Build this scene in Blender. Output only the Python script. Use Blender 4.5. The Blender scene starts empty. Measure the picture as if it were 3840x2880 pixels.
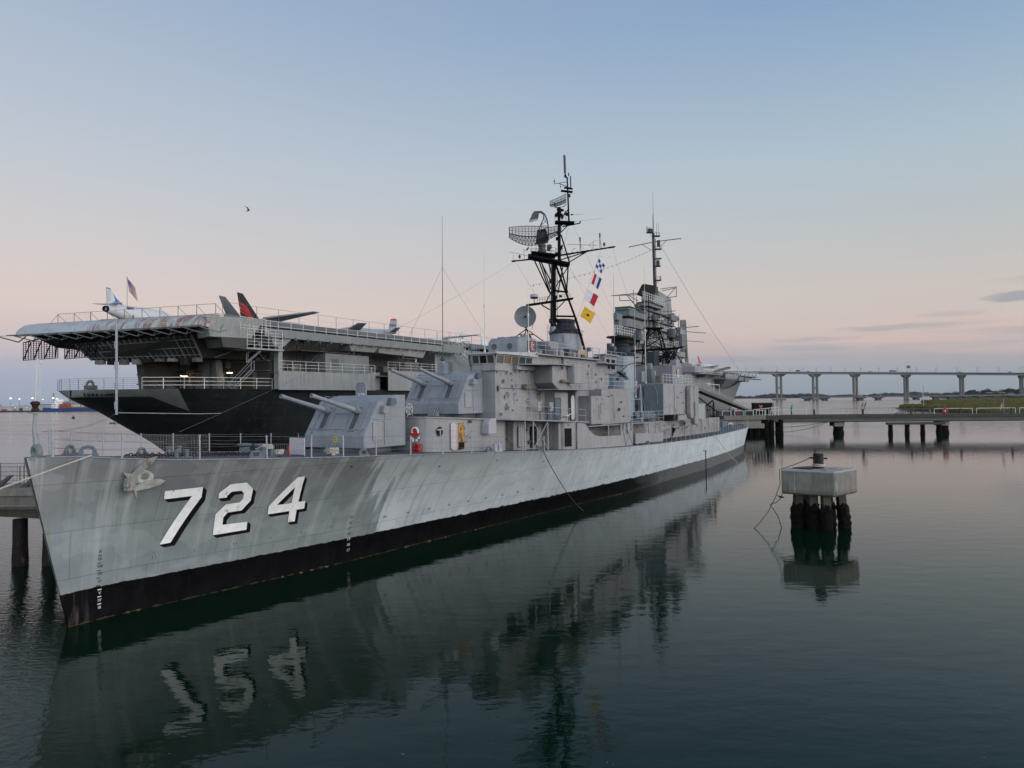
import bpy, bmesh, math, random
from mathutils import Vector, Matrix
random.seed(7)
R = math.radians
SC = bpy.context.scene
COL = SC.collection
# ------------------------------------------------------------------ camera
F, PITCH, ROLL = 2667.0 / 3840.0, math.atan(58 / 2667.0), 0.0122
cd = bpy.data.cameras.new('camera'); cam = bpy.data.objects.new('camera', cd); COL.objects.link(cam)
cd.sensor_width = 36; cd.lens = 36 * F; cd.clip_end = 60000; cd.clip_start = 0.1
fw = Vector((0, math.cos(PITCH), math.sin(PITCH))); rt = Vector((1, 0, 0)); up = rt.cross(fw)
r2 = rt * math.cos(ROLL) - up * math.sin(ROLL); u2 = rt * math.sin(ROLL) + up * math.cos(ROLL)
cam.matrix_world = Matrix((( r2.x, u2.x, -fw.x, 0), (r2.y, u2.y, -fw.y, 0), (r2.z, u2.z, -fw.z, 9.0), (0, 0, 0, 1)))
SC.camera = cam
# ------------------------------------------------------------------ helpers for nodes
def lin(c):
    f = lambda v: v / 12.92 if v <= 0.04045 else ((v + 0.055) / 1.055) ** 2.4
    return tuple(f(v / 255.0) for v in c) + (1.0,)
class NT:
    def __init__(s, nt): s.nt = nt; s.n = nt.nodes; s.l = nt.links
    def add(s, t, ins=None, **k):
        n = s.n.new(t)
        for a, v in k.items(): setattr(n, a, v)
        for a, v in (ins or {}).items():
            if hasattr(v, 'is_output') or isinstance(v, bpy.types.NodeSocket): s.l.new(v, n.inputs[a])
            else: n.inputs[a].default_value = v
        return n
    def math(s, op, a, b=0.0, c=None, clamp=False):
        ins = {0: a, 1: b}
        if c is not None: ins[2] = c
        return s.add('ShaderNodeMath', ins, operation=op, use_clamp=clamp).outputs[0]
    def mix(s, f, a, b, bt='MIX'):
        n = s.n.new('ShaderNodeMix'); n.data_type = 'RGBA'; n.blend_type = bt
        for i, v in ((0, f), (6, a), (7, b)):
            if isinstance(v, bpy.types.NodeSocket): s.l.new(v, n.inputs[i])
            else: n.inputs[i].default_value = v
        return n.outputs[2]
    def ramp(s, f, stops, interp='LINEAR'):
        n = s.n.new('ShaderNodeValToRGB'); s.l.new(f, n.inputs[0]); e = n.color_ramp.elements
        n.color_ramp.interpolation = interp
        while len(e) < len(stops): e.new(0.5)
        for i, (p, c) in enumerate(stops):
            e[i].position = p; e[i].color = c if not isinstance(c, (int, float)) else (c, c, c, 1)
        return n.outputs[0]
    def noise(s, vec, scale, detail=3, rough=.55):
        n = s.n.new('ShaderNodeTexNoise'); s.l.new(vec, n.inputs['Vector']); n.inputs['Scale'].default_value = scale
        n.inputs['Detail'].default_value = detail; n.inputs['Roughness'].default_value = rough
        return n.outputs[0]
    def mapping(s, vec, scale=(1, 1, 1), loc=(0, 0, 0)):
        n = s.n.new('ShaderNodeMapping'); s.l.new(vec, n.inputs[0]); n.inputs['Scale'].default_value = scale; n.inputs['Location'].default_value = loc
        return n.outputs[0]
# ------------------------------------------------------------------ sky
SUN_AZ, SUN_EL = math.atan2(0.93, -0.38), R(9)      # compass angle from +Y towards +X
w = bpy.data.worlds.new('World'); SC.world = w; w.use_nodes = True
N = NT(w.node_tree); N.n.clear()
tc = N.add('ShaderNodeTexCoord').outputs['Generated']
sep = N.add('ShaderNodeSeparateXYZ', {0: tc}).outputs
el = N.math('ABSOLUTE', sep[2])
left = N.ramp(el, [(0, lin((148, 163, 182))), (.04, lin((165, 172, 190))), (.075, lin((203, 188, 192))), (.12, lin((218, 200, 195))),
                   (.19, lin((208, 202, 202))), (.30, lin((189, 197, 208))), (.46, lin((163, 180, 203))), (.75, lin((120, 140, 172))), (1, lin((96, 118, 150)))])
right = N.ramp(el, [(0, lin((140, 152, 162))), (.025, lin((152, 160, 169))), (.05, lin((172, 168, 173))), (.085, lin((205, 190, 184))),
                    (.13, lin((202, 193, 188))), (.20, lin((188, 192, 194))), (.30, lin((172, 190, 203))), (.46, lin((131, 162, 196))), (.75, lin((100, 124, 164))), (1, lin((84, 108, 150)))])
side = N.math('ADD', N.math('MULTIPLY', sep[0], .95), .5, clamp=True)
col = N.mix(side, left, right)
# thin grey cloud streaks low on the right
az = N.math('ARCTAN2', sep[0], sep[1])
cv = N.add('ShaderNodeCombineXYZ', {0: N.math('MULTIPLY', az, 9.0), 1: N.math('MULTIPLY', el, 70.0), 2: 0.37}).outputs[0]
cn = N.math('SUBTRACT', N.noise(cv, 1.6, 5, .6), .5)
cloud = None
for a0, e0, wa, we, st in ((.618, .111, .030, .0055, 1.0), (.553, .096, .040, .004, .45), (.530, .083, .085, .0045, .75), (.455, .084, .03, .003, .4), (.405, .073, .045, .0035, .8), (.60, .074, .10, .005, .45), (.47, .062, .16, .004, .35), (-.35, .052, .3, .006, .15), (.66, .13, .08, .006, .25), (.30, .050, .2, .005, .3)):
    u_ = N.math('MULTIPLY', N.math('ADD', az, -a0), 1 / wa); v_ = N.math('MULTIPLY', N.math('ADD', el, -e0), 1 / we)
    d2 = N.math('ADD', N.math('MULTIPLY', u_, u_), N.math('MULTIPLY', v_, v_)); m_ = N.math('SUBTRACT', N.math('ADD', 1.25, N.math('MULTIPLY', cn, 4.2)), d2, clamp=True); m_ = N.math('MULTIPLY', m_, st * .62)
    cloud = m_ if cloud is None else N.math('MAXIMUM', cloud, m_)
col = N.mix(cloud, col, lin((132, 145, 162)))
azm = N.ramp(az, [(.10, 0.0), (.42, 1.0)])
pk = N.math('MULTIPLY', N.math('MULTIPLY', N.ramp(N.noise(N.mapping(cv, (.5, .7, 1), (3, 2, 0)), 1.0, 3), [(.42, 0.0), (.62, 1.0)]), N.ramp(el, [(.030, 0.0), (.055, 1.0), (.078, 1.0), (.10, 0.0)])), N.math('MULTIPLY', azm, .55))
col = N.mix(pk, col, lin((214, 186, 180)))
# evening glow behind the camera, where the sun has just set
gd = N.math('ADD', N.math('MULTIPLY', sep[0], math.sin(SUN_AZ)), N.math('MULTIPLY', sep[1], math.cos(SUN_AZ)))
g = N.ramp(gd, [(.30, 0.0), (.9, 1.0)], 'EASE')
ge = N.ramp(el, [(0, 1.0), (.25, .75), (.6, .15), (1, 0.0)])
glow = N.math('MULTIPLY', g, ge)
col = N.mix(glow, col, (2.75, 2.62, 2.62, 1))
g2 = N.math('MULTIPLY', N.ramp(N.math('MULTIPLY', sep[1], -1.0), [(.0, 0.0), (.75, 1.0)], 'EASE'), N.ramp(el, [(0, 1.0), (.5, .8), (1, .2)]))
col = N.mix(N.math('MULTIPLY', g2, .62), col, (1.25, 1.42, 1.60, 1), 'ADD')
bg1 = N.add('ShaderNodeBackground', {'Color': col, 'Strength': 1.0})
sky = N.add('ShaderNodeTexSky', sky_type='NISHITA', sun_disc=False, sun_elevation=R(2), sun_rotation=SUN_AZ)
bg2 = N.add('ShaderNodeBackground', {'Color': sky.outputs[0], 'Strength': 0.012})
ad = N.add('ShaderNodeAddShader', {0: bg1.outputs[0], 1: bg2.outputs[0]})
wo = N.add('ShaderNodeOutputWorld', {0: ad.outputs[0]})
sl = bpy.data.lights.new('sun', 'SUN'); sl.energy = 0.75; sl.angle = R(24); sl.color = (1.0, .92, .87)
sun = bpy.data.objects.new('sun', sl); COL.objects.link(sun)
sd = Vector((math.sin(SUN_AZ) * math.cos(SUN_EL), math.cos(SUN_AZ) * math.cos(SUN_EL), math.sin(SUN_EL)))
sun.rotation_euler = sd.to_track_quat('Z', 'Y').to_euler()
vs = SC.view_settings; vs.view_transform = 'Standard'; vs.look = 'None'; vs.exposure = 0.0; vs.gamma = 1.0
SC.cycles.max_bounces = 6; SC.cycles.diffuse_bounces = 3; SC.cycles.glossy_bounces = 3; SC.cycles.transmission_bounces = 4
SC.cycles.use_denoising = True; SC.cycles.caustics_reflective = False; SC.cycles.caustics_refractive = False
# ------------------------------------------------------------------ materials
MATS = {}
def paint(name, c, rough=.5, var=.12, vs_=1.2, streak=0.0, rust=0.0, bump=.0, bs=6, metal=0, spec=.22, seam=False):
    """painted or weathered surface: broad patches, vertical streaks, rust runs"""
    if name in MATS: return MATS[name]
    m = bpy.data.materials.new(name); m.use_nodes = True; N = NT(m.node_tree); N.n.clear()
    oc = N.add('ShaderNodeTexCoord').outputs['Object']
    c = tuple(c) + (1,)
    n1 = N.noise(oc, vs_, 4, .6)
    a = tuple(x * (1 - var) for x in c[:3]) + (1,); b = tuple(min(1, x * (1 + var)) for x in c[:3]) + (1,)
    col = N.ramp(n1, [(.3, a), (.7, b)])
    if streak:
        sv = N.mapping(oc, (2.6, 2.6, .14)); ns = N.noise(sv, 1.3, 5, .65)
        f = N.ramp(ns, [(.42, 0.0), (.68, 1.0)])
        col = N.mix(N.math('MULTIPLY', f, streak), col, tuple(min(1, x * 1.35) for x in c[:3]) + (1,))
        f2 = N.ramp(N.noise(N.mapping(oc, (3.4, 3.4, .2), (7, 3, 1)), 1.1, 4), [(.5, 0.0), (.72, 1.0)])
        col = N.mix(N.math('MULTIPLY', f2, streak * .9), col, tuple(x * .62 for x in c[:3]) + (1,))
    if rust:
        rv = N.mapping(oc, (2.2, 2.2, .5)); nr = N.noise(rv, 1.9, 6, .7)
        f = N.ramp(nr, [(.635 - rust * .12, 0.0), (.72 - rust * .1, 1.0)])
        col = N.mix(N.math('MULTIPLY', f, .75), col, (.19, .085, .035, 1))
    if seam:   # welded plate edges and small bolt dimples
        sx = N.add('ShaderNodeSeparateXYZ', {0: oc}).outputs; br = N.n.new('ShaderNodeTexBrick'); N.l.new(N.add('ShaderNodeCombineXYZ', {0: N.math('ADD', sx[0], N.math('MULTIPLY', sx[1], .8)), 1: sx[2]}).outputs[0], br.inputs[0])
        for k_, v_ in (('Scale', 1), ('Brick Width', 1.9), ('Row Height', 1.15), ('Mortar Size', .009)): br.inputs[k_].default_value = v_
        br.inputs['Color1'].default_value = (1, 1, 1, 1); br.inputs['Color2'].default_value = (.94, .94, .94, 1); br.inputs['Mortar'].default_value = (.72, .71, .7, 1); col = N.mix(1.0, col, br.outputs[0], 'MULTIPLY')
    bs_ = N.add('ShaderNodeBsdfPrincipled', {'Base Color': col, 'Roughness': rough, 'Metallic': metal, 'Specular IOR Level': spec})
    rr = N.math('ADD', N.math('MULTIPLY', N.noise(oc, 3.1, 3), .25), rough - .12, clamp=True); N.l.new(rr, bs_.inputs['Roughness'])
    if bump:
        bn = N.add('ShaderNodeBump', {'Height': N.noise(oc, bs, 4), 'Strength': bump, 'Distance': .03}); N.l.new(bn.outputs[0], bs_.inputs['Normal'])
    N.add('ShaderNodeOutputMaterial', {0: bs_.outputs[0]})
    MATS[name] = m; return m
def emis(name, c, s):
    if name in MATS: return MATS[name]
    m = bpy.data.materials.new(name); m.use_nodes = True; N = NT(m.node_tree); N.n.clear()
    e = N.add('ShaderNodeEmission', {0: tuple(c) + (1,), 1: s}); N.add('ShaderNodeOutputMaterial', {0: e.outputs[0]})
    MATS[name] = m; return m
GREY = paint('haze_grey_paint', (.225, .242, .262), .45, .12, .8, .32, .15, .15, seam=True)
GREYR = paint('haze_grey_weathered', (.235, .235, .25), .5, .12, .9, .4, .35, .2)
PALE = paint('pale_grey_paint', (.262, .262, .266), .45, .09, .7, .3, .1, .12, seam=True)
PALER = paint('pale_grey_rusty', (.25, .248, .25), .5, .12, .9, .45, .5, .15, seam=True)
WHITEP = paint('white_painted_metal', (.62, .62, .6), .45, .1, 1.0, .2)
DKGREY = paint('dark_grey_steel', (.07, .075, .085), .55, .2, 1.5, .2)
BLUEG = paint('blue_grey_fitting', (.10, .125, .15), .5, .15, 2)
DECK = paint('deck_paint', (.075, .088, .10), .7, .25, 1.2)
BLACKM = paint('black_mast_steel', (.0035, .0035, .005), .7, .5, 2, spec=.08)
BLACKF = paint('black_flat', (.006, .006, .007), .7, .3, 2, spec=.12)
WIRE = paint('wire_steel', (.12, .12, .125), .5, .2, 5)
RAILM = paint('rail_paint', (.30, .32, .34), .5, .15, 3)
RAILW = paint('rail_white', (.55, .55, .52), .5, .15, 3)
ROPE = paint('manila_rope', (.42, .38, .31), .85, .2, 8, bump=.4, bs=40)
ROPED = paint('dark_rope', (.06, .055, .05), .85, .2, 8)
RUSTM = paint('rusty_steel', (.20, .10, .05), .8, .4, 5, bump=.3)
BLACKRUST = paint('black_rusty_steel', (.012, .010, .008), .6, .5, 5, rust=.5, bump=.3)
ANCH = paint('anchor_paint', (.25, .255, .235), .6, .25, 3, rust=.75, bump=.5)
REDP = paint('red_paint', (.35, .012, .015), .5, .15, 4)
YELL = paint('yellow_flag', (.48, .28, .015), .7, .15, 3)
WHITEC = paint('white_cloth', (.46, .46, .48), .8, .12, 3)
REDC = paint('red_cloth', (.30, .015, .022), .8, .08, 3)
BLUEC = paint('blue_cloth', (.018, .03, .14), .8, .1, 3)
GLASSD = paint('dark_window_glass', (.03, .032, .028), .12, .3, 1.0, spec=.6)
GLASSY = paint('amber_window_glass', (.13, .095, .04), .15, .35, 1.5, spec=.6)
INTER = paint('tan_interior', (.36, .22, .07), .6, .3, 4)
CONC = paint('concrete', (.185, .175, .15), .85, .28, 1.6, .5, .12, .4, 9)
CONCD = paint('dark_wet_concrete', (.06, .052, .042), .85, .3, 2, .4, .1, .4, 7)
OYST = paint('oyster_crust', (.005, .0045, .0035), .9, .6, 6, bump=1.0, bs=14, spec=.1)
TIMB = paint('weathered_timber', (.07, .06, .045), .9, .3, 4, .3, bump=.4)
CARRG = paint('carrier_grey', (.175, .19, .19), .6, .14, .35, .4, .12, .1)
CARRL = paint('carrier_light_grey', (.255, .27, .262), .6, .12, .4, .5, .42, .1)
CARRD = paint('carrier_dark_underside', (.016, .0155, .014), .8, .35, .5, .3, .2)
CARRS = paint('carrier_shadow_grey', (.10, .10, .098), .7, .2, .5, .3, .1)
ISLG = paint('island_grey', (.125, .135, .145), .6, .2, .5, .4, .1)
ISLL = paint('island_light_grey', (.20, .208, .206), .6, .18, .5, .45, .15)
ROUND = paint('rusty_round_down', (.40, .42, .44), .45, .15, .35, .3, .75, .1, spec=.4)
JETW = paint('jet_white', (.52, .53, .53), .4, .08, .8, .1)
JETG = paint('jet_grey', (.26, .29, .31), .45, .12, .8, .1)
JETD = paint('jet_dark_grey', (.10, .11, .12), .5, .12, .8)
JETBL = paint('jet_black', (.02, .02, .022), .5, .2, .8)
JETB = paint('jet_blue', (.02, .16, .45), .4, .1, 1)
JETR = paint('jet_red', (.5, .03, .02), .4, .1, 1)
# ------------------------------------------------------------------ mesh helpers
def V(*a): return Vector(a)
class MB:
    def __init__(s): s.v = []; s.f = []; s.mi = []; s.cur = 0
    def add(s, vs, fs):
        o = len(s.v); s.v += [tuple(p) for p in vs]; s.f += [[o + i for i in f] for f in fs]; s.mi += [s.cur] * len(fs); return s
    def hexa(s, p):   # 8 points: bottom loop then top loop
        return s.add(p, [(0, 3, 2, 1), (4, 5, 6, 7), (0, 1, 5, 4), (1, 2, 6, 5), (2, 3, 7, 6), (3, 0, 4, 7)])
    def box(s, x0, x1, y0, y1, z0, z1):
        return s.hexa([(x0, y0, z0), (x1, y0, z0), (x1, y1, z0), (x0, y1, z0), (x0, y0, z1), (x1, y0, z1), (x1, y1, z1), (x0, y1, z1)])
    def obox(s, c, ax, ay, az):   # oriented box from centre and half axes
        c, ax, ay, az = map(Vector, (c, ax, ay, az))
        return s.hexa([c - ax - ay - az, c + ax - ay - az, c + ax + ay - az, c - ax + ay - az, c - ax - ay + az, c + ax - ay + az, c + ax + ay + az, c - ax + ay + az])
    def prism(s, pts, z0, z1):    # plan polygon, z may be callables of (x,y)
        n = len(pts); g = lambda z, p: z(*p) if callable(z) else z
        vs = [(p[0], p[1], g(z0, p)) for p in pts] + [(p[0], p[1], g(z1, p)) for p in pts]
        return s.add(vs, [list(range(n))[::-1], [n + i for i in range(n)]] + [(i, (i + 1) % n, n + (i + 1) % n, n + i) for i in range(n)])
    def extr(s, pts, d):          # 3D polygon extruded by vector d
        n = len(pts); d = Vector(d)
        vs = [Vector(p) for p in pts] + [Vector(p) + d for p in pts]
        return s.add(vs, [list(range(n))[::-1], [n + i for i in range(n)]] + [(i, (i + 1) % n, n + (i + 1) % n, n + i) for i in range(n)])
    def tube(s, p, q, r, n=6, r2=None, cap=True):
        p, q = Vector(p), Vector(q); d = q - p
        if d.length < 1e-6: return s
        d.normalize(); a = d.orthogonal().normalized(); b = d.cross(a); r2 = r if r2 is None else r2
        vs = [c + (a * math.cos(2 * math.pi * i / n) + b * math.sin(2 * math.pi * i / n)) * rr for c, rr in ((p, r), (q, r2)) for i in range(n)]
        fs = [(i, (i + 1) % n, n + (i + 1) % n, n + i) for i in range(n)]
        if cap: fs += [list(range(n))[::-1], list(range(n, 2 * n))]
        return s.add(vs, fs)
    def path(s, pts, r, n=5):
        pts = [Vector(p) for p in pts]; rings = []; prev = None
        for i, p in enumerate(pts):
            d = (pts[min(i + 1, len(pts) - 1)] - pts[max(i - 1, 0)]).normalized()
            a = d.orthogonal().normalized() if prev is None else (prev - d * prev.dot(d)).normalized()
            prev = a; b = d.cross(a); rr = r(i / (len(pts) - 1)) if callable(r) else r
            rings += [p + (a * math.cos(2 * math.pi * k / n) + b * math.sin(2 * math.pi * k / n)) * rr for k in range(n)]
        m = len(pts); fs = [(i * n + k, i * n + (k + 1) % n, (i + 1) * n + (k + 1) % n, (i + 1) * n + k) for i in range(m - 1) for k in range(n)]
        fs += [list(range(n))[::-1], list(range((m - 1) * n, m * n))]
        return s.add(rings, fs)
    def lathe(s, prof, c=(0, 0, 0), ax=(0, 0, 1), n=16, cap=True):  # prof (r,h)
        c = Vector(c); ax = Vector(ax).normalized(); a = ax.orthogonal().normalized(); b = ax.cross(a)
        vs = [c + ax * h + (a * math.cos(2 * math.pi * k / n) + b * math.sin(2 * math.pi * k / n)) * r for r, h in prof for k in range(n)]
        m = len(prof); fs = [(i * n + k, i * n + (k + 1) % n, (i + 1) * n + (k + 1) % n, (i + 1) * n + k) for i in range(m - 1) for k in range(n)]
        if cap: fs += [list(range(n))[::-1], list(range((m - 1) * n, m * n))]
        return s.add(vs, fs)
    def loft(s, rings, closed=True, cap=True):
        n = len(rings[0]); m = len(rings); vs = [p for r in rings for p in r]
        k2 = n if closed else n - 1
        fs = [(i * n + k, i * n + (k + 1) % n, (i + 1) * n + (k + 1) % n, (i + 1) * n + k) for i in range(m - 1) for k in range(k2)]
        if cap and closed: fs += [list(range(n))[::-1], list(range((m - 1) * n, m * n))]
        return s.add(vs, fs)
    def torus(s, c, ax, R_, r, n=20, m=6, a0=0, a1=2 * math.pi, ref=None):
        c = Vector(c); ax = Vector(ax).normalized(); a = Vector(ref).normalized() if ref else ax.orthogonal().normalized(); b = ax.cross(a)
        full = abs(a1 - a0 - 2 * math.pi) < 1e-6
        cnt = n if full else n + 1; vs = []
        for i in range(cnt):
            t = a0 + (a1 - a0) * i / n; d = a * math.cos(t) + b * math.sin(t)
            vs += [c + d * (R_ + r * math.cos(2 * math.pi * k / m)) + ax * r * math.sin(2 * math.pi * k / m) for k in range(m)]
        fs = [(i * m + k, i * m + (k + 1) % m, ((i + 1) % cnt) * m + (k + 1) % m, ((i + 1) % cnt) * m + k) for i in range(n) for k in range(m)]
        if not full: fs += [list(range(m))[::-1], list(range(n * m, n * m + m))]
        return s.add(vs, fs)
    def build(s, name, mat, parent=None, smooth=False, bevel=0, loc=None, rz=0):
        me = bpy.data.meshes.new(name); me.from_pydata(s.v, [], s.f); me.update()
        bm = bmesh.new(); bm.from_mesh(me); bmesh.ops.recalc_face_normals(bm, faces=bm.faces)
        if bevel: bmesh.ops.bevel(bm, geom=[e for e in bm.edges if len(e.link_faces) == 2 and e.calc_face_angle(0) > .5], offset=bevel, segments=1, affect='EDGES')
        bm.to_mesh(me); bm.free()
        for m in (mat if isinstance(mat, (list, tuple)) else [mat]): me.materials.append(m)
        if isinstance(mat, (list, tuple)) and not bevel: me.polygons.foreach_set('material_index', s.mi)
        if smooth:
            me.polygons.foreach_set('use_smooth', [True] * len(me.polygons))
            try: me.set_sharp_from_angle(angle=R(38))
            except Exception: pass
        o = bpy.data.objects.new(name, me); COL.objects.link(o)
        if parent: o.parent = parent
        if loc: o.location = loc
        if rz: o.rotation_euler.z = rz
        return o
def tag(o, label=None, cat=None, group=None, kind=None):
    for k, v in (('label', label), ('category', cat), ('group', group), ('kind', kind)):
        if v: o[k] = v
    return o
def thing(name, label, cat, loc=(0, 0, 0), rz=0, group=None):
    o = bpy.data.objects.new(name, None); COL.objects.link(o); o.location = loc; o.rotation_euler = (0, 0, rz); o.empty_display_size = .1
    return tag(o, label, cat, group)
def copy_tree(o, parent=None):
    c = o.copy(); COL.objects.link(c); c.parent = parent
    for ch in [x for x in KIDS.get(o.name, [])]: copy_tree(ch, c)
    return c
KIDS = {}
def index_kids():
    KIDS.clear()
    for o in COL.objects:
        if o.parent: KIDS.setdefault(o.parent.name, []).append(o)
def sag(p, q, s, n=14):
    p, q = Vector(p), Vector(q)
    return [p.lerp(q, i / n) - Vector((0, 0, s * 4 * (i / n) * (1 - i / n))) for i in range(n + 1)]
def rails(mb, pts, h=1.05, nr=3, step=1.8, r=.025, pr=None):
    """posts and rails along a 3D polyline"""
    pts = [Vector(p) for p in pts]; Z = Vector((0, 0, 1))
    for a, b in zip(pts, pts[1:]):
        n = max(1, round((b - a).length / step))
        for i in range(n + 1):
            p = a.lerp(b, i / n); mb.tube(p, p + Z * h, pr or r * 1.3, 5)
        for k in range(nr):
            hh = Z * h * (k + 1) / nr; mb.tube(a + hh, b + hh, r, 4)
    return mb
def cloth(name, o, u, v, nu, nv, mats, fn, parent=None, amp=.06, th=.006):
    """flag: origin, edge vectors along hoist (v) and fly (u); fn(i,j)->material index"""
    o, u, v = Vector(o), Vector(u), Vector(v); nrm = u.cross(v).normalized()
    mb = MB(); P = lambda i, j: o + u * (i / nu) + v * (j / nv) + nrm * amp * math.sin(i / nu * 5.2 + j / nv * 1.7) * (i / nu) ** .5 + v.normalized() * (-.25 * amp) * math.sin(i / nu * 4)
    vs = [P(i, j) for j in range(nv + 1) for i in range(nu + 1)]
    fs = [(j * (nu + 1) + i, j * (nu + 1) + i + 1, (j + 1) * (nu + 1) + i + 1, (j + 1) * (nu + 1) + i) for j in range(nv) for i in range(nu)]
    mb.add(vs, fs); mb.mi = [fn(i, j) for j in range(nv) for i in range(nu)]
    ob = mb.build(name, mats, parent, smooth=True)
    sol = ob.modifiers.new('thickness', 'SOLIDIFY'); sol.thickness = th
    return ob
def text(name, body, size, mat, parent, M, ext=.004, align='CENTER', sx=1.0):
    cu = bpy.data.curves.new(name, 'FONT'); cu.body = body; cu.size = size; cu.extrude = ext; cu.align_x = align; cu.align_y = 'CENTER'
    cu.materials.append(mat); cu.resolution_u = 3
    tmp = bpy.data.objects.new(name + '_outline', cu); COL.objects.link(tmp); dg = bpy.context.evaluated_depsgraph_get(); me = bpy.data.meshes.new_from_object(tmp.evaluated_get(dg)); bpy.data.objects.remove(tmp)
    if not me.materials: me.materials.append(mat)
    o = bpy.data.objects.new(name, me); COL.objects.link(o); o.parent = parent; o.matrix_basis = M @ Matrix.Diagonal((sx, 1, 1, 1)); return o
# ================================================================== WATER and river bed
def water_mat():
    m = bpy.data.materials.new('harbour_water'); m.use_nodes = True; N = NT(m.node_tree); N.n.clear()
    oc = N.add('ShaderNodeTexCoord').outputs['Object']
    warp = N.noise(oc, .05, 2)
    v1 = N.mapping(oc, (1.0, 1.9, 1)); n1 = N.noise(v1, .55, 3, .5)          # slow swell
    v2 = N.mapping(oc, (1.0, 1.7, 1), (3, 8, 0)); n2 = N.noise(v2, 2.6, 3, .55)   # ripples
    n3 = N.noise(oc, 9.0, 2, .5)
    calm = N.ramp(N.noise(N.mapping(oc, (.35, 1.0, 1)), .035, 3), [(.36, .15), (.64, 1.5)])
    sp = N.add('ShaderNodeSeparateXYZ', {0: oc}).outputs
    rough_left = N.ramp(N.math('MULTIPLY', N.math('SUBTRACT', N.math('MULTIPLY', sp[0], -1.0), N.math('MULTIPLY', sp[1], .60)), .1), [(0, 0.0), (.25, 1.0)])  # choppier off the bow
    h = N.math('ADD', N.math('MULTIPLY', n1, .55), N.math('MULTIPLY', n2, N.math('ADD', N.math('MULTIPLY', calm, .12), N.math('MULTIPLY', rough_left, 1.1))))
    h = N.math('ADD', h, N.math('MULTIPLY', n3, N.math('ADD', .008, N.math('MULTIPLY', rough_left, .03))))
    river = N.ramp(N.math('MULTIPLY', sp[1], .001), [(.14, 0.0), (.22, 1.0)])   # outside the sheltered slip the river is wind-ruffled
    h = N.math('ADD', h, N.math('MULTIPLY', N.math('MULTIPLY', river, 12.0), N.noise(N.mapping(oc, (.5, 1.2, 1)), .22, 3, .5)))
    rgh = N.math('ADD', .03, N.math('MULTIPLY', river, N.math('ADD', .05, N.math('MULTIPLY', calm, .06))))
    b = N.add('ShaderNodeBump', {'Height': h, 'Strength': 1.0, 'Distance': .026})
    col = N.mix(N.noise(oc, .02, 2), (.0008, .0105, .005, 1), (.0016, .0135, .0065, 1))
    s = N.add('ShaderNodeBsdfPrincipled', {'Base Color': col, 'Roughness': rgh, 'IOR': 1.25, 'Specular IOR Level': .45, 'Specular Tint': (.25, .85, .90, 1), 'Normal': b.outputs[0]})
    N.add('ShaderNodeOutputMaterial', {0: s.outputs[0]}); return m
mb = MB(); mb.add([(-9000, -600, 0), (9000, -600, 0), (9000, 12000, 0), (-9000, 12000, 0)], [(0, 1, 2, 3)])
tag(mb.build('water', water_mat()), kind='structure')
mb = MB(); mb.add([(-9000, -600, -6), (9000, -600, -6), (9000, 12000, -6), (-9000, 12000, -6)], [(0, 1, 2, 3)])
tag(mb.build('ground', paint('river_mud', (.03, .028, .02), .9)), kind='structure')
# ================================================================== DESTROYER  (local x aft from the stem, y starboard, z up)
DK = [(-1.6,.12,6.95),(-.6,.45,6.95),(.15,.95,6.9),(1.3,1.6,6.76),(3,2.4,6.6),(5.5,3.15,6.46),(8.5,3.95,6.3),(11.2,4.5,6.18),(14,4.85,6.04),(18.6,5.4,5.83),(24,5.8,5.55),(33.3,6.15,5.05),(44,6.2,4.6),(55.4,6.2,4.25),(70,6.15,4.0),(84.5,5.7,3.95),(95,5.2,3.95),(102,4.7,3.95),(108,3.9,4.0),(111,3.0,4.0),(112.8,1.6,4.0),(113.4,.2,4.0)]
WL = [(-1.6,.05),(0,.07),(1.3,.22),(5,.75),(10,1.4),(14.2,1.9),(22.5,2.6),(30,3.4),(38.7,4.2),(52.9,5.5),(73.7,6.05),(88,5.6),(100,4.5),(106,3.4),(110,2.2),(112.4,1.0),(113.4,.1)]
def ip(T, x, k=1):
    if x <= T[0][0]: return T[0][k]
    for a, b in zip(T, T[1:]):
        if x <= b[0]:
            t = (x - a[0]) / (b[0] - a[0]); return a[k] + (b[k] - a[k]) * t
    return T[-1][k]
def smooth(T, x, k, w): return sum(ip(T, x + w * i / 3, k) for i in range(-3, 4)) / 7
def zd(x): return smooth(DK, x, 2, 1.5 if 4 < x < 105 else .1)
def hp(xs, t):
    w = min(1.5, max(.0, (xs + 1.6) * .4)); w = min(w, max(0, (113.4 - xs) * .3))
    d = smooth(DK, xs, 1, w); wl = smooth(WL, max(xs, 0) if xs > 0 else 0, 1, w) if xs >= -1.59 else .05
    p = 1.0 + 1.1 * max(0, 1 - xs / 40); b = wl + (d - wl) * max(t, 0) ** p
    x = xs + 1.6 * (1 - t) * max(0, 1 - (xs + 1.6) / 16)
    if xs > 104: x -= (1 - t) * (xs - 104) / 9.4 * 2.2
    return x, b, t * zd(xs)
def side(x, z):
    xs = x
    for _ in range(12):
        q = hp(xs, z / zd(xs)); xs += x - q[0]
    return hp(xs, z / zd(xs))[1]
def dw(x): return hp(x, 1)[1]
DD = thing('destroyer', 'grey destroyer moored bow left with the white number 724 on its bow', 'warship', (-18.1, 29, 0), R(59.6))
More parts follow.
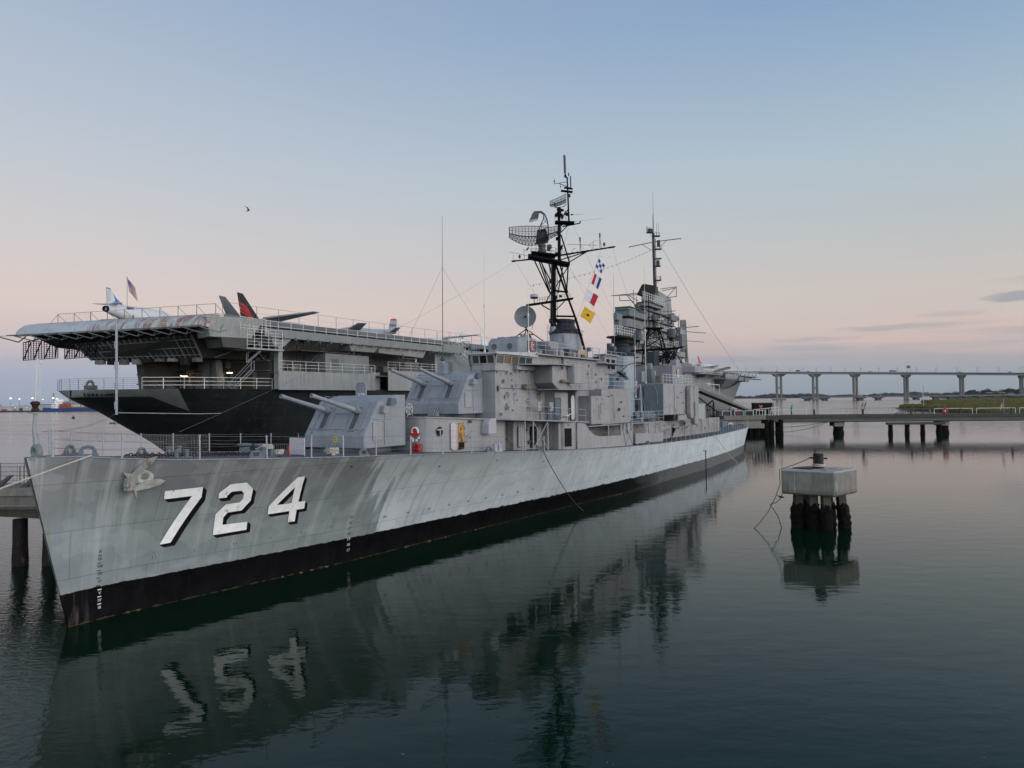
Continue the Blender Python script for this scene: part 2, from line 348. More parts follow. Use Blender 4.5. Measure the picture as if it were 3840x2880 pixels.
def hull_mat():
    m = bpy.data.materials.new('destroyer_hull_paint'); m.use_nodes = True; N = NT(m.node_tree); N.n.clear()
    oc = N.add('ShaderNodeTexCoord').outputs['Object']; sp = N.add('ShaderNodeSeparateXYZ', {0: oc}).outputs; X, Z = sp[0], sp[2]
    big = N.noise(N.mapping(oc, (1, 0, 1.2)), .5, 4, .6)
    fwd = N.ramp(big, [(.3, (.155, .185, .188, 1)), (.7, (.235, .268, .268, 1))])
    aft = N.ramp(big, [(.3, (.36, .41, .43, 1)), (.7, (.50, .545, .56, 1))])
    # ragged start of the fresher, paler paint on the after part
    edge = N.math('ADD', X, N.math('ADD', N.math('MULTIPLY', N.noise(N.mapping(oc, (.8, 0, .12)), 1.4, 4), 9.0), N.math('MULTIPLY', Z, .75)))
    paler = N.ramp(N.math('MULTIPLY', edge, 1 / 60.0), [(.365, 0.0), (.375, 1.0)])
    col = N.mix(paler, fwd, aft)
    upper = N.ramp(N.math('ADD', N.math('MULTIPLY', Z, .16), N.math('MULTIPLY', N.noise(N.mapping(oc, (1.2, 0, .3)), 1.2, 4), .35)), [(.80, 0.0), (1.08, 1.0)])
    col = N.mix(N.math('MULTIPLY', upper, N.math('SUBTRACT', .6, N.math('MULTIPLY', paler, .35))), col, (.165, .17, .175, 1))
    low = N.ramp(Z, [(.2, 1.0), (.58, 0.0)]); col = N.mix(N.math('MULTIPLY', low, 0.0), col, (.3, .34, .33, 1))
    # pale and dark run-down streaks
    s1 = N.ramp(N.noise(N.mapping(oc, (1.5, 0, .09)), 1.1, 5, .7), [(.50, 0.0), (.66, 1.0)])
    fall = N.ramp(N.math('MULTIPLY', Z, .14), [(.15, .25), (.95, 1.0)])
    col = N.mix(N.math('MULTIPLY', N.math('MULTIPLY', s1, fall), .52), col, (.50, .52, .52, 1))
    s2 = N.ramp(N.noise(N.mapping(oc, (1.9, 0, .11), (5, 0, 2)), 1.3, 5, .7), [(.53, 0.0), (.69, 1.0)])
    col = N.mix(N.math('MULTIPLY', s2, .55), col, (.15, .155, .155, 1))
    pt = N.noise(N.mapping(oc, (.55, 0, .9), (9, 0, 4)), .8, 2); pq = N.ramp(pt, [(.54, 0.0), (.56, 1.0)]); col = N.mix(N.math('MULTIPLY', pq, .16), col, (.40, .43, .42, 1)); pq2 = N.ramp(pt, [(.40, 1.0), (.42, 0.0)]); col = N.mix(N.math('MULTIPLY', pq2, .14), col, (.12, .13, .13, 1))
    # rust runs starting at the deck edge and at spots lower down
    s3 = N.ramp(N.noise(N.mapping(oc, (5.5, 0, .16), (2, 0, 9)), 1.0, 3, .6), [(.635, 0.0), (.70, 1.0)])
    col = N.mix(N.math('MULTIPLY', s3, .55), col, (.21, .15, .06, 1))
    # welded plates: thin seams
    br = N.n.new('ShaderNodeTexBrick'); cxy = N.add('ShaderNodeCombineXYZ', {0: X, 1: Z}).outputs[0]; N.l.new(cxy, br.inputs[0])
    br.inputs['Scale'].default_value = 1; br.inputs['Brick Width'].default_value = 6.1; br.inputs['Row Height'].default_value = 1.95; br.inputs['Mortar Size'].default_value = .018; br.inputs['Mortar Smooth'].default_value = .3
    br.inputs['Color1'].default_value = (1, 1, 1, 1); br.inputs['Color2'].default_value = (.93, .93, .93, 1); br.inputs['Mortar'].default_value = (.55, .55, .52, 1)
    col = N.mix(.75, col, br.outputs[0], 'MULTIPLY')
    sp_ = N.ramp(N.noise(N.mapping(oc, (1, 0, 1)), 4.2, 2), [(.76, 0.0), (.78, 1.0)]); col = N.mix(N.math('MULTIPLY', sp_, .6), col, (.09, .075, .06, 1))
    # boot topping, its patchy upper edge, and growth at the waterline
    zb = N.math('ADD', Z, N.math('MULTIPLY', N.math('SUBTRACT', N.noise(N.mapping(oc, (1.0, 0, 2.2)), 1.6, 6, .75), .5), N.ramp(N.math('MULTIPLY', X, .01), [(.02, .28), (.2, .28), (.3, .75), (.6, .5)])))
    blk = N.ramp(zb, [(.0, 1.0), (1.0, 1.0)])
    isb = N.math('LESS_THAN', zb, N.math('SUBTRACT', 1.38, N.math('MULTIPLY', X, .001)))
    bcol = N.ramp(N.noise(oc, 1.1, 4), [(.3, (.0015, .0015, .002, 1)), (.7, (.005, .005, .006, 1))])
    aftb = N.ramp(N.math('ADD', N.math('MULTIPLY', X, .01), N.math('MULTIPLY', N.noise(N.mapping(oc, (.4, 0, 1)), 1.0, 4), .14)), [(.56, 0.0), (.66, .8), (.80, 1.0)])
    bcol = N.mix(aftb, bcol, (.10, .105, .11, 1))
    bdirt = N.ramp(N.noise(N.mapping(oc, (3, 3, .5)), 1.5, 4), [(.52, 0.0), (.75, .45)]); nearbow = N.ramp(N.math('MULTIPLY', X, .1), [(.03, 1.0), (.14, .06)])
    bcol = N.mix(N.math('MULTIPLY', bdirt, nearbow), bcol, (.13, .11, .09, 1))
    col = N.mix(isb, col, bcol)
    zg = N.math('ADD', Z, N.math('MULTIPLY', N.noise(oc, 2.4, 4), -.30))
    col = N.mix(N.math('LESS_THAN', zg, -.13), col, (.05, .042, .02, 1))
    s = N.add('ShaderNodeBsdfPrincipled', {'Base Color': col, 'Roughness': .5, 'Specular IOR Level': N.math('SUBTRACT', .3, N.math('MULTIPLY', isb, .25))})
    dent = N.math('ADD', N.noise(N.mapping(oc, (1, .3, 1)), .9, 3), N.math('MULTIPLY', N.noise(N.mapping(oc, (3.4, 0, .55)), .8, 2), .7)); bmp = N.add('ShaderNodeBump', {'Height': dent, 'Strength': .8, 'Distance': .06})
    bmp2 = N.add('ShaderNodeBump', {'Height': br.outputs['Fac'], 'Strength': .4, 'Distance': -.012, 'Normal': bmp.outputs[0]})
    N.l.new(bmp2.outputs[0], s.inputs['Normal']); N.add('ShaderNodeOutputMaterial', {0: s.outputs[0]}); return m
xs = sorted(set([-1.6, -1.3, -1.0, -.6, -.2, .2, .6, 1, 1.5, 2, 2.5, 3, 3.5, 4] + [4 + .8 * i for i in range(33)] + [31 + 2 * i for i in range(38)] + [105, 106, 107, 108, 109, 110, 111, 111.7, 112.3, 112.8, 113.2, 113.4]))
ts = [-.35, -.15, 0, .1, .2, .3, .4, .5, .6, .7, .8, .88, .94, 1.0]
mb = MB()
for sgn in (-1, 1):
    mb.loft([[(lambda q: (q[0], sgn * q[1], q[2]))(hp(x, t)) for t in ts] for x in xs], closed=False)
n = len(ts)
mb.build('hull', hull_mat(), DD, smooth=True)
mb = MB(); mb.loft([[(hp(x, 1)[0], y * max(.05, dw(x) - .02), zd(x) + .03 * (1 - abs(y)) + .012) for y in (-1, -.66, -.33, 0, .33, .66, 1)] for x in xs], closed=False)
mb.build('main_deck', DECK, DD, smooth=True)
mb = MB()   # rounded gunwale bar
for sgn in (-1, 1): mb.path([(x, sgn * (dw(x) + .005), zd(x)) for x in xs[2:-1]], .03, 5)
mb.build('gunwale', GREYR, DD, smooth=True)
# ---- hull number with its drop shadow, laid on the shell plating
def on_hull(name, polys, mat, off, sub=2):
    me = bpy.data.meshes.new(name); bm = bmesh.new()
    for k, p in enumerate(polys):
        vs = [bm.verts.new((x, k, z)) for x, z in p]; bm.faces.new(vs)
    bm.normal_update(); bmesh.ops.triangulate(bm, faces=bm.faces)
    for _ in range(sub): bmesh.ops.subdivide_edges(bm, edges=bm.edges[:], cuts=1, use_grid_fill=True)
    for v in bm.verts: k = v.co.y; v.co.y = -(side(v.co.x, v.co.z) + off + k * .0012)
    bm.normal_update()
    for f in bm.faces:
        if f.normal.y > 0: f.normal_flip()
    bm.to_mesh(me); bm.free(); me.materials.append(mat)
    o = bpy.data.objects.new(name, me); COL.objects.link(o); o.parent = DD; return o
DIG = {'seven': [[(3.16,5.21),(4.68,5.25),(4.77,4.77),(3.92,2.79),(3.45,2.77),(4.34,4.87),(3.22,4.84)]],
 'two': [[(5.5,4.87),(5.86,5.25),(6.6,5.27),(7.05,4.92),(7.17,4.33),(6.89,3.88),(6.23,3.86),(6.09,3.64),(6.15,3.28),(7.37,3.26),(7.44,2.85),(5.8,2.83),(5.67,3.86),(6.01,4.28),(6.64,4.3),(6.75,4.47),(6.69,4.73),(6.52,4.88),(6.07,4.88),(5.93,4.71),(5.94,4.62),(5.56,4.62)]],
 'four': [[(9.1,5.29),(9.48,5.31),(9.81,3.95),(9.43,3.93),(9.23,4.77)], [(9.1,5.29),(9.23,4.77),(8.65,3.92),(8.33,3.49),(8.23,3.92)], [(8.33,3.49),(8.65,3.92),(9.43,3.93),(9.81,3.95),(10.2,3.95),(10.31,3.54),(9.89,3.52),(10.02,2.9),(9.62,2.9),(9.49,3.51)]]}
SH = (.235, -.165)
for k, ps in DIG.items():
    fs = ps if k != 'four' else ps
    sh = []
    out = ps[0] if k != 'four' else [(9.1,5.29),(9.48,5.31),(9.81,3.95),(10.2,3.95),(10.31,3.54),(9.89,3.52),(10.02,2.9),(9.62,2.9),(9.49,3.51),(8.33,3.49),(8.23,3.92)]
    loops = [out] + ([[(9.23,4.77),(9.43,3.93),(8.65,3.92)]] if k == 'four' else [])
    for lp in loops:
        for a, b in zip(lp, lp[1:] + lp[:1]): sh.append([a, b, (b[0] + SH[0], b[1] + SH[1]), (a[0] + SH[0], a[1] + SH[1])])
    o = on_hull('number_shadow', sh, BLACKF, .006, 2)
    o2 = on_hull('number_' + k, fs, paint('number_white', (.82, .82, .80), .45, .09, 3, .22, .25), .04, 2)
# ---- draft marks
def dmark(x, z, body, mat, size=.15):
    y = -(side(x, z) + .012); y2 = -(side(x + .1, z) + .012); dx = Vector((.1, y2 - y, 0)).normalized()
    dz_ = Vector((0, -(side(x, z + .1) - side(x, z)), .1)).normalized(); nn = dx.cross(dz_)
    M = Matrix(((dx.x, dz_.x, nn.x, x), (dx.y, dz_.y, nn.y, y), (dx.z, dz_.z, nn.z, z), (0, 0, 0, 1)))
    t = text('draft_mark', body, size * 1.35, mat, DD, M, .003); return t
for i, s_ in enumerate(['X', 'IX', 'VIII', 'VII', 'VI']):
    dmark(1.15 + .01 * i, 2.86 - .315 * i, s_, BLACKF, .13)
    q = on_hull('draft_tick', [[(1.06, 2.70 - .315 * i), (1.22, 2.70 - .315 * i), (1.22, 2.67 - .315 * i), (1.06, 2.67 - .315 * i)]], BLACKF, .012, 0)
for i, s_ in enumerate(['V', 'IV', 'III']):
    dmark(1.21, 1.10 - .30 * i, s_, WHITEP, .13)
    on_hull('draft_tick', [[(1.12, 1.27 - .30 * i), (1.28, 1.27 - .30 * i), (1.28, 1.23 - .30 * i), (1.12, 1.23 - .30 * i)]], WHITEP, .012, 0)
for i, k in enumerate(range(23, 16, -1)): dmark(13.74 + .05 * i, 2.58 - .322 * i, str(k), BLACKF if k > 19 else WHITEP, .17)
# ---- bullnose, jackstaff
mb = MB(); mb.torus((-1.18, 0, 7.16), (1, 0, 0), .21, .13, 20, 8); mb.box(-1.5, -.7, -.2, .2, 6.85, 6.98); mb.build('bullnose', paint('bullnose_paint', (.17, .20, .20), .5, .2, 3, .3, .5), DD, smooth=True)
mb = MB(); mb.tube((-1.2, 0, 7.4), (-1.28, 0, 8.0), .085, 10, .075); mb.tube((-1.28, 0, 8.0), (-1.24, 0, 8.72), .075, 10, .06); mb.tube((-1.05, 0, 7.05), (-1.15, 0, 7.9), .05, 8); mb.box(-1.42, -1.06, -.2, .2, 8.68, 8.72)
js = mb.build('jackstaff', paint('jackstaff_grey', (.26, .29, .30), .5, .15, 3), DD, smooth=True)
mb = MB(); mb.lathe([(.09, 0), (.14, .05), (.13, .13), (.09, .17), (.12, .21), (.12, .26), (.17, .31), (.17, .37), (.1, .42)], (-1.24, 0, 8.74), n=12); mb.build('lamp_fitting', paint('red_black_rubber', (.035, .012, .012), .6, .4, 8), js, smooth=True)
mb = MB(); mb.tube((-1.24, 0, 9.15), (-1.18, 0, 10.9), .028, 6, .02); mb.tube((-1.13, 0, 9.1), (-1.08, 0, 10.8), .008, 4); mb.tube((-1.08, 0, 9.1), (-1.03, 0, 10.8), .008, 4); mb.tube((-1.18, 0, 10.8), (-1.03, 0, 10.78), .02, 5); mb.lathe([(.02, 0), (.05, .04), (.05, .1), (.02, .14)], (-1.05, 0, 10.62), n=8); mb.build('upper_pole', RAILW, js)
# ---- chocks along the gunwale
def chock(x, sgn, tall=.34, ln=.5, closed=True):
    a = math.atan2(dw(x + .2) - dw(x - .2), .4) * (-1 if sgn < 0 else 1); d = Vector((math.cos(a), math.sin(a), 0)); nn = Vector((-d.y, d.x, 0))
    c = Vector((hp(x, 1)[0], sgn * (dw(x) - .14), zd(x) + .02)); mb = MB(); rr = .065
    pts = [c - d * ln / 2, c - d * ln * .46 + V(0, 0, tall * .55), c - d * ln * .30 + V(0, 0, tall * .92), c + V(0, 0, tall), c + d * ln * .30 + V(0, 0, tall * .92), c + d * ln * .46 + V(0, 0, tall * .55), c + d * ln / 2]
    mb.path(pts, rr, 8); mb.obox(c + V(0, 0, .05), d * (ln / 2 + .1), nn * .13, V(0, 0, .05))
    for s_ in (-1, 1): mb.obox(c + d * s_ * ln * .42 + V(0, 0, tall * .28), d * .08, nn * .07, V(0, 0, tall * .28))
    return mb.build('chock', BLUEG, DD, smooth=True)
for x, s_ in ((.62, 1), (.3, -1), (6.6, -1), (12.5, -1), (23.2, -1), (29.6, -1), (52, -1), (77, -1), (4.9, 1), (95, -1), (102, -1)): chock(x, s_, .40 if x < 2 else .32, .55 if x < 2 else .5)
# ---- stanchions and lifelines, port side then starboard
def stanchion(x, sgn, h=1.05, r=.03, lean=0, par=DD, name='stanchion'):
    b = Vector((hp(x, 1)[0], sgn * (dw(x) - .1), zd(x))); mb = MB(); t = b + V(lean, 0, h)
    mb.tube(b, t, r, 7); mb.lathe([(r * 1.9, 0), (r * 1.9, .02), (r, .05)], b, n=8); mb.lathe([(r * 1.25, -.04), (r * 1.25, .03)], t, n=7)
    return mb.build(name, RAILM, par, smooth=True), b, t
def line_set(P, hs, r=.009, sg=.02, name='lifeline', mat=WIRE):
    for h in hs:
        mb = MB()
        for (b, t), (b2, t2) in zip(P, P[1:]): mb.path(sag(b.lerp(t, h), b2.lerp(t2, h), sg, 6), r, 4)
        mb.build(name, mat, DD)
SPX = [-.75, 1.35, 4.15, 7.1, 9.35, 11.2, 13.35, 15.9, 18.55, 21.3, 24.3, 27.2, 30.2]
P = [stanchion(x, -1, lean=.0 if x < 2 else random.uniform(-.04, .04), r=.038)[1:] for x in SPX]
line_set(P, (.33, .66, .985))
P2 = [stanchion(x, 1)[1:] for x in (-.5, .75, 2.6, 4.9, 7.0, 9.6, 12, 14.5, 17, 20)]
line_set(P2, (.33, .66, .985))
PA = [stanchion(x, -1, .95, r=.028)[1:] for x in [57.6 + 1.75 * i for i in range(29)] + [108.3, 109.6, 110.8, 111.8]]
line_set(PA, (.5, .985), .010)
PS = [stanchion(x, 1, .95, r=.028)[1:] for x in (92, 94.5, 97, 99.5, 102, 104.5, 107, 109.3, 111)]
line_set(PS, (.5, .985), .010)
def net(P, name='safety_net', z0=.05, z1=.98, step=.11):
    mb = MB()
    for (b, t), (b2, t2) in zip(P, P[1:]):
        n = int((b2 - b).length / step)
        for i in range(n): mb.tube(b.lerp(b2, i / n) + (t - b) * z0, b.lerp(b2, i / n) + (t - b) * z1, .0028, 3, cap=False)
        for k in range(1, 10): mb.tube(b + (t - b) * k / 10, b2 + (t2 - b2) * k / 10, .0028, 3, cap=False)
    mb.build(name, paint('net_cord', (.3, .3, .29), .9), DD)
net(P[:3]); net(P2[:6])
# ---- anchor in its bolster, port bow
hx, hz = 2.1, 5.95; hy = -side(hx, hz)
mb = MB(); mb.torus((hx + .15, hy - .02, hz - .02), (-.25, -1, -.2), .27, .13, 24, 8); mb.build('hawsepipe_lip', paint('hawse_paint', (.38, .38, .35), .5, .15, 3, 0, .5), DD, smooth=True)
an = MB(); cx_, cz_ = 1.72, 5.72; cy_ = -side(cx_, cz_) - .22
an.obox((cx_, cy_, cz_), (.05, -.02, .30), (.03, -.16, 0), (.17, .05, -.03))
an.obox((cx_ - .18, cy_ - .03, cz_ + .02), (.02, 0, .17), (0, -.14, 0), (.08, .02, 0)); an.obox((cx_ - .1, cy_ - .03, cz_ - .24), (.03, 0, .08), (0, -.14, 0), (.13, .02, 0))
def fluke(root, tip, w, side_):
    root, tip = Vector(root), Vector(tip); d = tip - root; u_ = d.cross(V(0, -1, 0)).normalized()
    pts = [root - u_ * w * .55, root + d * .45 - u_ * w, root + d * .8 - u_ * w * .8, tip, root + d * .8 + u_ * w * .6, root + d * .45 + u_ * w * .75, root + u_ * w * .55]
    an.extr([p + V(0, .03, 0) for p in pts], (0, -.07, 0))
fluke((cx_ + .02, cy_ - .05, cz_ + .26), (2.42, -side(2.42, 6.62) - .16, 6.80), .17, 1); fluke((cx_ + .06, cy_ - .08, cz_ - .26), (2.98, -side(2.98, 5.6) - .22, 5.70), .2, -1)
an.extr([(cx_ - .02, cy_ - .02, cz_ + .35), (cx_ - .12, cy_ - .02, cz_ + .12), (cx_ - .42, cy_ - .03, cz_ + .46)], (0, -.1, .02)); an.extr([(cx_ + .02, cy_ - .02, cz_ - .28), (cx_ + .16, cy_ - .02, cz_ - .3), (cx_ + .17, cy_ - .03, cz_ - .72)], (.02, -.1, 0))
an.tube((cx_ + .05, cy_, cz_ + .05), (hx + .15, hy + .1, hz + .1), .07, 8)
an.build('anchor', ANCH, DD, bevel=.012)
# ---- forecastle gear
for y, x0, x1 in ((-.55, 2.8, 8.9), (.55, 2.8, 8.9)):
    mb = MB()
    for i in range(int((x1 - x0) / .17)):
        x = x0 + i * .17; mb.torus((x, y * (1 + .02 * (x - 2)), zd(x) + .12), (0, 1, .15) if i % 2 else (0, .2, 1), .085, .032, 8, 5)
    mb.build('anchor_chain', paint('chain_black', (.035, .02, .02), .7, .5, 6), DD)
for y in (-.5, .8): mb = MB(); mb.lathe([(.42, 0), (.42, .1), (.30, .16), (.25, .42), (.36, .5), (.36, .58), (.1, .62)], (9.3, y, zd(9.3)), n=20); mb.build('capstan', BLUEG, DD, smooth=True)
def bitts(x, y, h=.36, r=.13, m=BLUEG, dx=.5):
    mb = MB(); z = zd(x); mb.box(x - .4, x + .4, y - .2, y + .2, z, z + .06)
    for s_ in (-.5, .5): mb.lathe([(r, 0), (r, h), (r * 1.25, h + .03), (r * 1.25, h + .08), (r * .8, h + .1)], (x + s_ * dx, y, z + .05), n=14)
    return mb.build('bitts', m, DD, smooth=True)
bitts(5.3, .9); bitts(8.2, -2.2); bitts(11.4, -3.5); bitts(24.9, -5.15, .42, .16, paint('bitt_faded_blue', (.33, .37, .42), .6, .25, 4)); bitts(99, -3.2); bitts(4.4, -1.0, .25, .1)
mb = MB(); mb.box(9.75, 9.8, -3.1, -2.05, zd(9.8) + .1, zd(9.8) + .95); mb.tube((9.78, -3.1, zd(9.8)), (9.78, -3.1, zd(9.8) + .3), .02); mb.tube((9.78, -2.05, zd(9.8)), (9.78, -2.05, zd(9.8) + .3), .02); mb.build('spray_screen', paint('screen_pale', (.45, .42, .44), .5, .08, 2), DD)
mb = MB(); rails(mb, [(11.6, -1.2, zd(12)), (11.6, 3.4, zd(12))], .55, 2, .16, .012); mb.build('deck_grating', DKGREY, DD)
# ---- twin gun mounts
def gun_mount(cx, z0, elev=14.0):
    "gun house 4.8 m wide; front foot at cx, rear at cx+3.75"
    g_ = MB(); w_ = 2.38
    prof = [(0, 0), (0, .74), (1.25, 2.70), (2.9, 3.10), (3.75, 3.10), (3.75, 0)]
    inner = [(x, z) for x, z in prof]
    ys = [-w_, w_]
    rings = []
    for y, k in ((-w_, 1), (w_, 1)): rings.append([(cx + x, y, z0 + z) for x, z in prof])
    g_.loft(rings); house = g_.build('gun_house', [GREY], DD, bevel=.035)
    b = MB()   # seams, ribs and frames standing proud
    dx, dz = 1.25, 1.96; L_ = math.hypot(dx, dz); sx, sz = dx / L_, dz / L_; nx, nz = -sz, sx
    S = lambda y, t, o=0: Vector((cx + sx * t + nx * o, y, z0 + .74 + sz * t + nz * o))
    for y in (-1.98, -.62, .55, 1.9): b.obox(S(y, L_ * .55, .02), V(sx, 0, sz) * L_ * .44, (0, .035, 0), V(nx, 0, nz) * .03)
    b.obox(S(0, .42, .02), V(sx, 0, sz) * .025, (0, 2.25, 0), V(nx, 0, nz) * .03)
    for y in (-1.9, -.95, .1, 1.0, 1.9): b.obox(S(y, .2, .02), V(sx, 0, sz) * .2, (0, .03, 0), V(nx, 0, nz) * .025)
    b.obox(S(0, 1.5, .02), V(sx, 0, sz) * .025, (0, .6, 0), V(nx, 0, nz) * .03)
    for s_ in (-1, 1):
        Y = s_ * (w_ + .015)
        b.box(cx + 1.75, cx + 1.83, min(Y, Y + s_ * .03), max(Y, Y + s_ * .03), z0 + .15, z0 + 1.95); b.box(cx + .75, cx + 2.4, min(Y, Y + s_ * .03), max(Y, Y + s_ * .03), z0 + 1.66, z0 + 1.72)
        for hz_ in (.55, 1.1, 1.45): b.box(cx + 1.58, cx + 1.7, min(Y, Y + s_ * .06), max(Y, Y + s_ * .06), z0 + hz_, z0 + hz_ + .1)
    b.build('frame_ribs', GREY, house, bevel=.006)
    for s_ in (-1, 1):
        d_ = MB(); Y = s_ * (w_ + .02); d_.box(cx + .72, cx + 1.58, min(Y, Y + s_ * .045), max(Y, Y + s_ * .045), z0 + .45, z0 + 1.5); d_.build('access_door', PALE, house, bevel=.012)
        for k, (ox, oz, c_) in enumerate(((1.35, 2.05, PALE), (2.0, 2.5, BLUEG))):
            h_ = MB(); Y = s_ * w_; pts = [(cx + ox, 0, z0 + oz), (cx + ox + .14, 0, z0 + oz + .42), (cx + ox + .55, 0, z0 + oz + .36), (cx + ox + .6, 0, z0 + oz + .08), (cx + ox + .35, 0, z0 + oz - .02)]
            h_.extr([(p[0], Y, p[2]) for p in pts], (-.05, s_ * .34, 0)); h_.build('sight_hood', [GREY, BLUEG][k], house, bevel=.012)
    el_ = R(elev)
    for y in (-1.2, 1.2):
        s_ = MB()   # dark embrasure slot: its shade painted as a thin flat plate on the sloping face
        s_.obox(S(y, 1.12, .012), V(sx, 0, sz) * .80, (0, .2, 0), V(nx, 0, nz) * .012); s_.build('barrel_slot_shade', DKGREY, house)
        s_ = MB()
        for yy in (-.23, .23): s_.obox(S(y + yy, 1.12, .03), V(sx, 0, sz) * .84, (0, .025, 0), V(nx, 0, nz) * .035)
        s_.obox(S(y, .3, .03), V(sx, 0, sz) * .025, (0, .25, 0), V(nx, 0, nz) * .035); s_.build('slot_frame', GREY, house)
        r0 = S(y, 1.75, -.25); d_ = V(-math.cos(el_), 0, math.sin(el_))
        q = MB(); q.lathe([(.20, -.1), (.20, .75), (.165, .8), (.155, 1.3), (.13, 2.4), (.115, 3.6), (.115, 3.75), (.125, 3.78), (.125, 4.12), (.085, 4.13), (.075, 4.0)], r0, d_, 18); bar = q.build('gun_barrel', GREY, DD, smooth=True)
        q = MB(); q.torus(r0 + d_ * .72, d_, .2, .02, 16, 5); q.build('barrel_collar', DKGREY, bar)
        q = MB()  # bent guard rails over the slot
        for yy in (-.3, .3):
            q.path([S(y + yy, 1.5, .05), S(y + yy, 1.6, .45), S(y + yy, 2.0, .62), S(y + yy, 2.45, .45), S(y + yy, 2.62, .1)], .018, 5)
        q.tube(S(y - .3, 2.0, .62), S(y + .3, 2.0, .62), .018, 5); q.tube(S(y - .3, 1.6, .45), S(y + .3, 1.6, .45), .018, 5); q.build('slot_guard', GREY, house)
    h_ = MB()   # mount captain's hatch, an open hood on the starboard roof
    hx_, hy_, hz_ = cx + 2.75, 1.0, z0 + 3.08
    h_.path([(hx_ + .75, hy_ - .4, hz_), (hx_ + .75, hy_ - .4, hz_ + .65), (hx_ + .75, hy_ - .28, hz_ + .8), (hx_ + .75, hy_ + .28, hz_ + .8), (hx_ + .75, hy_ + .4, hz_ + .65), (hx_ + .75, hy_ + .4, hz_)], .06, 6)
    h_.box(hx_ + .76, hx_ + .8, hy_ - .38, hy_ + .38, hz_, hz_ + .72); h_.box(hx_, hx_ + .75, hy_ - .4, hy_ - .34, hz_, hz_ + .18)
    h_.build('roof_hatch', GREY, house, smooth=True)
    q = MB(); q.lathe([(2.15, -.32), (2.15, -.02)], (cx + 1.9, 0, z0), n=40); q.build('turntable', DKGREY, DD)
    return house
h1 = gun_mount(14.93, 6.27); h2 = gun_mount(24.45, 8.03)
q = MB(); q.box(14.90, 14.925, -.3, -.04, 6.62, 6.92); q.build('keep_off_sign', paint('sign_yellow', (.55, .48, .08), .6), h1)
Mx = Matrix(((0, 0, -1, 14.895), (-1, 0, 0, -.17), (0, 1, 0, 6.84), (0, 0, 0, 1)))
text('keep_off_lettering', 'KEEP', .09, BLACKF, h1, Mx); Mx[2][3] = 6.72; text('keep_off_lettering', 'OFF', .09, BLACKF, h1, Mx)
for hh, cx0, z00, yy in ((h1, 14.55, 5.95, .9), (h2, 24.2, 7.9, 1.15)):
    q = MB(); q.box(cx0 - .15, cx0 + .15, -yy + .35, -yy + 1.15, z00 + .0, z00 + .28)
    for k in range(4): q.tube((cx0 - .1, -yy + .45 + .2 * k, z00 + .28), (cx0 + .12, -yy + .45 + .2 * k, z00 + .62), .035, 5)
    q.tube((cx0 + .12, -yy + .4, z00 + .62), (cx0 + .12, -yy + 1.1, z00 + .62), .03, 5); q.build('ready_rack', GREY, DD)
q = MB()   # ladder on the rear corner of the after mount
for k in range(9): q.tube((28.02, -2.47, 8.3 + .3 * k), (28.22, -2.47, 8.3 + .3 * k), .014, 4)
q.tube((28.02, -2.47, 8.15), (28.02, -2.47, 11.0), .018, 5); q.tube((28.24, -2.47, 8.15), (28.24, -2.47, 11.0), .018, 5); q.build('ladder', GREY, h2)
q = MB(); q.box(27.95, 28.15, -2.55, -2.43, 8.32, 8.7); q.build('phone_box', paint('box_blue', (.10, .2, .33), .5), h2)
# ---- forward deckhouse (main-deck level) and 01 deck
Z1 = lambda x: 8.02 - (x - 18.0) * .0475      # upper deck height following the sheer
fz = lambda dz: (lambda x, y: zd(x) + dz)
tz = lambda dz: (lambda x, y: Z1(x) + dz)
pl = [(19.25, 2.6), (19.25, -2.6), (19.3, -2.95), (19.42, -3.25), (19.65, -3.5), (19.95, -3.68), (20.4, -3.8), (25.95, -4.2), (27.35, -4.28), (27.35, -3.45), (27.35, 4.2), (20.4, 3.8), (19.65, 3.5)]
q = MB(); q.prism(pl, fz(0), tz(-.05)); dh = q.build('forward_deckhouse', PALE, DD, smooth=True)
q = MB(); q.prism([(27.34, -3.45), (36.1, -3.55), (36.1, 3.5), (27.34, 3.45)], fz(0), tz(-.06)); q.build('deckhouse_recess', PALER, DD)
q = MB(); q.prism([(28.9, -3.46), (28.9, -4.1), (30.3, -4.3), (30.9, -4.0), (30.9, -3.46)], fz(0), tz(-.07)); q.build('deckhouse_bay', PALER, DD, bevel=.03)
q = MB(); q.prism([(34.4, -3.5), (34.4, -5.0), (36.05, -5.75), (36.05, -3.5)], fz(0), tz(-.07)); q.build('passage_bulkhead', PALER, DD)
q = MB(); q.prism([(19.2, 2.75), (19.2, -2.75), (19.4, -3.35), (20, -3.8), (20.4, -3.9), (25.3, -4.35), (26.2, -5.45), (38.6, -5.75), (38.6, 4.5), (20.4, 3.9), (19.4, 3.35)], tz(-.045), tz(.045)); q.build('upper_deck', [GREYR], DD, smooth=False)
q = MB(); q.prism([(19.25, 2.7), (19.25, -2.7), (20.3, -3.75), (25.3, -4.25), (26.25, -5.35), (38.5, -5.65), (38.5, 4.4), (20.4, 3.7)], tz(.049), tz(.055)); q.build('upper_deck_covering', DECK, DD)
q = MB()
for x in (28.5, 34.7): q.tube((x, -5.3, zd(x)), (x, -5.3, Z1(x)), .05, 7)
q.tube((32.0, -5.3, zd(32)), (32.0, -5.3, Z1(32)), .05, 7); q.tube((29.7, -5.3, zd(30)), (29.7, -5.3, Z1(30)), .05, 7)
q.tube((29.7, -5.32, Z1(30) - .1), (32.0, -5.32, zd(32) + .05), .035, 6); q.tube((29.7, -5.28, zd(30) + .05), (32.0, -5.28, Z1(32) - .1), .035, 6); q.build('deck_support', RAILM, DD)
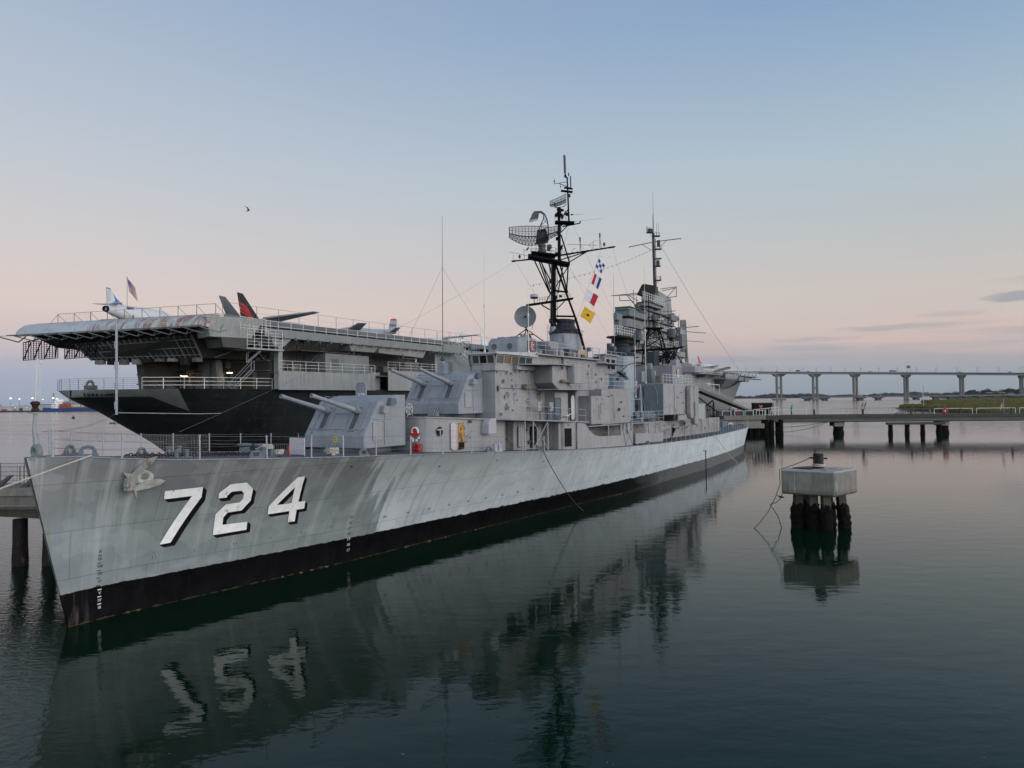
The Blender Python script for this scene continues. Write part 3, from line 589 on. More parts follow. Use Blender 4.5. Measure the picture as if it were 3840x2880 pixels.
def door(x, y, z, w_, h_, m=PALE, op=False, name='door', ribs=False, yaw=0.045):
    q = MB(); n_ = 6; r_ = .16; d = Vector((math.cos(yaw), -math.sin(yaw), 0)); out = Vector((-math.sin(yaw), -math.cos(yaw), 0)); o = Vector((x, y, z)); pts = []
    for cx2, cz2, a0 in ((w_ - r_, h_ - r_, 0), (r_, h_ - r_, 90), (r_, r_, 180), (w_ - r_, r_, 270)):
        for k in range(n_ + 1): a = R(a0 + 90 * k / n_); pts.append(o + d * (cx2 + r_ * math.cos(a)) + V(0, 0, cz2 + r_ * math.sin(a)))
    q.extr(pts, out * .05); ob = q.build(name, m, DD, smooth=False)
    if ribs:
        b = MB(); b.path([p + out * .07 for p in pts] + [pts[0] + out * .07], .035, 5)
        for k in range(1, 7): b.tube(o + d * .04 + V(0, 0, h_ * k / 7) + out * .07, o + d * (w_ - .04) + V(0, 0, h_ * k / 7) + out * .07, .022, 5)
        b.build('door_ribs', m, ob)
    else:
        b = MB(); b.path([p + out * .06 for p in pts] + [pts[0] + out * .06], .02, 5); b.build('door_rim', m, ob)
    return ob
door(21.28, -3.90, zd(21.3) + .16, .62, 1.72, paint('door_pink_grey', (.46, .42, .42), .5, .06, 2), ribs=True, yaw=.072)
dd_ = door(22.02, -3.95, zd(22) + .16, .62, 1.72, INTER, name='open_doorway', yaw=.072)
q = MB()
for k in range(9):
    x0 = 22.08 + random.uniform(0, .3); z0 = zd(22) + random.uniform(.5, 1.5); yy = -3.99 - .072 * (x0 - 22)
    q.mi and None; q.obox((x0 + .08, yy - .02, z0), (random.uniform(.04, .12), 0, 0), (0, .025, 0), (0, 0, random.uniform(.03, .14)))
q.build('door_equipment', paint('bronze_gear', (.17, .09, .025), .5, .6, 9), dd_)
q = MB(); q.box(22.06, 22.6, -4.07, -4.0, zd(22) + .18, zd(22) + .62); q.build('dark_sill', BLACKF, dd_)
door(29.3, -4.25, zd(29.5) + .25, .75, 1.5, PALE, yaw=.13); door(32.4, -3.58, zd(32.4) + .15, .8, 1.65, BLACKF, yaw=.01, name='dark_doorway'); door(33.3, -3.60, zd(33) + .15, .75, 1.65, PALER, yaw=.01)
od = MB(); od.obox((35.2, -5.40, zd(35) + .95), (.36, -.165, 0), (0, .02, 0), (0, 0, .72)); od.build('open_doorway', BLACKF, DD)
# round-topped vent, T badge, floodlight, wooden reel
q = MB(); q.extr([(24.55, -4.12, 6.7), (24.55, -4.12, 7.35), (24.62, -4.12, 7.55), (24.8, -4.12, 7.7), (25.0, -4.12, 7.74), (25.5, -4.14, 7.74), (25.5, -4.14, 6.7)], (0, -.62, 0)); q.build('vent_cowl', paint('vent_paint', (.34, .33, .355), .45, .06), DD, bevel=.02)
q = MB(); q.lathe([(.30, 0), (.30, .03)], (20.28, -3.80, 7.05), (-.05, -1, 0), 28); tb = q.build('round_badge', BLACKF, DD)
q = MB(); q.obox((20.28, -3.85, 7.17), (.33, .015, 0), (0, .012, 0), (0, 0, .055)); q.obox((20.28, -3.85, 6.99), (.06, 0, 0), (0, .012, 0), (0, 0, .24)); q.build('badge_letter', PALE, tb)
q = MB(); q.lathe([(.05, 0), (.1, .05), (.1, .16), (.06, .18)], (23.25, -4.05, 7.62), (-.2, -1, -.4), 12); q.build('floodlight', DKGREY, DD, smooth=True)
q = MB(); q.path([(22.75, -4.05, 6.55), (22.8, -4.3, 6.75), (22.95, -4.4, 7.0)], .015, 4); q.build('door_hook', DKGREY, DD)
# ---- whip antenna base behind mount two's roof, at the foot of the bridge
q = MB(); q.box(26.3, 26.8, 0.15, .75, 10.9, 11.68); q.lathe([(.22, 0), (.22, .1), (.1, .2)], (26.55, .45, 11.68), n=12); wb = q.build('antenna_base', GREY, DD, bevel=.01)
q = MB(); q.lathe([(.1, 0), (.2, .05), (.2, .1), (.05, .4), (.03, .5)], (26.55, .45, 11.9), n=12); q.build('antenna_insulator', paint('green_insulator', (.02, .07, .06), .3), wb, smooth=True)
q = MB(); q.tube((26.55, .45, 12.3), (26.6, .45, 17.6), .035, 6, .028); q.tube((26.6, .45, 17.6), (26.65, .45, 22.6), .026, 6, .012); q.build('whip_antenna', paint('antenna_brown', (.16, .09, .07), .6, .5, 3), wb)

rh = random.Random(31)
for i in range(16):   # small lugs and scupper openings on the shell
    x = 3.3 + 1.85 * i; z = 2.25; q = MB(); y = -side(x, z); q.obox((x, y - .02, z), (.05, 0, 0), (0, .03, 0), (0, 0, .05)); q.obox((x + .1, y - .03, z), (.015, 0, 0), (0, .04, 0), (0, 0, .06)); q.build('hull_lug', GREYR, DD)
for i in range(15):
    x = 13 + 6.1 * i + rh.uniform(-1, 1); z = zd(x) - rh.uniform(.5, .9); q = MB(); q.obox((x, -side(x, z) - .005, z), (.07, 0, 0), (0, .012, 0), (0, 0, .035)); q.build('scupper', BLACKF, DD)
q = MB()
for i in range(26):   # debris and growth along the waterline
    x = 1.5 + rh.random() ** 1.3 * 80; q.lathe([(.02, -.05), (.10, -.01), (.07, .04), (.0, .06)], (x, -side(x, .02) - .03, .0), n=6)
q.build('waterline_growth', paint('growth', (.10, .09, .04), .9, .4, 4), DD)
# ---- bridge tower and pilothouse
bp = [(27.55, -3.42), (33.6, -3.55), (38.4, -3.6), (38.4, 3.2), (34.5, 3.4), (31.4, 1.3), (27.55, -1.45)]
q = MB(); q.prism(bp, tz(0), 11.55); q.build('bridge_tower', PALE, DD, bevel=.02)
q = MB(); q.prism([(27.4, -3.58), (29.2, -3.6), (29.2, -3.42), (27.4, -3.42), (27.4, -2.5), (27.3, -2.5), (27.3, -3.58)], 11.1, 11.56); q.box(30.0, 36.4, -3.85, -3.42, 11.22, 11.56); q.build('bridge_ledge', PALE, DD, bevel=.01)
q = MB()
for x in (30.1, 30.9, 31.8, 32.7, 33.5, 34.3): q.extr([(x, -3.82, 11.22), (x, -3.5, 11.22), (x, -3.5, 10.98)], (.05, 0, 0))
for x in (27.7, 29.1): q.extr([(x, -3.58, 11.1), (x, -3.44, 11.1), (x, -3.44, 10.85)], (.05, 0, 0))
q.build('ledge_bracket', GREY, DD)
def wall_windows(a, b, z0, z1, n, lean=.12, skip=(), mats=None, parent=None, fr=.11):
    "window band between plan points a and b, sloping outwards upwards"
    a, b = Vector((*a, 0)), Vector((*b, 0)); d = (b - a); L = d.length; d.normalize(); out = Vector((d.y, -d.x, 0))
    Q = lambda t, z, o=0: a + d * t + V(0, 0, z0 + (z1 - z0) * z) + out * (lean * z + o)
    f = MB(); wds = L / n
    for k in range(n + 1):
        t = min(max(k * wds, fr * .5), L - fr * .5); f.extr([Q(t - fr * .5, 0, .02), Q(t + fr * .5, 0, .02), Q(t + fr * .5, 1, .02), Q(t - fr * .5, 1, .02)], -out * .07)
    f.extr([Q(0, 0, .022), Q(L, 0, .022), Q(L, .12, .022), Q(0, .12, .022)], -out * .07); f.extr([Q(0, .86, .022), Q(L, .86, .022), Q(L, 1, .022), Q(0, 1, .022)], -out * .07)
    fo = f.build('window_frame', PALE, parent or DD)
    for k in range(n):
        g = MB(); g.extr([Q(k * wds + .03, .1, -.03), Q((k + 1) * wds - .03, .1, -.03), Q((k + 1) * wds - .03, .9, -.03), Q(k * wds + .03, .9, -.03)], -out * .03)
        g.build('window_pane', (mats[k] if mats else GLASSD), fo)
GW = lambda c, n: paint(n, c, .12, .35, 1.3, spec=.6)
wall_windows((27.55, -3.45), (32.9, -3.5), 11.57, 12.3, 5, mats=[GW((.045, .048, .035), 'pane_olive'), GLASSY, GW((.07, .06, .028), 'pane_dim_amber'), GW((.02, .03, .026), 'pane_green'), GLASSD])
wall_windows((27.55, -1.45), (27.55, -3.45), 11.57, 12.3, 3, lean=.12, mats=[GLASSD, BLACKF, GLASSD], fr=.09)
wall_windows((31.4, 1.3), (27.55, -1.45), 11.57, 12.3, 4, lean=.12)
q = MB(); q.prism([(27.7, -3.3), (32.8, -3.35), (34.5, 3.2), (31.5, 1.15), (27.7, -1.5)], 11.5, 12.3); q.build('pilothouse_core', BLACKF, DD)
q = MB(); q.prism([(27.3, -3.72), (30, -3.85), (33.4, -3.8), (34.8, 3.5), (31.3, 1.4), (27.3, -1.3)], 12.3, lambda x, y: 12.42 + max(0, .09 * (x - 28)) * (1 if y > -3.7 else .55)); q.build('pilothouse_roof', paint('roof_silver', (.36, .36, .37), .35, .2, 2, .2), DD)
# upper levels behind the pilothouse
q = MB(); q.prism([(33.0, -3.3), (43.5, -3.45), (43.5, 3.2), (34.5, 3.2)], 11.5, 12.55); q.prism([(38.4, -3.58), (47.9, -3.6), (47.9, 3.3), (38.4, 3.3)], tz(0), 12.48); q.build('midships_house', PALER, DD, bevel=.02)
q = MB(); q.prism([(33.0, -3.9), (45.2, -4.1), (45.8, -3.6), (45.8, 3.6), (34.5, 3.6)], 12.5, 12.6); q.prism([(45.2, -4.6), (50.3, -4.7), (50.3, 3.6), (45.2, 3.6)], 12.22, 12.3); q.build('signal_deck', GREYR, DD)
q = MB(); rails(q, [(33.2, -3.8, 12.6), (45.0, -4.0, 12.6)], 1.0, 3, 1.5, .02); rails(q, [(45.3, -4.5, 12.3), (50.2, -4.6, 12.3)], 1.1, 3, 1.2, .022); rails(q, [(28.0, -3.2, 12.5), (33.0, -3.4, 12.6)], .0001, 1, 1); q.build('signal_deck_railing', RAILM, DD)
q = MB(); rails(q, [(31.5, 1.5, 12.6), (36, 3.4, 12.6)], 1.0, 3, 1.2, .02); q.build('bridge_roof_railing', RAILM, DD)
q = MB(); q.lathe([(.0, -.12), (.2, -.12), (.24, 0), (.24, .3), (.2, .34)], (30.8, .8, 13.1), (1, -.3, 0), 14); q.tube((30.9, .8, 12.5), (30.9, .8, 12.9), .05, 6); q.build('signal_lamp', BLUEG, DD, smooth=True)
# director and small house on top
q = MB(); q.extr([(34.2, -1.6, 12.6), (34.2, -1.6, 13.75), (34.55, -1.6, 14.1), (35.9, -1.6, 14.2), (37.2, -1.6, 14.1), (38.1, -1.6, 13.6), (38.3, -1.6, 12.6)], (0, 3.0, 0)); di = q.build('gun_director', GREY, DD, bevel=.12)
for s_ in (0, 1):
    q = MB(); c = V(34.18, .75 - 1.5 * s_, 13.38); q.torus(c, (1, 0, 0), .19, .045, 18, 6); q.build('porthole_rim', DKGREY, di, smooth=True); q = MB(); q.lathe([(.18, -.01), (.18, .01)], c, (1, 0, 0), 16); q.build('porthole_glass', GLASSD, di)
q = MB(); q.box(34.9, 35.6, -1.0, -.3, 14.15, 14.22); q.box(34.9, 35.6, .2, .9, 14.15, 14.22); q.box(36, 36.5, -1.2, -.7, 14.15, 14.4); q.box(36.3, 36.9, .3, .9, 14.1, 14.35); q.build('director_hatch', GREY, di, bevel=.02)
q = MB(); q.box(35.6, 38.0, -1.64, -1.61, 12.75, 13.9); q.build('sponsor_panel', DKGREY, di)
q = MB()
for k in range(7): q.box(36.1, 36.5 + .12 * (k % 3), -1.67, -1.645, 12.85 + .14 * k, 12.95 + .14 * k)
q.build('panel_lettering', paint('salmon_lettering', (.6, .28, .22), .6), di)
q = MB(); q.box(38.4, 40.2, -2.2, 1.2, 12.6, 14.0); q.build('charthouse', PALER, DD, bevel=.03)
# dish radar on braced legs
dc = Vector((37.9, -.15, 16.12)); ax = Vector((-.80, -.50, .06)).normalized()
q = MB(); q.lathe([(.0, .02), (.25, .035), (.55, .10), (.85, .24), (.93, .3), (.95, .3), (.86, .2), (.55, .04), (.25, -.03), (0, -.05)], dc, ax, 32, cap=False); dish = q.build('radar_dish', paint('dish_grey', (.13, .14, .155), .5, .08, 1), DD, smooth=True)
q = MB(); q.tube(dc, dc + ax * .33, .045, 8); q.lathe([(.09, .3), (.09, .38)], dc, ax, 10); q.build('dish_feed', BLACKM, dish)
q = MB(); bk = dc - ax * .25; q.lathe([(.3, 0), (.25, .35), (.15, .5)], dc - ax * .05, -ax, 12); q.obox(bk - ax * .25, ax * .3, ax.cross(V(0, 0, 1)) * .3, V(0, 0, .28)); q.tube(bk - ax * .2, (38.3, .0, 15.2), .12, 8); q.build('dish_drive', BLACKM, dish, smooth=True)
q = MB(); T_ = V(38.35, 0, 15.15)
for dx, dy in ((-1.3, -1.2), (-1.3, 1.0), (1.2, -1.2), (1.2, 1.1), (-.4, -.9), (.4, .6)): q.tube(T_, T_ + V(dx, dy, -1.15), .045, 6)
q.torus(T_ + V(0, 0, -.5), (0, 0, 1), .6, .03, 16, 5); q.tube(T_ + V(.6, -.2, 0), T_ + V(.9, -.3, .7), .025, 5); q.tube(T_ + V(.9, -.3, .7), T_ + V(.2, -.1, .75), .02, 5); q.build('dish_legs', paint('maroon_legs', (.07, .02, .028), .6, .4, 4), DD)
q = MB(); q.lathe([(.13, 0), (.15, .1), (.10, 1.0), (.09, 1.2)], (42.1, -2.0, 13.25), (.15, -.98, .02), 14); q.build('searchlight_tube', GREY, DD, smooth=True)
q = MB(); q.lathe([(.0, 0), (.2, .02), (.22, .3), (.1, .4)], (44.0, -3.3, 13.5), (-.5, -.85, 0), 14); q.tube((44.1, -3.2, 12.6), (44.1, -3.2, 13.4), .05, 6); q.build('signal_searchlight', BLUEG, DD, smooth=True)
q = MB(); q.box(44.2, 46.2, -2.2, -2.1, 12.7, 13.6); q.build('flag_locker', paint('locker_tan', (.42, .30, .18), .6, .25, 3), DD)
q = MB(); q.box(41.5, 43.5, -2.6, -2.0, 12.6, 13.5); q.box(46.5, 47.6, -3.4, -2.6, 12.35, 13.0); q.build('deck_locker', DKGREY, DD, bevel=.02)
# ---- bridge-wing sponson, tub and support
q = MB(); q.prism([(33.2, -3.55), (32.6, -5.45), (36.2, -5.6), (36.2, -3.5)], 10.25, 11.62); q.extr([(33.2, -3.55, 10.26), (32.62, -5.45, 10.26), (33.4, -5.5, 9.82), (34.4, -3.55, 9.8)], (.3, 0, 0))
q.hexa([(33.4, -5.4, 9.78), (36.0, -5.5, 9.78), (36.0, -3.5, 9.78), (34, -3.5, 9.78), (32.62, -5.45, 10.25), (35.3, -5.55, 10.25), (35.3, -3.5, 10.25), (33.2, -3.55, 10.25)]); q.build('bridge_wing', [PALE], DD, bevel=.015)
q = MB(); q.prism([(30.0, -3.9), (30.0, -3.5), (36.3, -3.5), (36.3, -6.05), (32.4, -5.95)][::-1], 11.6, 11.66); q.build('wing_gutter', GREY, DD)
q = MB(); c = V(36.0, -5.45, 10.35)
q.prism([(34.9, -5.6), (35.0, -6.15), (35.45, -6.5), (36.1, -6.55), (36.6, -6.2), (36.7, -5.5), (36.3, -4.9), (35.2, -4.9)], 10.2, 11.72); q.build('lookout_tub', PALE, DD, smooth=True)
q = MB(); q.prism([(33.0, -4.0), (33.0, -5.75), (39.3, -5.95), (39.3, -3.5)], 9.70, 9.78); q.build('wing_deck', GREYR, DD)
q = MB(); q.hexa([(34.2, -3.5, 9.79), (39.0, -3.5, 9.79), (39.0, -5.0, 9.79), (34.2, -5.5, 9.79), (35, -3.5, 10.2), (37.5, -3.5, 10.2), (37.0, -4.6, 10.2), (35, -5.3, 10.2)]); q.build('wing_fairing', PALER, DD)
q = MB(); q.box(33.6, 35.2, -5.85, -5.55, 10.3, 10.32); q.box(33.7, 35.0, -5.8, -5.6, 10.32, 10.5); q.box(31.2, 32.0, -3.95, -3.6, 9.8, 10.15); q.build('equipment_shelf', paint('rust_box', (.17, .13, .1), .6, .5, 5, rust=.5), DD)
# wall clutter on the bridge tower side
q = MB(); q.torus((29.1, -3.52, 9.35), (0, 1, 0), .19, .02, 20, 5); q.tube((28.95, -3.52, 9.45), (29.2, -3.52, 9.2), .02, 5); q.build('wall_valve', DKGREY, DD)
q = MB(); q.tube((27.6, -3.46, 9.85), (33.2, -3.6, 9.78), .018, 5); q.tube((33.9, -3.65, 7.4), (33.9, -3.65, 9.7), .03, 6); q.torus((33.7, -3.68, 9.55), (0, 1, 0), .2, .035, 12, 5, 0, math.pi); q.tube((33.5, -3.68, 9.0), (33.5, -3.68, 9.55), .035, 5); q.box(27.75, 27.9, -3.55, -3.44, 9.6, 10.0)
for k in range(4): q.box(32.0 + .1 * (k % 2), 32.25, -3.62, -3.55, 8.3 + .22 * k, 8.38 + .22 * k)
q.tube((29.9, -3.5, 11.0), (30.7, -3.5, 11.0), .02, 4); q.build('wall_pipes', DKGREY, DD)
q = MB(); q.obox((32.6, -4.3, 8.45), (.28, -.02, 0), (0, .015, 0), (0, 0, .36)); q.build('gun_shield', PALE, DD); q = MB(); q.obox((34.2, -4.5, 8.4), (.3, -.02, 0), (0, .015, 0), (0, 0, .34)); gs = q.build('gun_shield', PALE, DD)
q = MB(); q.tube((33.4, -4.6, 7.35), (33.4, -4.6, 8.2), .11, 8, .06); q.obox((33.5, -4.6, 8.3), (.25, -.05, .04), (0, .08, 0), (0, 0, .09)); q.tube((33.0, -4.9, 8.25), (34.4, -4.3, 8.5), .025, 5); q.build('machine_gun', paint('gun_blue_steel', (.05, .07, .1), .4, .2, 4), DD)
q = MB(); q.prism([(34.9, -3.55), (35.0, -4.4), (35.5, -4.75), (36.2, -4.85), (36.8, -4.7), (37.1, -4.2), (37.1, -3.55)], tz(.05), 9.5); q.build('vent_trunk', PALE, DD, smooth=True)
door(34.95, -4.42, 7.35, .55, 1.75, BLUEG, yaw=.55)
q = MB(); pts = [(38.35 + .33 * math.cos(R(a)), 0, (8.95 + .35 * math.sin(R(a))) if a <= 180 else (7.55 + .35 * math.sin(R(a)))) for a in range(0, 360, 20)]
q.extr([(p[0], -4.35, p[2]) for p in pts], (0, -.06, 0)); q.build('rescue_litter', paint('litter_white', (.5, .51, .5), .5, .05), DD, bevel=.015)
q = MB(); rails(q, [(26.3, -5.3, Z1(26) + .05), (38.4, -5.55, Z1(38.4) + .05)], .98, 2, 3.1, .018); rails(q, [(38.45, -5.5, Z1(38.4) + .05), (38.45, -4.0, Z1(38.4) + .05)], .98, 2, 1.2, .018); q.build('upper_deck_railing', RAILM, DD)
q = MB(); rails(q, [(36.8, -5.75, 9.78), (47.8, -5.85, 9.75)], 1.12, 3, 1.8, .024); q.build('boat_deck_railing', RAILM, DD)
# ---- big overhanging box amidships
q = MB(); q.prism([(41.7, -5.60), (48.4, -5.62), (48.4, -3.5), (41.7, -3.5)], 6.68, 9.85); q.prism([(39.5, -5.58), (43.0, -5.66), (43.0, -3.5), (39.5, -3.5)], 6.78, 9.22); q.build('overhanging_box', PALER, DD, bevel=.05)
q = MB(); q.box(38.9, 41.8, -4.4, -3.5, 7.0, 9.7); q.build('box_side_house', GREYR, DD, bevel=.04)
q = MB()
for x in (40.3, 41.4): q.tube((x, -5.72, 9.0), (x + .25, -5.72, 8.86), .02, 4)
q.tube((41.2, -5.72, 8.55), (42.0, -5.72, 8.55), .018, 4); q.tube((44.3, -5.66, 7.0), (44.3, -5.66, 9.7), .012, 4); q.build('box_fittings', DKGREY, DD)
q = MB(); q.prism([(38.4, -5.75), (57.8, -5.85), (57.8, -2), (38.4, -2)], lambda x, y: 6.62 - (x - 40) * .012, lambda x, y: 6.70 - (x - 40) * .012); q.build('boat_deck', GREYR, DD)
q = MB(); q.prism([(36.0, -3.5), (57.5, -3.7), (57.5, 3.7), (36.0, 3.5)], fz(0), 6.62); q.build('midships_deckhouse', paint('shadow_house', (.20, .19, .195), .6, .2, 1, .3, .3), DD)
# side bulwark plating with cut-outs
def plate(pts, name='side_bulwark', m=PALE, th=.06, y0=-5.88):
    q = MB(); q.extr([(x, y0 - .004 * (x - 36), z) for x, z in pts], (0, th, 0)); return q.build(name, m, DD)
dk = lambda x: zd(x) + .04
plate([(36.0, dk(36)), (38.3, dk(38.3) - .0), (45.2, dk(45.2) + .02), (45.2, dk(45.2) + 1.0), (40.8, dk(40.8) + .98), (39.4, dk(39.4) + 1.05), (38.4, dk(38.4) + 1.45), (37.6, dk(37.6) + 2.0), (37.3, 6.98), (36.0, 7.05)])
plate([(45.2, dk(45.2) + .02), (48.2, dk(48.2) + .02), (48.2, 6.62), (47.9, 6.62), (47.9, 5.9), (47.6, 5.9), (47.6, 6.62), (46.9, 6.62), (46.9, 5.6), (46.4, 5.6), (46.4, 6.62), (46.0, 6.62), (45.9, 5.75), (45.6, 6.2), (45.6, 6.62), (45.2, 6.62)], 'side_screen')
plate([(48.9, dk(48.9) + .12), (57.0, dk(57) + .16), (57.0, dk(57) + 1.06), (48.9, dk(48.9) + 1.12)])
for x in (38.5, 40.5, 42.0, 49.5, 51.2, 52.8, 54.0, 55.6, 56.6): q = MB(); q.tube((x, -5.9, zd(x)), (x, -5.9, zd(x) + .2), .035, 5); q.build('bulwark_foot', RAILM, DD)
q = MB(); q.tube((46.4, -5.97, dk(46)), (45.4, -5.97, 6.6), .035, 5); q.tube((46.4, -5.97, dk(46)), (47.9, -5.97, 6.6), .03, 5); q.tube((48.1, -5.97, dk(48)), (46.3, -5.97, 6.6), .03, 5)
q.build('side_frame', RAILM, DD)
for x in (42.7, 52.2, 53.2, 55.3, 56.4, 57.0): q = MB(); q.tube((x, -5.75, zd(x)), (x, -5.75, 6.6), .05, 6); q.build('deck_support', RAILM, DD)
q = MB()
for k in range(7): q.box(54.2, 55.2, -4.6 - .1 * k, -4.35 - .1 * k, 4.6 + .27 * k, 4.64 + .27 * k)
q.build('inner_stair', RAILM, DD)
# ---- boat davit, torpedo tubes on the boat deck
q = MB(); q.tube((52.3, -5.3, 6.6), (52.3, -5.3, 8.3), .13, 10, .12); q.tube((52.3, -5.3, 8.3), (52.35, -5.2, 10.35), .09, 8, .05); q.tube((52.3, -5.3, 8.9), (49.6, -5.3, 8.85), .04, 6); q.tube((52.35, -5.2, 10.35), (49.8, -5.2, 9.3), .035, 6); q.tube((52.35, -5.2, 10.35), (54.2, -4.2, 6.7), .03, 6); q.tube((52.35, -5.2, 10.35), (54.6, -5.0, 7.1), .03, 6); q.tube((52.35, -5.2, 10.35), (54.6, -4.6, 10.0), .035, 6); q.tube((52.3, -5.3, 8.9), (53.9, -4.3, 6.7), .025, 6); q.build('davit', paint('davit_grey', (.27, .31, .33), .45, .1), DD)
q = MB(); tx = [(57.9, -4.75, 7.0, .21), (57.9, -4.35, 6.95, .21), (57.9, -4.55, 7.36, .21)]
for i, (x, y, z, r_) in enumerate(tx): q.lathe([(r_ * .6, -3.4), (r_ * 1.0, -3.2), (r_, -.2), (r_ * 1.12, -.18), (r_ * 1.12, 0), (r_ * .75, .01), (r_ * .7, -.15)], (x + .0, y, z), (.96, -.27, 0), 16)
tt = q.build('torpedo_tubes', BLUEG, DD, smooth=True)
for i, (x, y, z, r_) in enumerate(tx):
    q = MB(); q.lathe([(.155, 0), (.15, .03), (.06, .08)], (x, y, z), (.96, -.27, 0), 14); q.build('tube_muzzle', [REDP, REDP, RUSTM][i], tt)
q = MB(); rails(q, [(48.6, -5.75, 6.65), (57.7, -5.8, 6.55)], 1.05, 3, 1.5, .022); q.build('torpedo_deck_railing', RAILM, DD)
q = MB(); q.box(51.2, 51.7, -5.68, -5.6, 7.1, 7.5); q.build('notice_board', paint('board_navy', (.02, .04, .12), .5), DD); q = MB(); q.box(51.42, 51.48, -5.70, -5.685, 7.16, 7.44); q.build('notice_mark', WHITEP, DD)
# ---- funnels
def funnel(cx, z0, z1, rx, ry, name='funnel', tilt=.0, m=GREY):
    el_ = lambda z, k=1, n=28: [(cx + rx * k * math.cos(2 * math.pi * i / n) + tilt * (z - z0), ry * k * math.sin(2 * math.pi * i / n), z) for i in range(n)]
    q = MB(); q.loft([el_(z0), el_(z1)]); fu = q.build('funnel', m, DD, smooth=True)
    q = MB(); q.loft([el_(z1, 1.06), el_(z1 + .06, 1.06)]); q.loft([el_(z1 + .06, 1.0), el_(z1 + .35, .86), el_(z1 + .7, .66), el_(z1 + 1.05, .55), el_(z1 + 1.35, .62), el_(z1 + 1.45, .62)]); q.build('funnel_cap', paint('funnel_soot', (.02, .022, .03), .55, .5, 4, rust=.12), fu, smooth=True)
    q = MB(); p = el_(z1 + .3, 1.02, 14)
    for a in p: q.tube(a, (a[0], a[1], z1 + .08), .02, 4)
    q.torus((cx + tilt * (z1 - z0), 0, z1 + .3), (0, 0, 1), (rx + ry) / 2, .018, 24, 4); q.build('cap_ring', BLACKM, fu)
    q = MB()
    for zz in (z0 + (z1 - z0) * .45, z0 + (z1 - z0) * .93): q.loft([el_(zz, 1.012), el_(zz + .05, 1.012)])
    fx = cx + rx * .45
    for k in range(int((z1 - z0) / .3)): q.tube((fx - .18, -ry * .93, z0 + .2 + .3 * k), (fx + .18, -ry * .93, z0 + .2 + .3 * k), .015, 4)
    for s_ in (-.18, .18): q.tube((fx + s_, -ry * .93, z0 + .1), (fx + s_, -ry * .93, z1), .018, 4)
    q.tube((cx - rx * .9, -ry * .55, z1 - .2), (cx - rx * .9, -ry * .55, z0 + (z1 - z0) * .55), .05, 6); q.tube((cx - rx * .9, -ry * .55, z0 + (z1 - z0) * .55), (cx, -ry * 1.03, z0 + (z1 - z0) * .52), .05, 6); q.build('funnel_ladder', GREYR, fu)
    return fu
f1 = funnel(46.2, 12.5, 15.2, 2.15, 1.35)
f2 = funnel(60.6, 4.5, 13.72, 1.62, 1.38, m=paint('funnel_blue_grey', (.25, .29, .315), .45, .08, .7, .3, .1))
q = MB()
for k, ch in enumerate('SAFETY'): pass
q = MB(); q.box(61.3, 61.75, -1.42, -1.28, 9.1, 10.9); 
pn = q.build('safety_panel', paint('panel_offwhite', (.42, .40, .40), .6), f2)
q = MB()
for k in range(6): q.box(61.36, 61.68, -1.45, -1.425, 9.2 + .28 * k, 9.24 + .28 * k); q.box(61.38 + .1 * (k % 3), 61.42 + .1 * (k % 3), -1.45, -1.425, 9.2 + .28 * k, 9.4 + .28 * k)
q.build('safety_lettering', paint('faded_red', (.4, .14, .12), .6), pn)
q = MB(); q.obox((54.8, -3.2, 12.55), (1.1, -.6, .28), (.02, .05, 0), (0, 0, .06)); q.obox((51.8, -3.6, 11.3), (.35, -.3, -.35), (.2, .3, 0), (.03, .02, .07)); q.tube((51.5, -3.4, 11.6), (52.3, -3.9, 12.3), .05, 6); q.tube((51.2, -3.2, 10.9), (52.0, -3.8, 11.5), .16, 8); q.build('boat_boom', DKGREY, DD)
q = MB(); q.box(48.5, 51.6, -3.0, -2.2, 11.4, 13.2); q.box(48.4, 51.8, -3.3, -1.9, 13.2, 13.35); q.build('after_searchlight_house', GREYR, DD, bevel=.03)
q = MB(); q.lathe([(0, 0), (.28, .02), (.3, .3), (.22, .5)], (50.6, -2.9, 13.9), (-.3, -.9, .1), 14); q.box(50.35, 50.9, -2.9, -2.5, 13.3, 14.5); q.build('after_searchlight', DKGREY, DD, smooth=True)
q = MB(); q.box(49.0, 49.8, -3.02, -2.95, 11.9, 12.9); q.box(50.2, 51.2, -3.02, -2.95, 11.9, 12.9); q.build('dark_window', BLACKF, DD)
# slender poles between the stacks
def whip(x, y, z0, z1, r=.03, m=WHITEP, name='whip_antenna', kink=None):
    q = MB(); zk = z0 + (z1 - z0) * .45; q.tube((x, y, z0), (x, y, zk), r, 6, r * .9); q.tube((x, y, zk), (x + .05, y, z1), r * .6, 5, r * .3); q.lathe([(r * 1.8, 0), (r * 1.8, .25), (r, .3)], (x, y, zk - .15), n=8); q.lathe([(r * 2, 0), (r * 2.4, .15), (r, .25)], (x, y, z0), n=8); return q.build(name, m, DD, smooth=True)
whip(28.6, -1.9, 12.5, 20.2, .032, paint('antenna_white', (.55, .54, .53), .5, .2, 4)); whip(32.8, -3.3, 12.6, 19.3, .034, WHITEP)
whip(50.4, -3.3, 13.4, 21.5, .035, WIRE); whip(56.2, -3.3, 9.0, 20.9, .04, paint('antenna_pale', (.5, .5, .47), .5, .2, 4)); whip(64.4, -1.5, 10.7, 24.6, .055, paint('antenna_cream', (.55, .54, .48), .5, .2, 4))

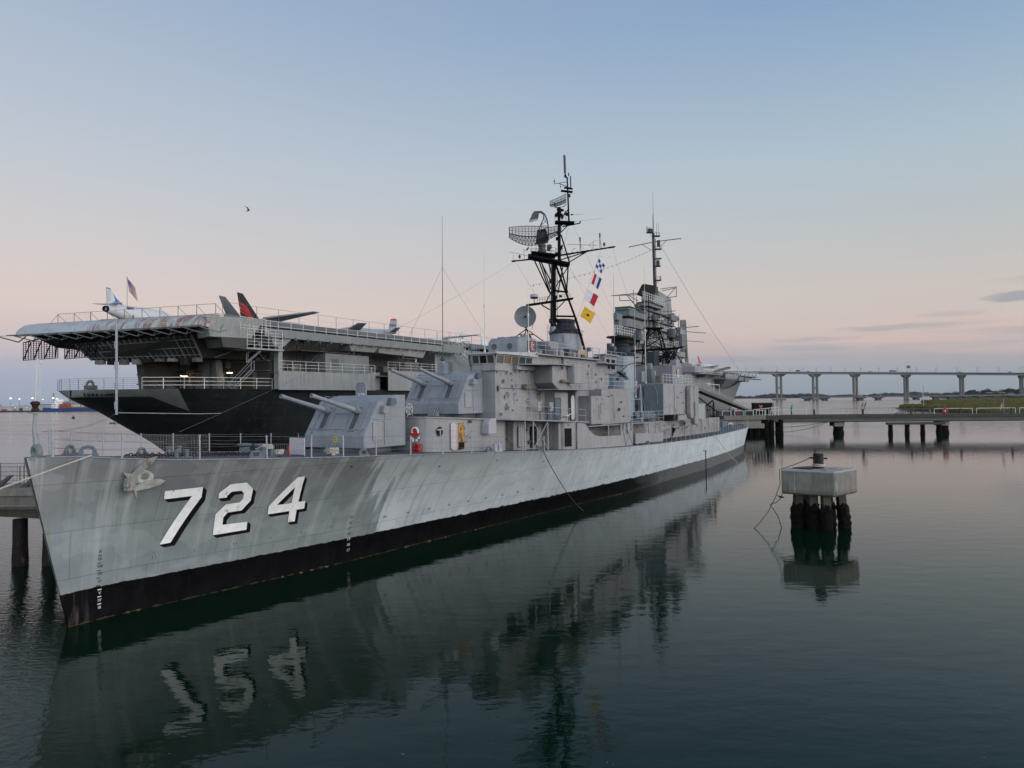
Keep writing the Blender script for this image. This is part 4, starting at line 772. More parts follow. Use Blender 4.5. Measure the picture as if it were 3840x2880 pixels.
rc = random.Random(8)
def clutter(x0, x1, y, z0, z1, n, yaw=0.0, name='wall_fittings', m=None):
    q = MB()
    for k in range(n):
        x = rc.uniform(x0, x1); z = rc.uniform(z0, z1); yy = y - yaw * (x - x0); t = rc.random()
        if t < .35: w_, h_ = rc.uniform(.08, .28), rc.uniform(.08, .3); q.box(x, x + w_, yy - rc.uniform(.06, .16), yy, z, z + h_)
        elif t < .6: q.tube((x, yy - .05, z), (x, yy - .05, min(z1 + .3, z + rc.uniform(.4, 1.6))), .018, 5)
        elif t < .75: q.tube((x, yy - .05, z), (x + rc.uniform(.3, 1.2), yy - .05, z), .016, 5)
        elif t < .9: q.lathe([(.05, 0), (.07, .05), (.03, .1)], (x, yy, z), (0, -1, 0), 8)
        else: q.torus((x, yy - .04, z), (0, 1, 0), .1, .02, 10, 4)
    return q.build(name, m or GREYR, DD)
clutter(27.8, 33.0, -3.5, 7.8, 11.0, 22); clutter(38.8, 47.5, -3.62, 10.0, 12.2, 20); clutter(20.5, 26, -3.9, 6.1, 7.7, 9, .07); clutter(39.8, 48.2, -5.68, 7.0, 9.6, 9, m=DKGREY)
clutter(36.3, 57, -3.68, 4.9, 6.4, 40, 0, m=DKGREY); clutter(28.0, 34.2, -3.55, 5.4, 7.3, 16, m=DKGREY); clutter(57.6, 90, -3.45, 4.4, 5.9, 50); clutter(62, 73.5, -4.66, 7, 10.4, 14); clutter(33.3, 35.9, -5.6, 10.3, 11.5, 6)
q = MB()   # vertical ladders and stays on the bridge side
for x in (31.9, 40.1):
    for k in range(9): q.tube((x, -3.72, 7.6 + .28 * k), (x + .3, -3.72, 7.6 + .28 * k), .012, 4)
    for s_ in (0, .3): q.tube((x + s_, -3.72, 7.5), (x + s_, -3.72, 10.0), .016, 4)
q.build('wall_ladder', RAILM, DD)
for x, z in ((29.0, 8.4), (43.2, 11.2), (45.0, 11.2), (39.6, 11.0)):
    q = MB(); q.lathe([(.14, 0), (.14, .02)], (x, -3.63, z), (0, -1, 0), 14); ph = q.build('porthole', GLASSD, DD); q = MB(); q.torus((x, -3.65, z), (0, 1, 0), .15, .025, 16, 5); q.build('porthole_rim', GREY, ph)
q = MB()   # folded signal gear, ready lockers and people-height boxes along the signal deck
for k in range(9): x = 34.8 + 1.15 * k + rc.uniform(-.2, .2); h_ = rc.uniform(.25, .8); q = MB(); q.box(x, x + rc.uniform(.3, .7), -3.4 + rc.uniform(-.2, .2), -2.6, 12.62, 12.62 + h_); q.build('signal_deck_locker', [GREYR, DKGREY, PALE][k % 3], DD, bevel=.02)
# ================================================================== DESTROYER foremast, drawn in the plane across the line of sight of the yards
ms = .01012
def T(u, v, e=0.0):   # u to starboard-aft, v down the mast, e fore-and-aft depth
    a = (u - 735) * ms; return V(45.0 + .506 * a + .8625 * e, -.8625 * a + .506 * e, 22.12 - (v - 1105) * ms)
MAST = bpy.data.objects.new('foremast', None); COL.objects.link(MAST); MAST.parent = DD
q = MB(); q.tube(T(668, 2010), T(672, 1480), .30, 14, .26); q.tube(T(672, 1480), T(680, 1120), .22, 12, .2); q.tube(T(735, 1110), T(738, 640), .17, 10, .13); q.build('mast_trunk', BLACKM, MAST, smooth=True)
q = MB(); q.tube(T(668, 2055), T(668, 1720), .33, 14, .32); q.build('mast_foot', GREYR, MAST, smooth=True)
q = MB()
for a, b, r in (((700, 1130), (880, 1640), .11), ((880, 1640), (990, 2040), .13), ((740, 1130), (810, 1400), .08), ((500, 1090), (640, 1400), .07), ((545, 1100), (640, 1385), .07), ((560, 1100), (700, 1390), .06), ((820, 1120), (800, 1390), .07), ((810, 1165), (700, 1340), .05), ((755, 850), (830, 1110), .075), ((700, 1380), (810, 1395), .09), ((700, 1380), (650, 1420), .08), ((600, 1490), (690, 1330), .05), ((760, 700), (830, 600), .05), ((760, 820), (840, 740), .05), ((700, 1560), (780, 1480), .05), ((640, 1560), (560, 1510), .06), ((700, 1620), (870, 1625), .09), ((770, 700), (800, 620), .04)):
    q.tube(T(*a), T(*b), r, 8)
for a, b, r in (((640, 1100), (700, 1380), .07), ((560, 1060), (650, 1360), .06), ((780, 1100), (720, 1400), .06)): q.tube(T(*a, .9), T(*b, .2), r, 7)
q.build('mast_struts', BLACKM, MAST, smooth=True)
q = MB()
for a, b in (((640, 1060), (640, 1700)), ((660, 1060), (660, 1700)), ((940 - 330, 1700), (610, 2040)), ((628, 1700), (628, 2040))): q.tube(T(*a, -.3), T(*b, -.3), .015, 4)
for k in range(24): q.tube(T(640, 1090 + 25 * k, -.3), T(660, 1090 + 25 * k, -.3), .012, 4)
for k in range(16): q.tube(T(610, 1720 + 20 * k, -.3), T(628, 1720 + 20 * k, -.3), .012, 4)
q.build('mast_ladder', DKGREY, MAST)
q = MB()   # radar platform
def plat(u0, u1, v0, v1, e0, e1, th=.1):
    a, b, c, d = T(u0, v0, e0), T(u1, v1, e0), T(u1, v1, e1), T(u0, v0, e1); q.hexa([a - V(0, 0, th), b - V(0, 0, th), c - V(0, 0, th), d - V(0, 0, th), a, b, c, d])
PLT = lambda *a_: (plat(*a_), q.build('mast_platform', BLACKM, MAST), q.__init__())
PLT(440, 830, 1040, 1125, -.8, 1.0, .22); PLT(470, 700, 1015, 1045, -.9, .9, .14); PLT(700, 880, 725, 735, -.6, .6, .12); PLT(760, 870, 425, 440, -.25, .25, .08); PLT(415, 860, 1510, 1450, -.5, .7, .09); PLT(790, 870, 395, 408, -.15, .15, .1)
q = MB()
def prail(u0, u1, v0, v1, e, h=.55, n=5):
    for k in range(n + 1):
        t = k / n; p = T(u0 + (u1 - u0) * t, v0 + (v1 - v0) * t, e); q.tube(p, p + V(0, 0, h), .016, 4)
    for hh in (h, h * .5): q.tube(T(u0, v0, e) + V(0, 0, hh), T(u1, v1, e) + V(0, 0, hh), .014, 4)
PR = lambda *a_: (prail(*a_), q.build('platform_railing', BLACKM, MAST), q.__init__())
PR(468, 700, 1015, 1045, -.85); PR(468, 700, 1015, 1045, .85); PR(700, 830, 1045, 1100, -.6); PR(520, 640, 1490, 1478, -.45, .4); PR(700, 830, 1470, 1450, -.45, .4); PR(695, 800, 725, 730, -.5, .6, 3)
q = MB()   # crossed yards with trusses
def yard(a, b, r0=.09): q.tube(T(*a), T(*b), r0, 8, r0 * .8)
yard((700, 1050), (1265, 968)); q.lathe([(.02, 0), (.09, .15), (.09, .6), (.03, .8)], T(1190, 979), (T(1265, 968) - T(1190, 979)), 8); yard((470, 1078), (285, 1095), .08); q.lathe([(.06, 0), (.1, .15), (.09, .4), (.02, .5)], T(330, 1090), (T(280, 1096) - T(330, 1090)), 8)
q.tube(T(720, 1095), T(1040, 1000), .05, 6); q.tube(T(820, 1115), T(1000, 1010), .05, 6); q.tube(T(745, 1040), T(1000, 1005), .045, 6); yard((770, 770), (940, 740), .07); q.tube(T(935, 740), T(940, 718), .06, 6)
for k in range(8): u = 800 + 45 * k; q.tube(T(u, 1035 - k * 6.5), T(u + 22, 1020 - k * 6.2), .03, 4)
q.build('yardarm', BLACKM, MAST)
q = MB()   # upper pole mast and its stubs
q.tube(T(832, 750), T(820, 300), .095, 8, .07); q.tube(T(752, 1000, .4), T(730, 690, .2), .05, 6); q.tube(T(832, 640), T(800, 655), .1, 8); q.obox(T(815, 655), (.15, 0, 0), (0, .12, 0), (0, 0, .12)); q.lathe([(.09, 0), (.05, .2), (.012, .25), (.008, 1.2)], T(850, 658), T(960, 656) - T(850, 658), 8)
q.tube(T(690, 363), T(815, 345), .028, 5); q.tube(T(745, 360), T(850, 405), .035, 5); q.tube(T(698, 362), T(698, 310), .02, 5); q.lathe([(.05, 0), (.06, .06), (.02, .25)], T(698, 345), n=8); q.tube(T(698, 335), T(680, 350), .01, 4); q.tube(T(698, 335), T(716, 350), .01, 4)
q.tube(T(757, 360), T(757, 410), .015, 4); q.lathe([(.06, 0), (.06, .06), (.02, .1)], T(757, 392), n=8); q.tube(T(853, 405), T(852, 292), .055, 7)
for k in range(9): q.tube(T(826, 320 + 48 * k), T(836, 320 + 48 * k), .014, 4)
q.lathe([(.13, 0), (.1, .2), (.08, .3)], T(803, 300), n=8); q.tube(T(803, 290), T(822, 310), .08, 6); q.tube(T(835, 290), T(835, 258), .05, 6)
q.build('topmast', BLACKM, MAST, smooth=True)
q = MB(); q.lathe([(.115, 0), (.115, 1.7), (.09, 1.75)], T(801, 262), T(797, 80) - T(801, 262), 12); q.build('tacan_cylinder', paint('weathered_cylinder', (.10, .09, .075), .7, .6, 5, rust=.3), MAST, smooth=True)
q = MB(); q.lathe([(.05, 0), (.09, .08), (.09, .3), (.05, .36)], T(841, 495), n=10); q.build('red_lantern', paint('lantern_red', (.10, .02, .015), .4), MAST)
for u, v in ((360, 1075), (1162, 968)):
    q = MB(); q.tube(T(u, v), T(u, v - 15), .03, 6); q.lathe([(.09, 0), (.12, .06), (.12, .16), (.08, .26), (.03, .3)], T(u, v - 12), n=12); q.build('yard_lamp', paint('lamp_dark_red', (.06, .012, .02), .4, .3), MAST, smooth=True)
for u, v0, v1 in ((934, 1000, 875), (1122, 975, 838)):
    q = MB(); q.tube(T(u, v0), T(u, v1 + 40), .035, 6); q.lathe([(.05, 0), (.065, .05), (.065, .4), (.04, .45)], T(u, v1 + 42), n=10); q.tube(T(u, v1 + 60), T(u + 18, v0 - 2), .014, 4); q.build('yard_antenna', BLACKM, MAST)
q = MB(); q.tube(T(1058, 988), T(1058, 918), .02, 5); q.tube(T(810, 940), T(1090, 952), .02, 4); q.tube(T(1015, 950), T(1065, 912), .012, 4); q.tube(T(1065, 912), T(1120, 905), .01, 4); q.tube(T(1015, 950), T(1060, 985), .015, 4); q.tube(T(870, 722, .2), T(1160, 690, .2), .011, 4, .004); q.tube(T(865, 985), T(835, 1050), .015, 4); q.tube(T(890, 978), T(868, 985), .02, 4); q.tube(T(260, 1005), T(440, 1045), .018, 4); q.tube(T(305, 1030), T(305, 1085), .01, 4); q.build('wire_antennas', BLACKM, MAST)
q = MB(); q.tube(T(405, 1075), T(402, 990), .02, 5); q.tube(T(390, 985), T(425, 992), .02, 5); q.obox(T(437, 978), T(448, 968) - T(437, 978), (.02, .02, 0), (0, 0, .12)); q.build('wind_vane', paint('vane_red', (.12, .02, .02), .5), MAST)
q = MB(); q.lathe([(.37, 0), (.38, .06), (.39, .22), (.33, .31), (.1, .34)], T(493, 1440), n=24); q.build('radar_dome', paint('dome_white', (.36, .36, .38), .5, .08), MAST, smooth=True)
q = MB(); q.lathe([(.36, -.1), (.37, .0)], T(493, 1440), n=24); q.tube(T(493, 1450), T(493, 1500), .035, 6); q.box(*[c for p in zip(T(742, 1432) - V(.1, .1, .1), T(742, 1432) + V(.1, .1, .1)) for c in p]); q.build('dome_stand', BLACKM, MAST)
# --- large air-search antenna: a curved lattice reflector with an overhead feed horn
def lattice(c, wdir, width, up_, dep, bow, topf, botf, nu, nv, r, name, par, mat):
    c = Vector(c); wdir = Vector(wdir).normalized(); dep = Vector(dep).normalized(); q = MB()
    P = lambda i, j: c + wdir * (width * (i / nu - .5)) + V(0, 0, botf(i / nu) + (topf(i / nu) - botf(i / nu)) * j / nv) + dep * (bow * (2 * i / nu - 1) ** 2 + .5 * bow * ((2 * j / nv - 1) ** 2) * .5)
    for j in range(nv + 1):
        for i in range(nu): q.tube(P(i, j), P(i + 1, j), r if 0 < j < nv else r * 1.5, 4)
    for i in range(nu + 1):
        for j in range(nv): q.tube(P(i, j), P(i, j + 1), r * (1.5 if i in (0, nu) else 1), 4)
    B_ = lambda i: P(i, nv / 2) - dep * .28
    for i in range(0, nu, 1):
        q.tube(B_(i), B_(i + 1), r * 1.3, 4)
        q.tube(B_(i), P(i, nv), r, 4); q.tube(B_(i), P(i, 0), r, 4); q.tube(B_(i), P(i + 1, nv // 2), r, 4); q.tube(P(i, 0), P(i + 1, nv // 2), r * .8, 4); q.tube(P(i, nv // 2), P(i + 1, 0), r * .8, 4)
    return q.build(name, mat, par), P
wd = Vector((.506, -.8625, 0)); dp = Vector((-.8625, -.506, 0))
ANT = paint('antenna_dark', (.012, .012, .015), .5, .3, 3)
an_o, PP = lattice(T(508, 860), wd + V(.1, .06, 0), 4.95, 1, dp, .95, lambda t: .55 + .52 * math.sin(math.pi * min(1, t * 1.25)) * .5 + .25 * t, lambda t: -.45 - .5 * math.sin(math.pi * min(1, t * 1.35)) + max(0, t - .74) * 2.2, 16, 4, .024, 'air_search_antenna', MAST, ANT)
q = MB()
for i in range(16):   # fine mesh filling of the reflector
    for j in range(4):
        for k in (.25, .5, .75): q.tube(PP(i + k, j), PP(i + k, j + 1), .011, 3, cap=False)
        q.tube(PP(i, j + .5), PP(i + 1, j + .5), .010, 3, cap=False)
q.build('antenna_mesh', ANT, an_o)
q = MB()   # curved feed boom
arc = [(535, 930), (530, 850), (560, 760), (590, 700), (590, 650), (560, 635), (520, 640), (490, 670)]; arc2 = [(625, 930), (640, 850), (635, 770), (625, 710), (605, 660), (570, 630), (505, 632), (478, 665)]
for e in (-.35, .1):
    q.path([T(u, v, e) for u, v in arc], .03, 5); q.path([T(u, v, e) for u, v in arc2], .03, 5)
for k in range(7):
    q.tube(T(*arc[k], -.35), T(*arc2[k + 1], .1), .02, 4); q.tube(T(*arc[k], .1), T(*arc2[k + 1], -.35), .02, 4); q.tube(T(*arc2[k], -.35), T(*arc[k + 1], -.35), .02, 4); q.tube(T(*arc[k], -.35), T(*arc2[k], -.35), .02, 4); q.tube(T(*arc[k], -.35), T(*arc[k], .1), .02, 4)
q.build('feed_boom', ANT, an_o)
q = MB(); c0, c1 = T(535, 665, -.15), T(462, 712, -.2)
pa = [T(500, 636, -.4), T(545, 660, -.4), T(530, 700, -.45), T(458, 718, -.45)]; pb = [T(500, 636, .2), T(545, 660, .2), T(530, 700, .25), T(458, 718, .25)]
for P_ in (pa, pb):
    for k in range(4): q.tube(P_[k], P_[(k + 1) % 4], .025, 4)
for k in range(4): q.tube(pa[k], pb[k], .02, 4); q.tube(pa[k], pb[(k + 1) % 4], .016, 4)
for k in range(6): t = k / 6; q.tube(pa[0].lerp(pa[3], t), pa[1].lerp(pa[2], t), .012, 4); q.tube(pb[0].lerp(pb[3], t), pb[1].lerp(pb[2], t), .012, 4)
q.extr([pa[0], pa[1], pa[2], pa[3]], V(.002, .001, 0)); q.build('feed_horn', paint('horn_grey', (.07, .075, .08), .5, .4, 6), an_o)
q = MB(); q.extr([T(530, 800, -.05), T(610, 790, -.05), T(640, 900, -.05), T(610, 930, -.05), T(515, 935, -.05), T(520, 860, -.05)], dp * -.06); q.build('antenna_panel', paint('panel_dark', (.04, .04, .05), .6, .4, 6), an_o)
q = MB(); q.lathe([(.42, 0), (.42, .25), (.33, .3), (.33, .62), (.38, .66), (.38, .8), (.25, .9)], T(572, 1020), n=20); q.lathe([(.2, 0), (.24, .3), (.15, .45)], T(620, 965, -.1), V(.5, -.85, .1), 12); q.lathe([(.12, 0), (.12, .3)], T(620, 995, -.1), V(.5, -.85, .1), 12); q.build('antenna_pedestal', paint('pedestal_steel', (.06, .065, .065), .5, .5, 5), MAST, smooth=True)
sm_o, PP2 = lattice(T(728, 535), Vector((.62, -.78, .36)), 1.65, 1, dp, .32, lambda t: .40 - .16 * (1 - t) ** 2, lambda t: -.42 + .16 * (1 - t) ** 3, 12, 3, .019, 'surface_search_antenna', MAST, ANT)
q = MB()
for i in range(12):
    for k in (.5,): q.tube(PP2(i + k, 0), PP2(i + k, 3), .006, 3, cap=False)
q.tube(PP2(4, 0), T(740, 600), .04, 5); q.tube(T(690, 590), T(790, 580), .03, 5); q.tube(T(790, 580), T(805, 555), .04, 5); q.extr([T(688, 548, -.4), T(708, 575, -.4), T(685, 585, -.4)], dp * .1); q.build('antenna_arm', ANT, sm_o)
q = MB(); q.lathe([(.2, 0), (.22, .1), (.2, .5), (.24, .55), (.24, .65), (.15, .75)], T(740, 665), n=16); q.lathe([(.1, 0), (.13, .1), (.1, .3)], T(755, 615), V(.5, -.85, 0), 12); q.build('upper_pedestal', BLACKM, MAST, smooth=True)
# ================================================================== after superstructure
AH = paint('after_house_mauve', (.215, .21, .222), .55, .1, .7, .3, .1, seam=True)
q = MB(); q.prism([(68.9, 3.3), (68.9, -3.3), (73.6, -3.35), (73.6, 3.4)], 6, 12.95); q.prism([(64, 3.3), (64, -2.1), (68.88, -2.2), (68.88, 3.3)], 5.9, 10.55); q.build('after_deckhouse', AH, DD, bevel=.04)
q = MB(); q.prism([(61.75, -2.15), (61.75, -4.5), (73.7, -4.65), (73.7, -3.36), (68.8, -3.32), (68.8, -2.15)], lambda x, y: zd(x) + 2.9, 10.62); q.build('hangar_box', PALE, DD, bevel=.03)
q = MB(); q.box(61.66, 61.745, -4.46, -2.2, 6.95, 10.55); q.build('hangar_front_shade', paint('hangar_shaded_slate', (.125, .15, .165), .5, .1, .8, .1), DD)  # shade of the forward face put into a darker slate panel colour
q = MB(); q.path([(61.6, -2.5, 10.35), (61.6, -2.9, 10.45), (61.6, -3.3, 10.35), (61.6, -3.62, 10.1), (61.6, -3.78, 9.7), (61.6, -3.8, 8.3), (61.6, -3.1, 7.7), (61.6, -3.1, 7.1)], .04, 6); q.build('panel_pipe', PALE, DD)
q = MB(); q.prism([(61.3, -2.1), (61.3, -.95), (62.3, -.95), (62.3, -2.1)], 8.0, 10.3); q.build('dark_cowl', DKGREY, DD, bevel=.15)
q = MB(); q.tube((65.2, -4.66, 6.6), (65.2, -4.66, 10.5), .035, 6); q.tube((65.2, -4.66, 7.9), (66.2, -4.7, 7.1), .03, 6); q.tube((66.2, -4.7, 7.1), (66.3, -4.7, 5.4), .03, 6); q.build('drain_pipe', GREY, DD)
q = MB(); q.box(66.3, 69.5, -4.74, -4.62, 6.3, 6.9); q.build('hangar_door_edge', PALE, DD)
q = MB()   # the pair of tall rounded ducts
for x0, x1, zb in ((69.6, 71.0, 6.4), (71.3, 73.2, 5.6)):
    q = MB(); pts = [(x0, -4.7, zb + .6), (x0 + .3, -4.7, zb), (x1 - .2, -4.7, zb), (x1, -4.7, zb + .5), (x1, -4.7, 10.0), (x1 - .25, -4.7, 10.45), (x0 + .3, -4.7, 10.45), (x0, -4.7, 10.0)]; q.extr(pts, (0, -.55, 0)); q.build('exhaust_duct', PALER, DD, bevel=.08)
q = MB(); q.box(70.9, 71.4, -5.30, -5.26, 6.6, 8.4); q.build('duct_gap', DKGREY, DD)
q = MB(); rails(q, [(61.8, -4.45, 10.66), (73.6, -4.55, 10.66), (73.6, 0, 10.66)], 1.0, 3, 1.15, .022); q.build('hangar_railing', RAILW, DD)
q = MB()
for x0 in (65.4, 67.8):
    for k in range(5): q.tube((x0, -4.52, 10.8 + .2 * k), (x0 + 1.8, -4.52, 10.8 + .2 * k), .03, 4)
    for s_ in (.5, .9, 1.3): q.tube((x0 + s_, -4.52, 10.7), (x0 + s_, -4.52, 11.7), .025, 4)
q.build('life_raft_rack', paint('rack_pale_blue', (.38, .44, .48), .5), DD)
q = MB(); q.box(68.8, 68.88, .15, .62, 11.0, 12.3); q.box(68.8, 68.88, -1.2, -.85, 11.0, 12.3); q.build('white_board', WHITEP, DD)
q = MB(); q.box(66.8, 67.9, -1.4, -.5, 10.6, 12.5); q.build('slate_locker', paint('locker_slate', (.12, .14, .145), .5), DD, bevel=.03); q = MB(); q.box(65.6, 66.9, -2.9, -2.2, 10.66, 11.6); q.build('brown_locker', paint('locker_brown', (.14, .12, .10), .6, .4, 3), DD, bevel=.02); q = MB(); q.box(67.1, 67.7, -1.2, -.7, 12.5, 13.2); q.build('vent_head', GREY, DD, bevel=.05)
q = MB(); pts = [(70.7 + .42 * math.cos(R(a)), 0, 12.0 + .62 * math.sin(R(a))) for a in range(0, 360, 20)]; q.extr([(p[0], -3.36, p[2]) for p in pts], (0, -.05, 0)); eb = q.build('oval_plaque', paint('plaque_gold', (.30, .18, .05), .5), DD)
q = MB(); pts = [(70.7 + .33 * math.cos(R(a)), 0, 12.0 + .5 * math.sin(R(a))) for a in range(0, 360, 20)]; q.extr([(p[0], -3.42, p[2]) for p in pts], (0, -.03, 0)); q.build('plaque_face', WHITEP, eb)
q = MB(); q.box(70.6, 70.8, -3.48, -3.455, 11.75, 12.25); q.build('plaque_mark', paint('plaque_brown', (.12, .08, .05), .6), eb)
# lower after house on the main deck, gun tub, stern deck
q = MB(); q.prism([(57.2, -3.3), (90.3, -3.45), (90.3, 3.4), (57.2, 3.4)], fz(0), lambda x, y: zd(x) + 2.05); q.build('after_main_house', PALER, DD, bevel=.03)
q = MB(); q.prism([(73.6, -3.0), (78.5, -3.0), (78.5, 3), (73.6, 3)], 6, 8.2); q.build('after_step_house', GREYR, DD, bevel=.03)
q = MB(); q.prism([(76.7, -3.3), (77.2, -3.9), (78.6, -4.2), (80.4, -4.1), (81.3, -3.4), (81.3, -2.2), (76.7, -2.2)], 6.15, lambda x, y: 8.2 - .02 * (x - 76)); q.build('gun_tub', paint('tub_green_grey', (.27, .31, .31), .5, .08), DD, smooth=True)
q = MB(); q.prism([(84, -2.9), (87, -2.9), (88.6, 0), (87, 2.9), (84, 2.9)], 6.1, 7.4); q.build('after_gun_house', DKGREY, DD, bevel=.05)
q = MB(); q.path([(80.8, -3.6, 8.0), (84, -3.3, 7.8), (87.5, -3.2, 8.5), (88.2, -3.2, 8.2), (88.2, -3.2, 6.0)], .1, 6)
for k in range(9): q.tube((79 + k, -3.3, 6.1), (80 + k * .9, -3.3, 7.9), .04, 4); q.tube((79 + k, -3.3, 7.1), (80 + k, -3.3, 7.2), .03, 4)
q.tube((80, -3.0, 9.2), (90, -3.1, 6.9), .09, 5); q.tube((80, -2.6, 9.6), (90, -2.7, 7.2), .05, 5); q.build('after_rigging', BLACKM, DD)
q = MB()
for x in (66.5, 69.3, 70.3, 73.8, 76.2, 78.4): q.torus((x, -3.52, 5.2), (0, 1, 0), .16, .04, 12, 5)
q.tube((62.0, -3.55, 4.75), (89.5, -3.6, 4.95), .03, 5)
for x in (67.5, 72.6, 75.5, 80.5, 84, 87, 88.6): q.tube((x, -3.55, 4.1), (x, -3.55, 5.9), .045, 5)
q.build('house_pipes', GREYR, DD)
q = MB(); q.tube((62.5, -4.9, 4.1), (66.2, -4.3, 5.3), .09, 6); q.tube((63.2, -4.9, 4.1), (65.2, -4.3, 5.5), .06, 6); q.lathe([(.15, 0), (.25, .2), (.1, .5)], (65.4, -4.4, 5.0), n=8); q.build('deck_winch', BLACKM, DD)
q = MB(); q.extr([(112.6, -1.7, 3.7), (112.9, -1.7, 2.3), (114.0, -1.7, 2.35)], (0, .06, 0)); 
q = MB()
for a, b in (((112.3, -1.8, 3.7), (113.9, -2.0, 2.3)), ((112.6, -1.4, 3.7), (114.2, -1.4, 2.3)), ((113.9, -2.0, 2.3), (112.6, -1.9, 2.35)), ((114.2, -1.4, 2.3), (112.7, -1.3, 2.35)), ((113.9, -2, 2.3), (114.2, -1.4, 2.3)), ((112.3, -1.8, 3.2), (112.6, -1.9, 2.35))): q.tube(a, b, .04, 5)
q.build('propeller_guard', WHITEP, DD)
q = MB(); rails(q, [(108, 3.4, 4), (112.6, 1.2, 4)], 1.0, 3, .7, .03); q.box(104, 107, -.5, 2, 4, 4.9); q.build('stern_fittings', BLUEG, DD)
# ---- tripod aftermast
def A(u, v, e=0.0):
    a = (u - 380) * .01326; return V(71.5 + .506 * a + .8625 * e, -.8625 * a + .506 * e, 17.94 - (v - 330) * .01326)
AM = bpy.data.objects.new('aftermast', None); COL.objects.link(AM); AM.parent = DD
q = MB()
for f_, t_ in (((285, 690), (375, 335)), ((300, 690), (450, 535)), ((450, 335), (470, 540)), ((355, 335), (290, 540)), ((440, 335), (480, 535)), ((420, 330), (470, 530))): pass
def bay(u0, u1, v0, w0, w1, v1, e0, e1, r=.06):
    B_ = [(u0, -e0), (u1, -e0), (u1, e0), (u0, e0)]; T_ = [(w0, -e1), (w1, -e1), (w1, e1), (w0, e1)]
    b = [A(u, v0, e) for u, e in B_]; t = [A(u, v1, e) for u, e in T_]; m = [b[k].lerp(t[k], .5) for k in range(4)]
    for k in range(4):
        k2 = (k + 1) % 4; q.tube(b[k], t[k], r * 1.3, 6); q.tube(b[k], m[k2], r * .7, 5); q.tube(b[k2], m[k], r * .7, 5); q.tube(m[k], t[k2], r * .7, 5); q.tube(m[k2], t[k], r * .7, 5); q.tube(m[k], m[k2], r * .7, 5)
bay(285, 545, 680, 300, 480, 540, 1.3, 1.1); bay(290, 480, 530, 345, 430, 335, 1.0, .5); bay(480, 640, 680, 500, 560, 560, 1.0, .7, .05); bay(420, 540, 670, 520, 600, 545, .9, .9, .05)
q.tube(A(343, 330), A(343, 20), .10, 8, .05); q.tube(A(330, 330), A(310, 250), .04, 5); q.tube(A(300, 330), A(345, 200), .03, 5)
for k in range(5): q.tube(A(343, 60 + 55 * k), A(400, 100 + 50 * k), .025, 4)
q.build('mast_lattice', BLACKM, AM)
q = MB()
def platA(u0, u1, v0, v1, e, th=.14):
    a, b, c, d = A(u0, v0, -e), A(u1, v1, -e), A(u1, v1, e), A(u0, v0, e); q.hexa([a - V(0, 0, th), b - V(0, 0, th), c - V(0, 0, th), d - V(0, 0, th), a, b, c, d])
platA(300, 470, 330, 335, .9); platA(175, 640, 545, 525, 1.5); platA(350, 450, 255, 258, .4, .06); q.build('mast_platform', BLACKM, AM)
q = MB()
for u0, u1, v in ((300, 470, 330), (395, 500, 470), (180, 300, 540), (480, 640, 530)):
    for k in range(7): t = u0 + (u1 - u0) * k / 6; q.tube(A(t, v, -.8), A(t, v - 45, -.8), .02, 4)
    for k in (15, 30, 45): q.tube(A(u0, v - k, -.8), A(u1, v - k, -.8), .018, 4)
    q.build('mast_railing', DKGREY, AM); q = MB()
for k in range(6): q.tube(A(385, 560 + 22 * k, -1), A(640, 560 + 22 * k, -1), .02, 4)
q.build('mast_railing', DKGREY, AM)
for u, v, r, h in ((224, 455, .53, 1.25), (545, 435, .53, 1.2), (383, 265, .33, .85)):
    q = MB(); c = A(u, v, -.5); q.lathe([(r * .85, 0), (r, .06), (r, h * .72), (r * .8, h * .9), (r * .35, h), (.05, h * 1.02)], c, n=24); tk = q.build('ecm_dome', paint('dome_slate', (.045, .055, .065), .5, .35, 2), AM, smooth=True)
    q = MB(); q.lathe([(r * .5, -.2), (r * .5, 0)], c, n=12)
    for a in range(4): q.tube(c + V(r * .4 * math.cos(a * 1.57), r * .4 * math.sin(a * 1.57), -.1), c + V(r * .6 * math.cos(a * 1.57), r * .6 * math.sin(a * 1.57), -1.05), .05, 5)
    q.build('dome_stand', BLACKM, tk)
q = MB(); q.prism([(69.2, -.95), (71, -.95), (71, .35), (69.2, .35)], 12.95, 14.75); q.build('dark_locker', paint('locker_black_blue', (.03, .036, .046), .5, .1), DD, bevel=.05)
q = MB(); q.box(70.6, 72.8, -3.2, -2.5, 12.95, 13.7); q.lathe([(.25, 0), (.05, .5)], (71.6, -3, 13.7), n=4); q.build('roof_locker', GREY, DD)
q = MB(); q.prism([(72.8, -4.9), (73.2, -5.3), (75.4, -5.3), (76.0, -4.6), (76.0, -3), (72.8, -3)], 12.1, 12.9); q.build('after_lookout_tub', GREYR, DD, bevel=.03)

rm = random.Random(77)
q = MB()
for k in range(46):   # junction boxes, cable clamps and pipes crowding the mast
    v = rm.uniform(640, 1950); u = (672 if v > 1115 else 737) + rm.uniform(-30, 30); p = T(u, v, rm.uniform(-.3, .2)); q.obox(p, (rm.uniform(.03, .12), 0, 0), (0, rm.uniform(.03, .12), 0), (0, 0, rm.uniform(.04, .2)))
for u in (700, 712, 655): q.tube(T(u, 1130, -.2), T(u - 8, 1980, -.2), .025, 5)
q.build('mast_cabling', BLACKM, MAST)
